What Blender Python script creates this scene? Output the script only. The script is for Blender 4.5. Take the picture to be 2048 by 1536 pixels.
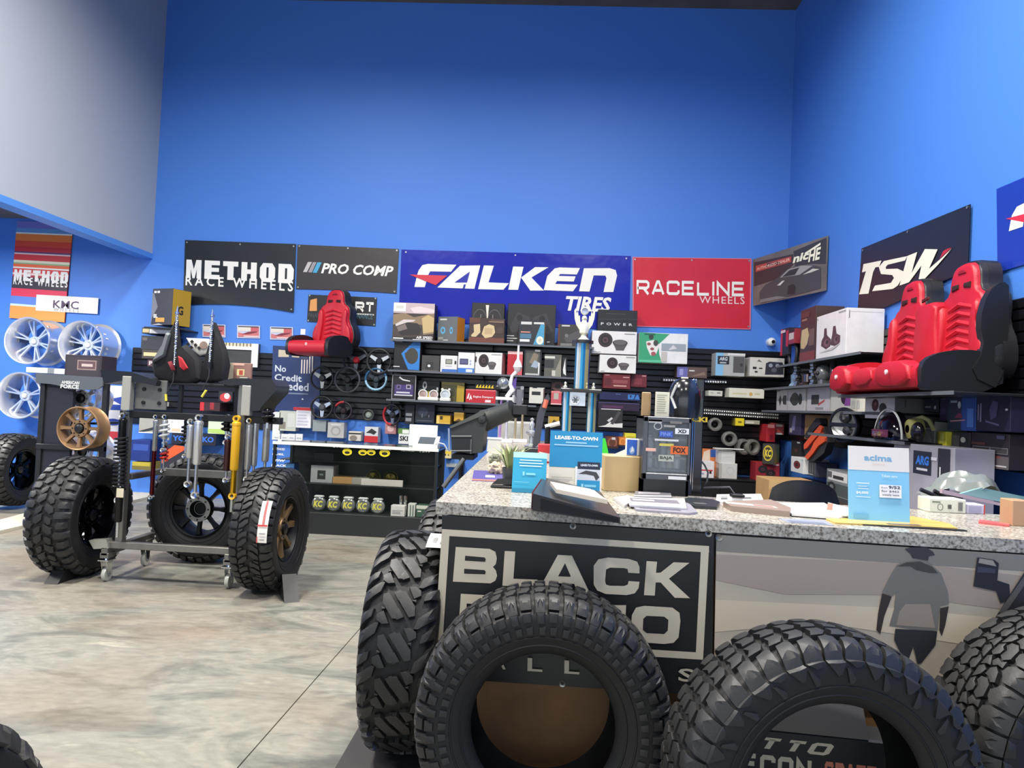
import bpy, bmesh, math, random
from math import sin, cos, pi, atan, atan2, sqrt, radians
from mathutils import Vector, Matrix
random.seed(7)
for _o in list(bpy.data.objects): bpy.data.objects.remove(_o)
SC = bpy.context.scene
COL = SC.collection
# ------------------------------------------------------------------ camera
FPX, CX, CY, EYE = 1450.0, 1024.0, 768.0, 1.43
CAM_M = Matrix.Rotation(atan(66/FPX), 3, 'Z') @ Matrix.Rotation(pi/2+atan(42/FPX), 3, 'X') @ Matrix.Rotation(.045, 3, 'Z')
cam_d = bpy.data.cameras.new('camera'); cam = bpy.data.objects.new('camera', cam_d); COL.objects.link(cam)
cam_d.sensor_width = 36; cam_d.lens = FPX*36/2048; cam_d.clip_start = .05
cam.matrix_world = Matrix.Translation((0, 0, EYE)) @ CAM_M.to_4x4()
SC.camera = cam
SC.view_settings.view_transform = 'Standard'; SC.view_settings.look = 'None'
SC.view_settings.gamma = 1; SC.view_settings.use_curve_mapping = False
SC.view_settings.exposure = 0.0
# ------------------------------------------------------------------ light
W = bpy.data.worlds.new('daylight'); SC.world = W; W.use_nodes = True
W.node_tree.nodes['Background'].inputs[0].default_value = (.80, .90, 1, 1)
W.node_tree.nodes['Background'].inputs[1].default_value = 2.3
def lamp(x, y, z, power, size, spread, col=(1, .96, .9), aim=(0, 0, -1)):
    l = bpy.data.lights.new('high_bay_lamp', 'AREA'); l.shape = 'DISK'; l.size = size; l.energy = power
    l.spread = radians(spread); l.color = col
    o = bpy.data.objects.new('high_bay_lamp', l); COL.objects.link(o); o.location = (x, y, z)
    o.rotation_euler = Vector(aim).to_track_quat('-Z', 'Y').to_euler()
LAMPS = [(-3.0, 5.2, 6.6, 215), (.4, 5.2, 6.6, 205), (-3.3, 2.6, 6.6, 380), (1.2, 2.4, 6.6, 290), (-3.2, -2, 6.6, 160), (.8, -2, 6.6, 160)]
for x, y, z, p in LAMPS: lamp(x, y, z, p, .6, 164)
lamp(-7.2, 7.2, 3.5, 210, .6, 170); lamp(-7.2, 4, 3.5, 210, .6, 170)

# ------------------------------------------------------------------ helpers
def ray(px, py):
    return CAM_M @ Vector(((px-CX)/FPX, (CY-py)/FPX, -1))
def onY(px, py, Y): d = ray(px, py); t = Y/d.y; return Vector((d.x*t, Y, EYE+d.z*t))
def onX(px, py, X): d = ray(px, py); t = X/d.x; return Vector((X, d.y*t, EYE+d.z*t))
def onZ(px, py, Z): d = ray(px, py); t = (Z-EYE)/d.z; return Vector((d.x*t, d.y*t, Z))
def lin(c):
    c = c/255
    return c/12.92 if c <= .04045 else ((c+.055)/1.055)**2.4
MATS = {}
def mat(rgb, rough=.5, metal=0, var=0, vs=20, bump=0, bs=80, coat=0, emit=0, spec=.5, trans=0):
    k = (tuple(rgb), rough, metal, var, vs, bump, bs, coat, emit, spec, trans)
    if k in MATS: return MATS[k]
    m = bpy.data.materials.new('surface_%d_%d_%d' % tuple(rgb)); m.use_nodes = True
    nt = m.node_tree; b = nt.nodes['Principled BSDF']
    c = tuple(lin(v) for v in rgb)+(1,)
    b.inputs['Base Color'].default_value = c
    b.inputs['Roughness'].default_value = rough; b.inputs['Metallic'].default_value = metal
    b.inputs['Specular IOR Level'].default_value = spec
    if coat: b.inputs['Coat Weight'].default_value = coat; b.inputs['Coat Roughness'].default_value = .12
    if emit: b.inputs['Emission Color'].default_value = c; b.inputs['Emission Strength'].default_value = emit
    if trans: b.inputs['Transmission Weight'].default_value = trans
    if var or bump:
        tc = nt.nodes.new('ShaderNodeTexCoord')
    if var:
        n = nt.nodes.new('ShaderNodeTexNoise'); n.inputs['Scale'].default_value = vs; n.inputs['Detail'].default_value = 5
        nt.links.new(tc.outputs['Object'], n.inputs['Vector'])
        r = nt.nodes.new('ShaderNodeValToRGB'); e = r.color_ramp.elements
        e[0].position = .3; e[1].position = .7
        e[0].color = tuple(v*(1-var) for v in c[:3])+(1,); e[1].color = tuple(min(1, v*(1+var)) for v in c[:3])+(1,)
        nt.links.new(n.outputs[0], r.inputs[0]); nt.links.new(r.outputs[0], b.inputs['Base Color'])
    if bump:
        n = nt.nodes.new('ShaderNodeTexNoise'); n.inputs['Scale'].default_value = bs; n.inputs['Detail'].default_value = 3
        nt.links.new(tc.outputs['Object'], n.inputs['Vector'])
        bp = nt.nodes.new('ShaderNodeBump'); bp.inputs['Strength'].default_value = bump; bp.inputs['Distance'].default_value = .01
        nt.links.new(n.outputs[0], bp.inputs['Height']); nt.links.new(bp.outputs[0], b.inputs['Normal'])
    MATS[k] = m
    return m
def glass(tint=(.02, .025, .022), opac=.12, rough=.02):
    k = ('glass', tint, opac)
    if k in MATS: return MATS[k]
    m = bpy.data.materials.new('clear_glass'); m.use_nodes = True; nt = m.node_tree
    b = nt.nodes['Principled BSDF']; out = nt.nodes['Material Output']
    b.inputs['Base Color'].default_value = tint+(1,); b.inputs['Roughness'].default_value = rough
    t = nt.nodes.new('ShaderNodeBsdfTransparent'); mx = nt.nodes.new('ShaderNodeMixShader')
    mx.inputs[0].default_value = opac
    nt.links.new(t.outputs[0], mx.inputs[1]); nt.links.new(b.outputs[0], mx.inputs[2]); nt.links.new(mx.outputs[0], out.inputs[0])
    MATS[k] = m
    return m
class MB:
    """collects shapes; build() links them as ONE mesh object"""
    def __init__(s, xf=None): s.v = []; s.f = []; s.mi = []; s.ms = []; s.xf = xf
    def add(s, vs, fs, m):
        if m not in s.ms: s.ms.append(m)
        i = s.ms.index(m); o = len(s.v)
        s.v += [(s.xf @ Vector(p)) if s.xf else Vector(p) for p in vs]
        s.f += [tuple(o+k for k in f) for f in fs]; s.mi += [i]*len(fs)
    def box(s, x0, y0, z0, x1, y1, z1, m, b=0):
        c = Vector(((x0+x1)/2, (y0+y1)/2, (z0+z1)/2)); h = Vector((abs(x1-x0)/2, abs(y1-y0)/2, abs(z1-z0)/2))
        b = min(b, min(h)*.9)
        if b <= 0:
            vs = [c+Vector((h.x*i, h.y*j, h.z*k)) for i in (-1, 1) for j in (-1, 1) for k in (-1, 1)]
            s.add(vs, [(0, 1, 3, 2), (4, 6, 7, 5), (0, 4, 5, 1), (2, 3, 7, 6), (0, 2, 6, 4), (1, 5, 7, 3)], m); return
        vs = []; ix = {}
        for sx in (-1, 1):
            for sy in (-1, 1):
                for sz in (-1, 1):
                    sg = (sx, sy, sz)
                    for a in range(3):
                        p = Vector([sg[q]*(h[q] if q == a else h[q]-b) for q in range(3)])
                        ix[sg, a] = len(vs); vs.append(c+p)
        fs = []
        for a in range(3):
            u, v = (a+1) % 3, (a+2) % 3
            for sa in (-1, 1):
                def g(su, sv):
                    t = [0]*3; t[a] = sa; t[u] = su; t[v] = sv; return tuple(t)
                fs.append([ix[g(i, j), a] for i, j in ((-1, -1), (1, -1), (1, 1), (-1, 1))])
            for su in (-1, 1):
                for sv in (-1, 1):
                    def g2(sa):
                        t = [0]*3; t[a] = sa; t[u] = su; t[v] = sv; return tuple(t)
                    fs.append([ix[g2(-1), u], ix[g2(1), u], ix[g2(1), v], ix[g2(-1), v]])
        for sx in (-1, 1):
            for sy in (-1, 1):
                for sz in (-1, 1): fs.append([ix[(sx, sy, sz), a] for a in range(3)])
        out = []
        for f in fs:
            n = (vs[f[1]]-vs[f[0]]).cross(vs[f[2]]-vs[f[0]])
            ce = sum((vs[k] for k in f), Vector())/len(f)-c
            out.append(f if n.dot(ce) > 0 else f[::-1])
        s.add(vs, out, m)
    def cyl(s, p, q, r, m, r2=None, n=16, cap=True):
        p, q = Vector(p), Vector(q); r2 = r if r2 is None else r2
        d = (q-p).normalized(); u = d.orthogonal().normalized(); w = d.cross(u)
        vs = []
        for c, rr in ((p, r), (q, r2)):
            vs += [c+(u*cos(2*pi*k/n)+w*sin(2*pi*k/n))*rr for k in range(n)]
        fs = [(k, (k+1) % n, n+(k+1) % n, n+k) for k in range(n)]
        if cap: fs += [tuple(range(n-1, -1, -1)), tuple(range(n, 2*n))]
        s.add(vs, fs, m)
    def tube(s, pts, r, m, n=8, closed=False):
        pts = [Vector(p) for p in pts]; N = len(pts); rs = r if isinstance(r, (list, tuple)) else [r]*N
        vs = []; u = None
        for i in range(N):
            a = pts[i-1] if (i > 0 or closed) else pts[i]; b = pts[(i+1) % N] if (i < N-1 or closed) else pts[i]
            d = (b-a).normalized()
            u = d.orthogonal().normalized() if u is None else (u-d*u.dot(d)).normalized()
            w = d.cross(u)
            vs += [pts[i]+(u*cos(2*pi*k/n)+w*sin(2*pi*k/n))*rs[i] for k in range(n)]
        fs = []
        for i in range(N if closed else N-1):
            j = (i+1) % N
            fs += [(i*n+k, i*n+(k+1) % n, j*n+(k+1) % n, j*n+k) for k in range(n)]
        if not closed: fs += [tuple(range(n-1, -1, -1)), tuple(range((N-1)*n, N*n))]
        s.add(vs, fs, m)
    def lathe(s, prof, m, n=32, axis='z', at=(0, 0, 0), closed=False, a0=0, a1=2*pi):
        """prof = [(radius, height)]"""
        at = Vector(at); full = abs(a1-a0-2*pi) < 1e-6; K = n if full else n+1
        def pt(r, z, a):
            if axis == 'z': return at+Vector((r*cos(a), r*sin(a), z))
            if axis == 'y': return at+Vector((r*cos(a), z, -r*sin(a)))
            return at+Vector((z, r*cos(a), r*sin(a)))
        P = len(prof); vs = [pt(r, z, a0+(a1-a0)*k/n) for k in range(K) for r, z in prof]
        fs = []
        for k in range(n):
            j = (k+1) % K
            for i in range(P if closed else P-1):
                i2 = (i+1) % P
                fs.append((k*P+i, j*P+i, j*P+i2, k*P+i2))
        s.add(vs, fs, m)
    def prism(s, poly, d0, d1, m, plane='xz'):
        """polygon in a plane, pulled from d0 to d1 along the third axis"""
        def pt(a, b, d): return (a, d, b) if plane == 'xz' else ((d, a, b) if plane == 'yz' else (a, b, d))
        n = len(poly); ar = sum(poly[i][0]*poly[(i+1) % n][1]-poly[(i+1) % n][0]*poly[i][1] for i in range(n))
        if ar < 0: poly = poly[::-1]
        vs = [pt(a, b, d0) for a, b in poly]+[pt(a, b, d1) for a, b in poly]
        fs = [tuple(range(n)), tuple(range(2*n-1, n-1, -1))]+[(i, n+i, n+(i+1) % n, (i+1) % n) for i in range(n)]
        if (plane == 'xz') == (d1 < d0): fs = [f[::-1] for f in fs]
        s.add(vs, fs, m)
    def ball(s, c, r, m, n=12, sq=(1, 1, 1)):
        c = Vector(c); k = n//2
        vs = [c+Vector((r*sq[0]*sin(pi*i/k)*cos(2*pi*j/n), r*sq[1]*sin(pi*i/k)*sin(2*pi*j/n), r*sq[2]*cos(pi*i/k))) for i in range(k+1) for j in range(n)]
        fs = [(i*n+j, (i+1)*n+j, (i+1)*n+(j+1) % n, i*n+(j+1) % n) for i in range(k) for j in range(n)]
        s.add(vs, fs, m)
    def grid(s, fn, nu, nv, m):
        vs = [fn(i/nu, j/nv) for j in range(nv+1) for i in range(nu+1)]
        s.add(vs, [(j*(nu+1)+i, j*(nu+1)+i+1, (j+1)*(nu+1)+i+1, (j+1)*(nu+1)+i) for j in range(nv) for i in range(nu)], m)
    def build(s, name, parent=None, ang=35, kind=None, label=None):
        me = bpy.data.meshes.new(name); me.from_pydata([tuple(p) for p in s.v], [], s.f)
        for m in s.ms: me.materials.append(m)
        me.polygons.foreach_set('material_index', s.mi)
        me.validate()
        if ang: me.shade_smooth(); me.set_sharp_from_angle(angle=radians(ang))
        o = bpy.data.objects.new(name, me); COL.objects.link(o)
        if parent: o.parent = parent
        if kind: o['kind'] = kind
        if label: o['label'] = label
        return o
def thing(name, label, cat, loc=(0, 0, 0), rz=0, group=None, rx=0, ry=0):
    o = bpy.data.objects.new(name, None); COL.objects.link(o); o.location = loc; o.rotation_euler = (rx, ry, rz)
    o.empty_display_size = .05
    o['label'] = label; o['category'] = cat
    if group: o['group'] = group
    return o
def tag(o, label, cat, group=None):
    o['label'] = label; o['category'] = cat
    if group: o['group'] = group
    return o
def dup(root, label, loc=None, rz=None, group=None, scale=None):
    def cp(o, par):
        c = o.copy(); COL.objects.link(c); c.parent = par
        for ch in o.children: cp(ch, c)
        return c
    r = cp(root, None)
    if loc is not None: r.location = loc
    if rz is not None: r.rotation_euler.z = rz
    if scale: r.scale = (scale,)*3
    r['label'] = label
    if group: r['group'] = group
    return r
# ------------------------------------------------------------------ flat print (lettering, pictures) as thin shapes
TXT = {}
def text2d(t, bold=0, shear=0, space=1):
    k = (t, bold, shear, space)
    if k not in TXT:
        cu = bpy.data.curves.new('t', 'FONT'); cu.body = t; cu.offset = bold; cu.shear = shear; cu.space_character = space; cu.resolution_u = 2
        o = bpy.data.objects.new('t', cu); me = o.to_mesh()
        vs = [(v.co.x, v.co.y) for v in me.vertices]; fs = [tuple(p.vertices) for p in me.polygons]
        o.to_mesh_clear(); bpy.data.objects.remove(o); bpy.data.curves.remove(cu)
        x0 = min(v[0] for v in vs); x1 = max(v[0] for v in vs); y0 = min(v[1] for v in vs); y1 = max(v[1] for v in vs)
        TXT[k] = ([((x-x0)/(x1-x0), (y-y0)/(y1-y0)) for x, y in vs], fs)
    return TXT[k]
# broad square lettering drawn with strokes, each letter in a unit box
SQ = {'B': [[(0, 0), (0, 1), (.82, 1), (1, .86), (1, .64), (.86, .52), (0, .52)], [(.86, .5), (1, .38), (1, .14), (.82, 0), (0, 0)]], 'L': [[(0, 1), (0, 0), (1, 0)]],
      'A': [[(0, -.08), (.42, 1), (.58, 1), (1, -.08)], [(.22, .26), (.78, .26)]], 'C': [[(1, .7), (1, .88), (.86, 1), (.14, 1), (0, .88), (0, .12), (.14, 0), (.86, 0), (1, .12), (1, .3)]],
      'K': [[(0, -.09), (0, 1.09)], [(1, 1.06), (.3, .5), (1, -.06)], [(.05, .5), (.32, .5)]], 'R': [[(0, -.09), (0, 1), (.85, 1), (1, .86), (1, .58), (.85, .44), (0, .44)], [(.55, .44), (1, -.09)]],
      'H': [[(0, -.09), (0, 1.09)], [(1, -.09), (1, 1.09)], [(0, .5), (1, .5)]], 'I': [[(.5, -.09), (.5, 1.09)]], 'N': [[(0, -.09), (0, 1), (1, 0), (1, 1.09)]],
      'O': [[(.15, 0), (.85, 0), (1, .13), (1, .87), (.85, 1), (.15, 1), (0, .87), (0, .13), (.15, 0)]], 'E': [[(1, 1), (0, 1), (0, 0), (1, 0)], [(0, .5), (.9, .5)]],
      'F': [[(1, 1), (0, 1), (0, -.09)], [(0, .5), (.8, .5)]], 'T': [[(0, 1), (1, 1)], [(.5, 1), (.5, -.09)]], 'S': [[(1, 1), (0, 1), (0, .5), (1, .5), (1, 0), (0, 0)]],
      'W': [[(0, 1.09), (.22, 0), (.5, .8), (.78, 0), (1, 1.09)]], 'Y': [[(0, 1), (.5, .5), (1, 1)], [(.5, .5), (.5, -.09)]], 'n': [[(0, -.09), (0, 1), (.85, 1), (1, .87), (1, -.09)]],
      'X': [[(0, 0), (1, 1)], [(0, 1), (1, 0)]], 'D': [[(0, 0), (0, 1), (.82, 1), (1, .8), (1, .2), (.82, 0), (0, 0)]], 'P': [[(0, -.09), (0, 1), (1, 1), (1, .45), (0, .45)]], 'M': [[(0, -.09), (0, 1), (.5, .3), (1, 1), (1, -.09)]],
      'G': [[(1, .8), (.9, 1), (.1, 1), (0, .9), (0, .1), (.1, 0), (1, 0), (1, .5), (.6, .5)]], ' ': []}
def strokes2d(t, asp=1.0, sw=.22, gap=.22, shear=0, swy=None):
    """letters of width asp, height 1, stroke sw; returns verts, faces normalised to a unit box"""
    k = ('sq', t, asp, sw, gap, shear, swy)
    if k in TXT: return TXT[k]
    hy = (swy or sw)/2; vs = []; fs = []; x = 0
    for ch in t:
        wd = asp if ch not in 'I ' else (sw*1.05 if ch == 'I' else asp*.5)
        for pl in SQ[ch]:
            q = [Vector((x+sw/2+a*(wd-sw), hy+b*(1-2*hy))) for a, b in pl]
            closed = (q[0]-q[-1]).length < 1e-6
            if closed: q = q[:-1]
            n = len(q); L = []; Rr = []
            for i in range(n):
                p0 = q[i-1] if (i > 0 or closed) else None; p1 = q[(i+1) % n] if (i < n-1 or closed) else None
                d0 = (q[i]-p0).normalized() if p0 is not None else None; d1 = (p1-q[i]).normalized() if p1 is not None else None
                def nr(d): return Vector((-d.y, d.x))
                def wof(d): return (sw/2)*abs(d.y)+hy*abs(d.x) if abs(d.x)*abs(d.y) < .02 else sw/2
                if d0 is None: off = nr(d1)*wof(d1)
                elif d1 is None: off = nr(d0)*wof(d0)
                else:
                    if abs(d0.dot(d1)) > .999: off = nr(d0)*wof(d0)
                    else:
                        a = q[i]+nr(d0)*wof(d0); b = q[i]+nr(d1)*wof(d1); cr = d0.x*d1.y-d0.y*d1.x
                        tt = ((b.x-a.x)*d1.y-(b.y-a.y)*d1.x)/cr; off = a+d0*tt-q[i]
                        if off.length > sw*1.1: off = off.normalized()*sw*1.1
                L.append(q[i]+off); Rr.append(q[i]-off)
            o = len(vs); vs += [tuple(p) for p in L]+[tuple(p) for p in Rr]
            for i in range(n if closed else n-1):
                j = (i+1) % n; fs.append((o+n+i, o+n+j, o+j, o+i))
        x += wd+gap
    x -= gap
    X1 = x
    vs = [(a+shear*b, b) for a, b in vs]; X1 += shear
    TXT[k] = ([(a/X1, b) for a, b in vs], fs)
    return TXT[k]
_oct = [(.2, 0), (.8, 0), (1, .25), (1, .75), (.8, 1), (.2, 1), (0, .75), (0, .25), (.2, 0), (.43, .22), (.43, .78), (.57, .78), (.57, .22), (.43, .22)]
BLOCK = {'M': [(0, 0), (.3, 0), (.3, .5), (.43, 0), (.57, 0), (.7, .5), (.7, 0), (1, 0), (1, 1), (.66, 1), (.5, .5), (.34, 1), (0, 1)], 'E': [(0, 0), (1, 0), (1, .24), (.46, .24), (.46, .4), (.95, .4), (.95, .62), (.46, .62), (.46, .76), (1, .76), (1, 1), (0, 1)],
         'T': [(.3, 0), (.7, 0), (.7, .74), (1, .74), (1, 1), (0, 1), (0, .74), (.3, .74)], 'H': [(0, 0), (.38, 0), (.38, .38), (.62, .38), (.62, 0), (1, 0), (1, 1), (.62, 1), (.62, .62), (.38, .62), (.38, 1), (0, 1)],
         'O': _oct, 'D': [(0, 0), (.8, 0), (1, .25), (1, .75), (.8, 1), (0, 1), (0, 0), (.43, .22), (.43, .78), (.57, .78), (.57, .22), (.43, .22)]}
def ellip(cu, cv, ru, rv, n=20): return [(cu+ru*cos(2*pi*k/n), cv+rv*sin(2*pi*k/n)) for k in range(n)]
def prints(parent, w, h, items, name='printed_front', y=-.0008, step=.0005, warp=None, rough=.5, x0=None):
    """flat print in the x-z plane facing -y; u, v are 0..1 of the face"""
    if not items: return None
    mb = MB(); x0 = -w/2 if x0 is None else x0
    if isinstance(step, float): pass
    for i, it in enumerate(items):
        k, col = it[0], it[1]; m = mat(col, rough) if isinstance(col, tuple) else col; yy = y-step*i
        if k == 'r': a, b, c, d = it[2:6]; vs = [(a, b), (c, b), (c, d), (a, d)]; fs = [(0, 1, 2, 3)]
        elif k == 'e': vs = ellip(*it[2:6]); fs = [tuple(range(len(vs)))]
        elif k == 'b':
            a, b, c, d = it[2:6]; vs = []; fs = []; n = len(it[6]); lw = (1-.03*(n-1))/n
            for q, ch in enumerate(it[6]):
                o = len(vs); pl = BLOCK[ch]; vs += [(a+(c-a)*(q*(lw+.03)+p_[0]*lw), b+(d-b)*p_[1]) for p_ in pl]; fs.append(tuple(range(o, o+len(pl))))
        elif k == 'o':
            cu, cv, ru, rv, th = it[2:7]; n = 24
            vs = ellip(cu, cv, ru, rv, n)+ellip(cu, cv, ru*(1-th), rv*(1-th), n); fs = [(q, (q+1) % n, n+(q+1) % n, n+q) for q in range(n)]
        elif k == 'p':
            vs = list(it[2]); ar = sum(vs[q][0]*vs[(q+1) % len(vs)][1]-vs[(q+1) % len(vs)][0]*vs[q][1] for q in range(len(vs)))
            if ar < 0: vs = vs[::-1]
            fs = [tuple(range(len(vs)))]
        else:
            a, b, c, d = it[2:6]
            if k == 't':
                tv, fs = text2d(it[6], *(it[7:]))
            else: tv, fs = strokes2d(it[6], **(it[7] if len(it) > 7 else {}))
            vs = [(a+(c-a)*p, b+(d-b)*q) for p, q in tv]
        if warp: pts = [warp(u, v, yy) for u, v in vs]
        else: pts = [(x0+u*w, yy, v*h) for u, v in vs]
        mb.add(pts, fs, m)
    return mb.build(name, parent, ang=0)
def lines(col, u0, v0, u1, v1, n, fill=.5, rag=.3, seed=1):
    rn = random.Random(seed); out = []; s = (v1-v0)/n
    for i in range(n):
        v = v1-s*(i+1)+s*(1-fill)/2; out.append(('r', col, u0, v, u1-(u1-u0)*rag*rn.random(), v+s*fill))
    return out
def carton(name, label, cat, loc, w, h, d, col, items=(), rz=0, side=None, group=None, part='carton', rough=.45, b=.003, side_items=None, rx=0, ry=0, var=.06):
    """box with its printed face towards local -y, origin at the bottom middle of that face"""
    t = thing(name, label, cat, loc, rz, group, rx, ry)
    mb = MB(); m = mat(col, rough, var=var, vs=9)
    mb.box(-w/2, 0, 0, w/2, d, h, m, b)
    if side: mb.box(-w/2-.0004, .004, .004, -w/2+.001, d-.002, h-.004, mat(side, rough)); mb.box(w/2-.001, .004, .004, w/2+.0004, d-.002, h-.004, mat(side, rough))
    mb.build(part, t)
    prints(t, w, h, list(items))
    if side_items:
        e = prints(t, d, h, list(side_items), 'printed_side', x0=0)
        if e: e.rotation_euler.z = pi/2; e.location.x = w/2
    return t
# ------------------------------------------------------------------ the room
YB, XR, ZC = 9.6, 3.1, 6.82
BLUE = mat((70, 127, 214), .55, bump=.05, bs=160)
GREYP = mat((176, 183, 190), .6, bump=.12, bs=70)
def struct(name, mb, parent=None, ang=0):
    o = mb.build(name, parent, ang=ang)
    if not parent: o['kind'] = 'structure'
    return o
def floor_mat():
    m = bpy.data.materials.new('stained_concrete'); m.use_nodes = True; nt = m.node_tree; b = nt.nodes['Principled BSDF']
    tc = nt.nodes.new('ShaderNodeTexCoord'); mp = nt.nodes.new('ShaderNodeMapping')
    mp.inputs['Rotation'].default_value = (0, 0, -.35); mp.inputs['Scale'].default_value = (.9, 1.9, 1)
    nt.links.new(tc.outputs['Object'], mp.inputs['Vector'])
    def noise(sc, det, dist, ro=.55):
        n = nt.nodes.new('ShaderNodeTexNoise'); n.inputs['Scale'].default_value = sc; n.inputs['Detail'].default_value = det
        n.inputs['Distortion'].default_value = dist; n.inputs['Roughness'].default_value = ro
        nt.links.new(mp.outputs[0], n.inputs['Vector']); return n
    a = noise(1.5, 9, 1.1, .62); c2 = noise(.7, 5, .8); f = noise(14, 6, .3)
    r = nt.nodes.new('ShaderNodeValToRGB'); e = r.color_ramp.elements
    cols = [(.30, (88, 89, 83)), (.43, (116, 116, 108)), (.52, (137, 135, 125)), (.60, (126, 125, 116)), (.72, (164, 160, 143))]
    while len(e) < len(cols): e.new(.5)
    for q, (p, c) in zip(e, cols): q.position = p; q.color = tuple(lin(v) for v in c)+(1,)
    nt.links.new(a.outputs[0], r.inputs[0])
    r2 = nt.nodes.new('ShaderNodeValToRGB'); e2 = r2.color_ramp.elements
    e2[0].position = .46; e2[0].color = (0, 0, 0, 1); e2[1].position = .66; e2[1].color = (.55, .55, .55, 1)
    nt.links.new(c2.outputs[0], r2.inputs[0])
    mx = nt.nodes.new('ShaderNodeMixRGB'); nt.links.new(r2.outputs[0], mx.inputs[0]); nt.links.new(r.outputs[0], mx.inputs[1])
    mx.inputs[2].default_value = tuple(lin(v) for v in (130, 114, 95))+(1,)
    m2 = nt.nodes.new('ShaderNodeMixRGB'); m2.blend_type = 'OVERLAY'; m2.inputs[0].default_value = .35
    nt.links.new(mx.outputs[0], m2.inputs[1]); nt.links.new(f.outputs[0], m2.inputs[2])
    nt.links.new(m2.outputs[0], b.inputs['Base Color'])
    b.inputs['Roughness'].default_value = .4; b.inputs['Specular IOR Level'].default_value = .35
    return m
FLOOR = floor_mat()
j0, j1 = onZ(735, 1240, 0), onZ(480, 1530, 0); jd = (j1-j0).normalized()
ja, jb = j0-jd*((YB-j0.y)/-jd.y), j0+jd*((-5-j0.y)/jd.y); g = .003
fl = MB(); fl.box(-9, -5, -.12, XR, YB, -.02, mat((60, 58, 55), .9)); flo = struct('floor', fl)
s1 = MB(); s1.prism([(-9, -5), (jb.x-g, -5), (ja.x-g, YB), (-9, YB)], -.02, 0, FLOOR, 'xy'); struct('slab', s1, flo)
s2 = MB(); s2.prism([(jb.x+g, -5), (XR, -5), (XR, YB), (ja.x+g, YB)], -.02, 0, FLOOR, 'xy'); struct('slab', s2, flo)
w = MB(); w.box(-9.15, YB, 0, XR+.15, YB+.15, 7, BLUE); struct('wall_back', w)
w = MB(); w.box(XR, -5, 0, XR+.15, YB, 7, BLUE); struct('wall_right', w)
w = MB(); w.box(-9.15, -5, 0, -9, YB, 3.75, BLUE); struct('wall_left', w)
w = MB(); w.box(-5.6, -5, 3.27, -5.42, YB, 7, GREYP); struct('wall_upper_left', w)
w = MB(); w.box(-5.603, -5, 3.2, -5.414, YB, 3.27, mat((88, 148, 226), .5)); struct('trim_1', w)
CEIL = mat((96, 90, 80), .8, var=.2, vs=3)
w = MB(); w.box(-5.42, -5, ZC, XR, YB, 7, CEIL); struct('ceiling', w)
w = MB(); w.box(-9, -5, 3.69, -5.6, YB, 3.85, mat((104, 100, 94), .8, var=.1)); struct('ceiling_alcove', w)
# shop front behind the camera: mullions with glass openings to the street
w = MB(); fr = mat((70, 72, 76), .5)
w.box(-9, -5.15, 3.0, XR, -5, 7, GREYP); w.box(-9, -5.15, 0, XR, -5, .5, GREYP)
for x in (-9, -6.6, -4.2, -1.8, .6, 2.95): w.box(x, -5.12, .5, x+.15, -5.03, 3.0, fr)
struct('wall_front', w)
# pale low platform under the tyres of the alcove
w = MB(); p0, p1 = onZ(0, 1045, 0), onZ(48, 1032, 0); d = (p1-p0).normalized()
w.prism([(p0.x-d.x*3, p0.y-d.y*3), (p1.x+d.x*.6, p1.y+d.y*.6), (p1.x+d.x*.6, YB), (p0.x-d.x*3, YB)], .0, .03, mat((196, 190, 172), .5, var=.05), 'xy')
tag(w.build('display_platform', ang=0), 'low pale platform with a white front edge on the alcove floor', 'platform')
# ------------------------------------------------------------------ black slatwall, every slat a part
SLAT = mat((20, 21, 27), .3, var=.2, vs=6)
def slatwall(name, label, x0, x1, z0, z1, wall='back', pitch=.0765):
    t = thing(name, label, 'slatwall')
    bk = MB()
    if wall == 'back': bk.box(x0, YB-.012, z0, x1, YB-.001, z1, mat((10, 10, 13), .7))
    else: bk.box(XR-.012, x0, z0, XR-.001, x1, z1, mat((10, 10, 13), .7))
    bk.build('backing', t, ang=0)
    n = int(round((z1-z0)/pitch)); p = (z1-z0)/n
    sm = MB()
    if wall == 'back': sm.box(x0, YB-.03, 0, x1, YB-.012, p-.012, SLAT, .004)
    else: sm.box(XR-.03, x0, 0, XR-.012, x1, p-.012, SLAT, .004)
    o = sm.build('slat', t); o.location.z = z0+.006
    for i in range(1, n):
        c = o.copy(); COL.objects.link(c); c.parent = t; c.location.z = z0+.006+p*i
slatwall('slatwall', 'black slatwall on the blue back wall behind the shelves of boxed parts', -2.02, 3.085, 1.14, 2.28)
slatwall('slatwall', 'low black slatwall strip over the black cabinet by the corner', 1.3, 3.085, .66, 1.139)
slatwall('slatwall', 'black slatwall behind the steering wheels, left of the boxed parts', -3.5, -2.03, 1.14, 2.12)
slatwall('slatwall', 'black slatwall on the blue right wall behind the big red bench seat', 2.4, 9.57, 1.14, 2.28, 'right')
YS = YB-.03
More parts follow.
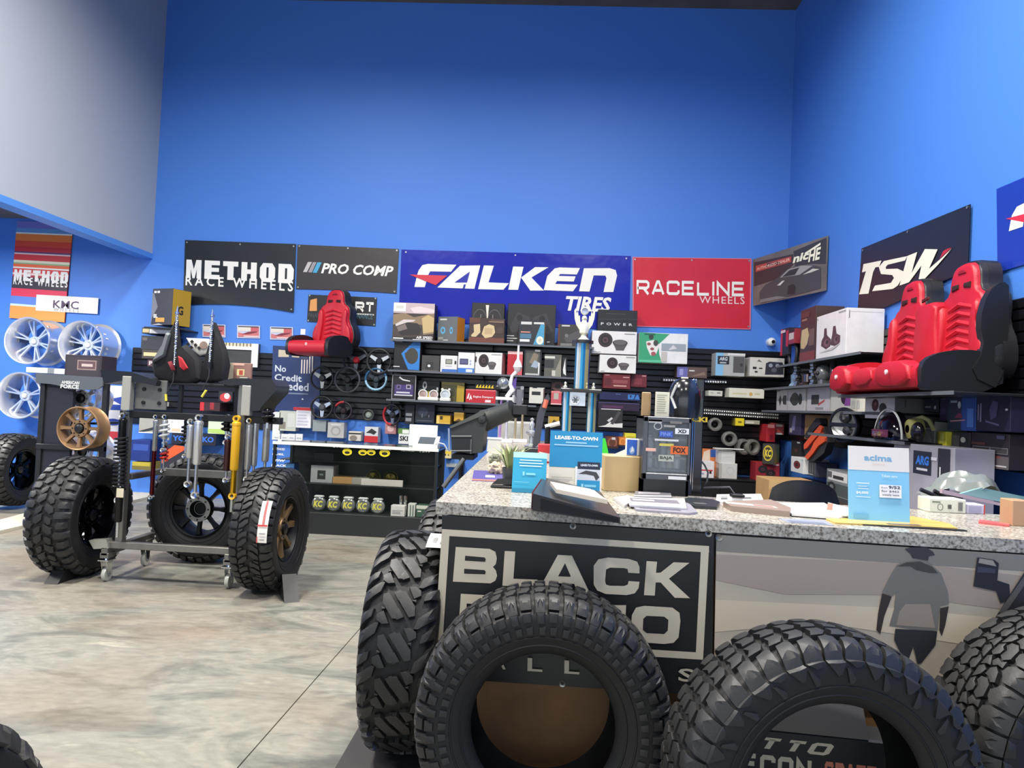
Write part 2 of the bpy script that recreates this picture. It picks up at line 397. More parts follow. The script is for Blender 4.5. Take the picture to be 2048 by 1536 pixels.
# ------------------------------------------------------------------ the L-shaped counter
def granite():
    m = bpy.data.materials.new('speckled_granite'); m.use_nodes = True; nt = m.node_tree; b = nt.nodes['Principled BSDF']
    tc = nt.nodes.new('ShaderNodeTexCoord')
    n = nt.nodes.new('ShaderNodeTexNoise'); n.inputs['Scale'].default_value = 95; n.inputs['Detail'].default_value = 4; n.inputs['Roughness'].default_value = .6
    nt.links.new(tc.outputs['Object'], n.inputs['Vector'])
    r = nt.nodes.new('ShaderNodeValToRGB'); e = r.color_ramp.elements
    cols = [(.33, (84, 77, 68)), (.42, (138, 132, 120)), (.5, (168, 163, 150)), (.62, (192, 188, 177))]
    while len(e) < len(cols): e.new(.5)
    for q, (p, c) in zip(e, cols): q.position = p; q.color = tuple(lin(v) for v in c)+(1,)
    nt.links.new(n.outputs[0], r.inputs[0])
    n2 = nt.nodes.new('ShaderNodeTexNoise'); n2.inputs['Scale'].default_value = 16; nt.links.new(tc.outputs['Object'], n2.inputs['Vector'])
    mx = nt.nodes.new('ShaderNodeMixRGB'); mx.blend_type = 'OVERLAY'; mx.inputs[0].default_value = .35
    nt.links.new(r.outputs[0], mx.inputs[1]); nt.links.new(n2.outputs[0], mx.inputs[2])
    nt.links.new(mx.outputs[0], b.inputs['Base Color']); b.inputs['Roughness'].default_value = .25
    return m
ZT = 1.05
A, B = onZ(872, 1003.5, ZT), onZ(2048, 1080, ZT)
CD = (B-A).normalized(); CN = Vector((CD.y, -CD.x, 0)); CRZ = atan2(CD.y, CD.x)      # along the front, out of the front
Bx = A+CD*((XR-.02-A.x)/CD.x)
def onC(px, py, off=0.):
    """pixel -> (along, height) on the counter's front plane, off metres in front of it"""
    d = ray(px, py); o = A+CN*off; t = (o.x*CN.x+o.y*CN.y)/(d.x*CN.x+d.y*CN.y)
    p = Vector((d.x*t, d.y*t, EYE+d.z*t)); return (Vector((p.x, p.y, 0))-Vector((o.x, o.y, 0))).dot(CD), p.z
ct = thing('sales_counter', 'long L-shaped sales counter with a speckled granite top and plywood front', 'counter', (0, 0, 0))
GR = granite()
m = MB(); E = onZ(1004, 878, ZT)
top = [(A.x, A.y), (Bx.x, Bx.y), (Bx.x, Bx.y+.74), (.36, A.y+.66), (.36, 8.0), (E.x, E.y)]
m.prism(top, ZT-.045, ZT, GR, 'xy'); m.build('granite_top', ct, ang=0)
PLY = mat((122, 88, 54), .6, var=.22, vs=5)
m = MB(); i1, i2 = A-CN*.035+CD*.05, Bx-CN*.035
m.prism([(i1.x, i1.y), (i2.x, i2.y), (i2.x, i2.y+.6), (.3, A.y+.6), (.3, 7.9), (-.2, 7.9), (-.2, A.y+.2)], 0, ZT-.045, PLY, 'xy')
m.build('body', ct, ang=0)
m = MB(); m.prism([(i1.x+CN.x*.012, i1.y+CN.y*.012), (i2.x+CN.x*.012, i2.y+CN.y*.012), (i2.x, i2.y), (i1.x, i1.y)], ZT-.13, ZT-.045, mat((34, 36, 38), .5), 'xy'); m.build('apron', ct, ang=0)
# ------------------------------------------------------------------ tyres and wheels
RUB = mat((17, 17, 18), .6, var=.12, vs=14, bump=.08, bs=90)
RUBT = mat((36, 36, 36), .48, var=.1, vs=9, bump=.06, bs=120)
def cat(p, t):
    n = len(p)
    for i in range(n-1):
        if t <= p[i+1][0] or i == n-2:
            a, b = p[max(0, i-1)], p[i]; c, d = p[i+1], p[min(n-1, i+2)]
            f = (t-b[0])/(c[0]-b[0]); out = []
            for k in (1, 2):
                m1 = (c[k]-a[k])/(c[0]-a[0])*(c[0]-b[0]); m2 = (d[k]-b[k])/(d[0]-b[0])*(c[0]-b[0])
                f2, f3 = f*f, f*f*f
                out.append((2*f3-3*f2+1)*b[k]+(f3-2*f2+f)*m1+(-2*f3+3*f2)*c[k]+(f3-f2)*m2)
            return out
def tire_fn(R, Wd, rb):
    w = Wd/2*.94; dl = R-rb
    half = [(0, 0, R), (.5, .46*w, R-.003), (.85, .79*w, R-.008), (1, .92*w, R-.018), (1.15, 1.0*w, R-.042), (1.4, 1.06*w, R-.3*dl), (1.7, 1.03*w, R-.66*dl), (2, .8*w, rb)]
    pts = [(-s, -a, r) for s, a, r in half[:0:-1]]+half
    def P(s, h=0):
        a, r = cat(pts, s)
        if h:
            a2, r2 = cat(pts, min(2, s+.01)); a1, r1 = cat(pts, max(-2, s-.01)); n = Vector((-(r2-r1), a2-a1)).normalized()
            a += n.x*h; r += n.y*h
        return a, r
    return P
def refl(ps, off=0): return ps+[[(-s, off-u) for s, u in p] for p in ps]
def mirr(ps, off=0): return ps+[[(-s, off+u) for s, u in p] for p in ps]
TREAD = {
 'gripper': refl([[(-1.22, 0), (-.58, .44), (-.50, .70), (-.62, .70), (-1.22, .34)], [(-1.22, .50), (-.74, .82), (-.70, 1.02), (-1.22, .86)],
                  [(-.52, .40), (-.34, .44), (.02, .03), (.0, -.24), (-.14, -.24), (-.50, .16)], [(-.62, -.12), (-.42, -.02), (-.22, -.34), (-.42, -.36), (-.6, -.26)],
                  [(-.20, .42), (-.02, .20), (.1, .34), (.0, .5)], [(-.5, .06), (-.38, .02), (-.4, -.0), (-.5, -.02)]], .25),
 'mud': mirr([[(-1.35, .04), (-.55, .0), (-.48, .18), (-.56, .36), (-1.35, .40)], [(-1.2, .54), (-.68, .50), (-.6, .68), (-.68, .86), (-1.2, .88)],
              [(-.48, .30), (-.30, .22), (-.04, .44), (-.03, .74), (-.14, .76), (-.46, .56)], [(-.42, .76), (-.28, .70), (-.1, .88), (-.08, 1.1), (-.2, 1.14), (-.42, .98)]], .5),
 'chevron': mirr([[(-1.3, .04), (-.6, .02), (-.56, .24), (-.62, .40), (-1.3, .36)], [(-1.18, .46), (-.66, .50), (-.58, .70), (-.66, .88), (-1.18, .92)],
                  [(-.54, .02), (-.30, .10), (-.05, .34), (-.06, .54), (-.24, .48), (-.52, .24)], [(-.55, .36), (-.28, .58), (-.06, .64), (-.05, .88), (-.3, .84), (-.53, .66)], [(-.5, .78), (-.3, .92), (-.28, 1.0), (-.52, .94)]], .28),
 'knob': mirr([[(-1.28, .06), (-.60, .02), (-.52, .20), (-.60, .40), (-1.28, .42)], [(-1.12, .52), (-.64, .50), (-.56, .70), (-.64, .90), (-1.12, .92)], [(-1.52, .10), (-1.32, .08), (-1.32, .40), (-1.52, .38)],
               [(-1.5, .56), (-1.16, .54), (-1.16, .90), (-1.5, .88)], [(-1.66, .18), (-1.56, .16), (-1.56, .46), (-1.66, .44)], [(-1.66, .64), (-1.56, .62), (-1.56, .92), (-1.66, .90)],
               [(-.46, .06), (-.2, .0), (-.05, .16), (-.05, .36), (-.2, .42), (-.46, .30)], [(-.46, .46), (-.2, .56), (-.05, .54), (-.05, .84), (-.22, .88), (-.46, .78)]], .5),
 'lug': mirr([[(-1.22, .0), (-.56, .12), (-.50, .34), (-.60, .46), (-1.22, .44)], [(-1.22, .50), (-.62, .60), (-.54, .84), (-.62, .95), (-1.22, .94)], [(-1.55, .38), (-1.58, .28), (-1.38, .02), (-1.24, .0), (-1.24, .44), (-1.38, .48)],
              [(-1.44, .88), (-1.46, .74), (-1.36, .54), (-1.24, .50), (-1.24, .94), (-1.34, .97)], [(-1.66, .72), (-1.66, .62), (-1.47, .50), (-1.47, .58), (-1.6, .78)],
              [(-.48, .0), (-.24, .1), (-.06, .06), (-.05, .36), (-.24, .44), (-.46, .30)], [(-.47, .48), (-.24, .6), (-.06, .52), (-.05, .86), (-.26, .92), (-.46, .82)]], .5),
 'block': mirr([[(-1.26, .02), (-.72, -.02), (-.60, .10), (-.58, .26), (-.68, .34), (-.74, .45), (-1.26, .46)], [(-1.26, .52), (-.72, .50), (-.66, .62), (-.56, .72), (-.60, .88), (-.74, .95), (-1.26, .96)], [(-1.5, .08), (-1.3, .02), (-1.3, .46), (-1.46, .42)], [(-1.5, .58), (-1.3, .52), (-1.3, .96), (-1.46, .92)],
                [(-.54, .04), (-.40, -.06), (-.28, .02), (-.30, .20), (-.20, .30), (-.24, .42), (-.40, .44), (-.52, .32)], [(-.60, .42), (-.50, .38), (-.38, .48), (-.28, .50), (-.30, .68), (-.40, .76), (-.52, .66)], [(-.54, .78), (-.40, .80), (-.30, .74), (-.22, .84), (-.28, .96), (-.42, .90), (-.52, .96)],
                [(-.24, .06), (-.12, -.04), (-.03, .02), (-.03, .26), (-.14, .36), (-.16, .24), (-.24, .18)], [(-.2, .46), (-.10, .36), (-.03, .32), (-.03, .60), (-.12, .68), (-.24, .60)], [(-.26, .72), (-.16, .72), (-.03, .66), (-.03, .90), (-.12, .96), (-.18, .86)]], .5)}
def tire_mesh(R, Wd, rb, pattern, N, dep=.014, open_=True):
    P = tire_fn(R, Wd, rb)
    c = MB(); prof = []
    for i in range(49):
        s = -2+4*i/48; a_ = abs(s); h = -dep if a_ < 1.05 else (-dep*(1.45-a_)/.4 if a_ < 1.45 else 0)
        a, r = P(s, h); prof.append((r, a))
    for i in range(21):
        s = 2-4*i/20; a, r = P(s*.97, -.03 if abs(s) < 1.2 else -.016); prof.append((r if abs(s) < 1.9 else rb-.006, a*.96))
    c.lathe(prof, RUB, 96, 'x', closed=True)
    for sg in (-1, 1):        # raised rings on the sidewall
        for s in (1.72, 1.86):
            q = [P(sg*(s-.015), .0), P(sg*(s-.008), .003), P(sg*(s+.008), .003), P(sg*(s+.015), 0)]
            if sg < 0: q = q[::-1]
            c.lathe([(r, a) for a, r in q], RUB, 96, 'x')
    t = MB(); st = 2*pi/N; wide = pattern in ('block', 'lug', 'chevron')
    for poly in TREAD[pattern]:
        n = len(poly); q = []
        for i in range(n):
            a, b = poly[i], poly[(i+1) % n]; k = max(1, int(math.ceil(abs(b[0]-a[0])/.22)))
            q += [(a[0]+(b[0]-a[0])*j/k, a[1]+(b[1]-a[1])*j/k) for j in range(k)]
        ar = sum(q[i][0]*q[(i+1) % len(q)][1]-q[(i+1) % len(q)][0]*q[i][1] for i in range(len(q)))
        if ar < 0: q = q[::-1]
        cs, cu = sum(p[0] for p in q)/len(q), sum(p[1] for p in q)/len(q); M = len(q)
        top = []; bot = []
        for s, u in q:
            side = abs(s) > 1.3; s2, u2 = cs+(s-cs)*(.97 if wide else .94), cu+(u-cu)*(.97 if wide else .92)
            a, r = P(s2, .002 if not side else .007); top.append((a, r, u2)); a, r = P(s, -dep-.001 if abs(s) < 1.05 else (-dep*(1.45-abs(s))/.4-.001 if abs(s) < 1.45 else -.001)); bot.append((a, r, u))
        mid = []
        for s, u in q:
            s2, u2 = cs+(s-cs)*.5, cu+(u-cu)*.48; a, r = P(s2, .003 if abs(s) < 1.3 else .008); mid.append((a, r, u2))
        a, r = P(cs, .003 if abs(cs) < 1.3 else .008); mid.append((a, r, cu))
        for k in range(N):
            vs = [(a, r*sin(st*(k+u)), r*cos(st*(k+u))) for a, r, u in top+bot+mid]
            fs = [(2*M+i, 3*M, 2*M+(i+1) % M) for i in range(M)]+[(i, 2*M+i, 2*M+(i+1) % M, (i+1) % M) for i in range(M)]+[(i, (i+1) % M, M+(i+1) % M, M+i) for i in range(M)]
            t.add(vs, [f[::-1] for f in fs] if False else fs, RUBT)
    return c, t
def tire(label, loc, R, Wd, rb, pattern, N, rz=0, group=None, dep=.014, name='tire'):
    """standing tyre, axle along local x, origin at the ground under it"""
    t = thing(name, label, 'tire', loc, rz, group)
    c, tr = tire_mesh(R, Wd, rb, pattern, N, dep)
    o = c.build('carcass', t, ang=50); o.location.z = R
    o = tr.build('tread', t, ang=28); o.location.z = R
    return t
def wheel_parts(t, R, z, wd, col, spokes=8, rough=.25, metal=.9, dish=.05, hub=.085, sw=.05, lip=None, face=1, lugs=8, holec=None, cap=True, sp_taper=.7, split=False):
    """rim, spokes, hub under t; face looks to +x"""
    m = mat(col, rough, metal); ml = mat(lip or col, rough, metal); xo = wd/2
    b = MB(); b.lathe([(R*.99, -xo), (R*1.02, -xo+.012), (R*.93, -xo+.03), (R*.86, 0), (R*.93, xo-.03), (R*1.02, xo-.012), (R*.99, xo), (R*.95, xo-.004), (R*.9, xo-.035), (R*.83, 0), (R*.9, -xo+.03)], ml, 48, 'x', closed=True)
    o = b.build('rim', t, ang=40); o.location.z = z
    fx = xo-dish; s = MB()
    for k in range(spokes):
        a = 2*pi*k/spokes
        for da in ((-.13, .13) if split else (0,)):
            a1 = a+da*.3; a2 = a+da
            p0 = Vector((fx-.012, hub*.8*sin(a1), hub*.8*cos(a1))); p1 = Vector((fx+.004, R*.9*sin(a2), R*.9*cos(a2)))
            tn = Vector((0, cos(a), -sin(a))); w0 = sw*.5*(sp_taper if not split else .5); w1 = sw*.5*(1 if not split else .6); th = .032
            vs = []
            for p, w_ in ((p0, w0), (p0*.35+p1*.65, w0*.9), (p1, w1)):
                for dx in (-th, 0):
                    wq = w_*(1 if dx < 0 else .78)
                    vs += [p+Vector((dx, 0, 0))+tn*wq, p+Vector((dx, 0, 0))-tn*wq]
            fs = []
            for i in range(2):
                q = i*4; fs += [(q+2, q+3, q+7, q+6), (q+1, q, q+4, q+5), (q+3, q+1, q+5, q+7), (q, q+2, q+6, q+4)]
            s.add(vs, fs, m)
    o = s.build('spokes', t, ang=30); o.location.z = z
    h = MB(); hc = mat(holec, .5, 0) if holec else mat((14, 14, 16), .4, 0)
    h.lathe([(.001, fx-.05), (hub, fx-.05), (hub, fx-.006), (hub*.96, fx), (hub*.6, fx), (hub*.56, fx-.004), (hub*.5, fx-.03), (.001, fx-.03)], m, 32, 'x')
    if cap: h.lathe([(hub*.5, fx-.02), (hub*.48, fx+.012), (hub*.36, fx+.02), (.001, fx+.02)], hc, 24, 'x')
    for k in range(lugs): h.cyl((fx-.001, hub*.78*sin(2*pi*k/lugs), hub*.78*cos(2*pi*k/lugs)), (fx+.004, hub*.78*sin(2*pi*k/lugs), hub*.78*cos(2*pi*k/lugs)), hub*.08, hc, n=8)
    o = h.build('hub', t, ang=40); o.location.z = z
def drum(t, R, z, x, col=(12, 12, 15)):
    b = MB(); b.lathe([(.001, x), (R, x), (R, x+.01)], mat(col, .5), 32, 'x'); o = b.build('brake_drum', t); o.location.z = z
# display tyres around the suspension stand
T1 = tire('mud tire with black wheel on the left side of the suspension stand', (-3.49, 5.42, 0), .445, .34, .235, 'mud', 19)
wheel_parts(T1, .232, .445, .26, (16, 17, 22), 8, .12, .7, dish=.05, sw=.07, lip=(18, 18, 24))
T2 = tire('all-terrain tire with a red and white sticker and bronze wheel, right of the suspension stand', (-1.965, 5.30, 0), .445, .31, .24, 'chevron', 22)
wheel_parts(T2, .237, .445, .24, (128, 104, 70), 8, .4, .6, dish=.03, sw=.06, lip=(26, 26, 28))
T3 = tire('dark tire facing the viewer with a hollow ringed hub behind the suspension stand', (-2.83, 6.06, 0), .45, .32, .24, 'mud', 19, rz=-pi/2)
wheel_parts(T3, .237, .45, .26, (30, 31, 33), 8, .4, .6, dish=.02, hub=.105, sw=.05, cap=False)
h = MB(); h.lathe([(.07, .135), (.105, .135), (.105, .13), (.07, .09), (.05, .09)], mat((150, 150, 148), .4, .7), 32, 'x')
for k in range(8): h.cyl((.135, .088*sin(k*pi/4), .088*cos(k*pi/4)), (.138, .088*sin(k*pi/4), .088*cos(k*pi/4)), .008, mat((30, 30, 30), .5), n=8)
o = h.build('hub_ring', T3); o.location.z = .45
T4 = tire('black tire with black wheel on the pale platform in the alcove', (-6.02, 8.05, .03), .41, .33, .23, 'mud', 19)
wheel_parts(T4, .227, .41, .26, (18, 19, 24), 6, .1, .8, dish=.05, sw=.08)
tire('big mud tire with long diagonal lugs at the left end of the counter', (-.50, 3.03, .012), .435, .29, .24, 'gripper', 18, dep=.018)
tire('tire hidden behind the big mud tire, only its top tread showing', (-.46, 3.95, 0), .45, .30, .24, 'knob', 24)
tire('open tire without a wheel in front of the black lettered banner', (.04, 2.44, 0), .415, .30, .235, 'knob', 27, rz=-pi/2-.0)
tire('open tire without a wheel standing before the black sign stand', (.805, 2.09, 0), .423, .27, .255, 'lug', 22, rz=-pi/2+.1)
tire('tire with interlocking block tread at the right edge of the picture', (1.70, 2.335, 0), .435, .33, .25, 'block', 20, rz=-pi/2+CRZ+.2)
tire('tire in the near bottom left corner, only its tread top showing', (-1.165, 1.17, 0), .42, .30, .24, 'mud', 19)
# ------------------------------------------------------------------ banners and posters
WHT = (236, 234, 226)
def K(ox, oy, sc): return lambda *p: [(ox+a/sc, oy+b/sc) for a, b in p]
def banner(name, label, cat, P, col, items, plane='Y', d=None, bow=0, rough=.35, grom=True, bump=.5, group=None, off=.012):
    """P = photo corners TL TR BR BL on the wall; items may use ('P', colour, photo points)"""
    d = d if d is not None else (YB-off if plane == 'Y' else XR-off)
    f = (lambda p: onY(p[0], p[1], d)) if plane == 'Y' else (lambda p: onX(p[0], p[1], d))
    TL, TR, BR, BL = [f(p) for p in P]
    o = BL; nrm = (TR-BL).cross(TL-BL).normalized()
    if nrm.y > 0 or (plane == 'X' and nrm.x > 0): nrm = -nrm
    du, dv = BR-BL, TL-BL
    def wp(u, v, yy=0):
        p = BL*(1-u)*(1-v)+BR*u*(1-v)+TL*(1-u)*v+TR*u*v
        return p+Vector((0, 0, 1))*bow*4*u*(1-u)*(1-v)**4-o-nrm*yy
    def uv(p):
        q = f(p)-o
        a = Vector((du.dot(du), du.dot(dv))); bb = Vector((du.dot(dv), dv.dot(dv))); r = (q.dot(du), q.dot(dv))
        det = a.x*bb.y-a.y*bb.x; return ((r[0]*bb.y-r[1]*a.y)/det, (a.x*r[1]-bb.x*r[0])/det)
    t = thing(name, label, cat, o, group=group)
    m = MB(); mm = mat(col, rough, bump=bump, bs=2.2, var=.05, vs=3)
    m.grid(lambda u, v: wp(u, v), 24, 10, mm); n = len(m.v); m.grid(lambda u, v: wp(u, v, .003), 24, 10, mm)
    m.build('sheet', t, ang=60)
    its = []
    for it in items:
        if it[0] == 'P': its.append(('p', it[1], [uv(p) for p in it[2]]))
        elif it[0] in 'TKB' and len(it[2]) == 2:       # lettering between two photo corners (baseline left, top right)
            (a, b), (c, e) = uv(it[2][0]), uv(it[2][1]); its.append((it[0].lower(), it[1], a, b, c, e)+tuple(it[3:]))
        else: its.append(it)
    prints(t, 1, 1, its, 'lettering', y=-.0022, step=.0006, warp=wp)
    if grom:
        g = MB(); gm = mat((170, 170, 168), .35, .8)
        for u, v in ((.02, .965), (.98, .965), (.5, .965), (.02, .04), (.98, .04)):
            c = wp(u, v, -.003); g.cyl(c, c-nrm*-.003, .011, gm, n=10)
        gg = g.build('grommets', t, ang=40); gg['kind'] = 'stuff'
    return t
banner('banner', 'black banner with big white METHOD lettering above three small stickers', 'banner', [(370, 480), (592, 488), (587, 625), (366, 610)], (22, 28, 34),
       [('B', WHT, [(372, 556), (587, 533)], 'METHOD'), ('T', WHT, [(371, 571), (586, 565)], 'RACE WHEELS', .02, 0, 1.5)], bow=.05, off=.02)
k4 = K(360, 460, 4.096)
banner('banner', 'dark brown banner with slanted white PRO COMP lettering', 'banner', [(595, 489), (798, 498), (793, 587), (592, 578)], (50, 46, 46),
       [('P', (190, 184, 182), k4((1008, 345), (1048, 262), (1080, 262), (1040, 345))), ('P', (150, 146, 150), k4((1050, 347), (1088, 263), (1118, 264), (1080, 349))), ('P', (66, 160, 200), k4((1086, 350), (1126, 264), (1160, 266), (1120, 352))),
        ('T', WHT, [(642, 547), (786, 532)], 'PRO COMP', .03, .25)], bow=.01)
kf = K(780, 480, 4.096); FB = (14, 32, 158)
fal = [kf((200, 385), (222, 290), (235, 250), (265, 207), (310, 197), (545, 205), (500, 262), (330, 258), (314, 285), (285, 387)), kf((388, 390), (575, 213), (740, 212), (692, 402)), kf((770, 212), (852, 215), (808, 350), (975, 358), (930, 410), (722, 405)),
       kf((1010, 222), (1095, 225), (1050, 412), (970, 410)), kf((1075, 312), (1190, 228), (1300, 230), (1160, 312)), kf((1075, 312), (1160, 312), (1262, 418), (1150, 418)),
       kf((1260, 415), (1290, 300), (1350, 240), (1390, 232), (1558, 238), (1532, 290), (1395, 285), (1380, 303), (1370, 340), (1355, 365), (1540, 372), (1500, 425)), kf((1380, 300), (1522, 305), (1507, 346), (1370, 342)),
       kf((1550, 425), (1590, 240), (1800, 240), (1850, 255), (1862, 300), (1830, 432), (1750, 432), (1775, 320), (1765, 300), (1670, 298), (1635, 428))]
banner('banner', 'wide royal blue banner with white FALKEN TIRES lettering', 'banner', [(803, 499), (1262, 512), (1258, 660), (797, 642)], FB,
       [('P', WHT, p) for p in fal]+[('P', FB, kf((530, 350), (655, 262), (632, 350))), ('P', FB, kf((596, 400), (612, 404), (622, 366), (606, 366))), ('P', (206, 40, 66), kf((160, 284), (470, 294), (375, 372)))]+
       [('T', WHT, [(1131, 622), (1223, 596)], 'TIRES', .035, .2)], rough=.22, bump=.8)
banner('banner', 'red banner with white RACELINE WHEELS lettering', 'banner', [(1265, 514), (1503, 517), (1501, 659), (1265, 653)], (202, 34, 50),
       [('r', (214, 110, 130), 0, 0, 1, .012), ('r', (214, 110, 130), 0, .988, 1, 1), ('r', (214, 110, 130), 0, 0, .01, 1), ('r', (214, 110, 130), .99, 0, 1, 1),
        ('K', WHT, [(1273, 589), (1488, 565)], 'RACELINE', dict(asp=1.25, sw=.2, gap=.22)), ('T', (240, 214, 214), [(1398, 607), (1488, 595)], 'WHEELS', 0, 0, 1.15)], rough=.28, bump=.8)
kn = K(1240, 460, 4.452); GY = (92, 92, 94)
# hung across the corner
t = thing('banner', 'grey photo banner with a sports car hung across the corner, NICHE lettering', 'banner')
c0, c1 = onY(1506, 519, 9.575), onX(1657, 471, 3.085); c2, c3 = onX(1653, 581, 3.085), onY(1506, 612, 9.575)
def nw(u, v, yy=0):
    p = c3*(1-u)*(1-v)+c2*u*(1-v)+c0*(1-u)*v+c1*u*v
    return p+Vector((-.6, -.8, 0))*-yy
def nuv(p):
    u, v = .5, .5; d = ray(*p)
    for _ in range(12):
        q = nw(u, v); 
        t_ = (q-Vector((0, 0, EYE))).dot(d)/d.dot(d); e = Vector((0, 0, EYE))+d*t_-q
        a, b = nw(u+.01, v)-nw(u-.01, v), nw(u, v+.01)-nw(u, v-.01)
        u += e.dot(a)/a.dot(a)*.02; v += e.dot(b)/b.dot(b)*.02
    return (u, v)
m = MB(); nm = mat((112, 106, 102), .4, bump=.3, bs=2.5, var=.3, vs=2.5)
m.grid(lambda u, v: nw(u, v), 10, 6, nm); m.grid(lambda u, v: nw(u, v, .003), 10, 6, nm); m.build('sheet', t, ang=60)
N = lambda *p: [nuv(q) for q in kn(*p)]
prints(t, 1, 1, [('p', (62, 52, 52), N((1190, 290), (1545, 215), (1540, 310), (1420, 430), (1260, 480), (1190, 500))), ('p', (176, 78, 70), N((1205, 320), (1525, 235), (1525, 285), (1205, 375))), ('p', (58, 58, 62), N((1545, 190), (1840, 70), (1835, 300), (1700, 300), (1560, 320))),
                 ('p', (70, 70, 74), N((1240, 640), (1240, 555), (1290, 490), (1400, 430), (1480, 360), (1560, 325), (1700, 310), (1790, 330), (1790, 520), (1560, 580))), ('p', (150, 150, 150), N((1425, 425), (1500, 350), (1620, 318), (1720, 318), (1600, 400))), ('p', (52, 52, 56), N((1445, 420), (1510, 360), (1600, 334), (1560, 400))),
                 ('p', (40, 40, 42), N((1490, 575), (1500, 500), (1540, 480), (1565, 500), (1560, 570))), ('p', (196, 194, 186), N((1630, 400), (1720, 345), (1780, 350), (1700, 380))), ('p', (120, 120, 120), N((1245, 620), (1400, 590), (1500, 600), (1245, 650))), ('p', (200, 200, 196), N((1400, 495), (1445, 455), (1470, 450), (1430, 495))),
                 ('t', (240, 190, 176), *N((1215, 362))[0], *N((1515, 250))[0], 'AUTHORIZED DEALER', .02, .1), ('t', (238, 236, 214), *N((1540, 300))[0], *N((1690, 185))[0], 'nic', .04, .2), ('t', (238, 236, 214), *N((1680, 290))[0], *N((1795, 150))[0], 'HE', .035, .2), ('p', (238, 236, 214), N((1650, 205), (1790, 115), (1790, 135), (1650, 225)))],
       'lettering', y=-.004, step=.0008, warp=nw)
ks = K(1640, 480, 5.02)
tsw = [ks((440, 235), (625, 163), (600, 235), (562, 246), (538, 300), (490, 530), (395, 545), (465, 302), (424, 322)), ks((598, 238), (650, 165), (890, 80), (865, 135), (690, 200), (668, 228)), ks((598, 238), (668, 228), (672, 242), (640, 312), (618, 308)), ks((640, 255), (790, 235), (850, 265), (842, 330), (735, 312), (620, 310)), ks((735, 312), (842, 330), (790, 430), (740, 470), (720, 402), (752, 345)), ks((530, 502), (560, 440), (720, 402), (740, 470)),
       ks((895, 78), (995, 22), (905, 395), (808, 432)), ks((905, 395), (925, 300), (1075, -20), (1090, 100)), ks((1075, -20), (1205, -20), (1060, 365), (1000, 376)), ks((1060, 365), (1105, 240), (1230, 110), (1345, -25), (1290, 60), (1200, 190))]
banner('banner', 'black banner with big cream TSW lettering above the bench seat', 'banner', [(1723, 497), (1941, 408), (1936, 540), (1714, 640)], (30, 30, 36),
       [('P', (234, 230, 212), p) for p in tsw]+[('P', (176, 40, 56), ks((1222, 105), (1262, 5), (1300, -25), (1348, -40), (1290, 30)))], 'X', bow=0, off=.02)
banner('banner', 'royal blue banner cut off at the right edge, start of white lettering', 'banner', [(1993, 378), (2300, 248), (2300, 455), (1995, 545)], (26, 54, 160),
       [('P', WHT, [(2018, 462), (2024, 430), (2034, 412), (2060, 398), (2200, 340), (2200, 370), (2050, 420), (2046, 452)]), ('P', (206, 40, 66), [(2012, 437), (2070, 420), (2060, 445)])], 'X', grom=False)
# banner half hidden by the single seat
banner('sign', 'dark sign with white RT lettering half hidden behind the red single seat', 'sign', [(617, 589), (754, 595), (751, 652), (614, 643)], (34, 34, 38),
       [('K', WHT, [(710, 624), (749, 607)], 'RT', dict(asp=1.5, sw=.26, gap=.2)), ('r', (206, 206, 200), .69, .36, .97, .41), ('T', (60, 98, 112), [(707, 637), (746, 630)], 'FINANCE', .02), ('P', (214, 150, 84), [(619, 622), (621, 600), (634, 597), (634, 622)]), ('T', (70, 70, 78), [(617, 634), (650, 628)], 'FINANCE', .02)])
# serape banner in the alcove
S0 = [('r', c, 0, a, 1, b) for a, b, c in ((.93, 1, (116, 118, 196)), (.885, .93, (96, 150, 206)), (.87, .885, (236, 236, 226)), (.80, .87, (236, 128, 54)), (.74, .80, (226, 78, 50)), (.69, .74, (204, 52, 58)), (.675, .69, (92, 60, 116)), (.66, .675, (232, 200, 196)), (.60, .66, (206, 56, 62)), (.575, .6, (228, 226, 196)), (.56, .575, (150, 178, 130)), (.53, .56, (232, 106, 66)), (.515, .53, (240, 238, 226)), (.47, .515, (214, 60, 66)), (.45, .47, (236, 214, 206)), (.43, .45, (180, 60, 76)), (.31, .43, (58, 50, 58)), (.23, .31, (216, 56, 84)), (.15, .23, (92, 128, 206)), (.13, .15, (196, 226, 226)), (0, .13, (240, 150, 70)))]
banner('banner', 'striped serape style banner with white METHOD lettering in the alcove', 'banner', [(34, 442), (147, 446), (130, 645), (20, 636)], (206, 60, 60),
       S0+[('B', WHT, [(29, 561), (137, 547)], 'METHOD'), ('T', WHT, [(28, 569), (136, 562)], 'RACE WHEELS', .02, 0, 1.5)], grom=False, bump=.3)
banner('sign', 'long white KMC board standing above the chrome wheels', 'sign', [(73, 589), (197, 596), (195, 628), (71, 621)], (226, 224, 214),
       [('T', (84, 66, 88), [(106, 616), (158, 603)], 'KMC', .012), ('T', (150, 150, 150), [(107, 622), (158, 618)], 'WHEELS', 0, 0, 1.6)], grom=False, off=.03, bump=0)
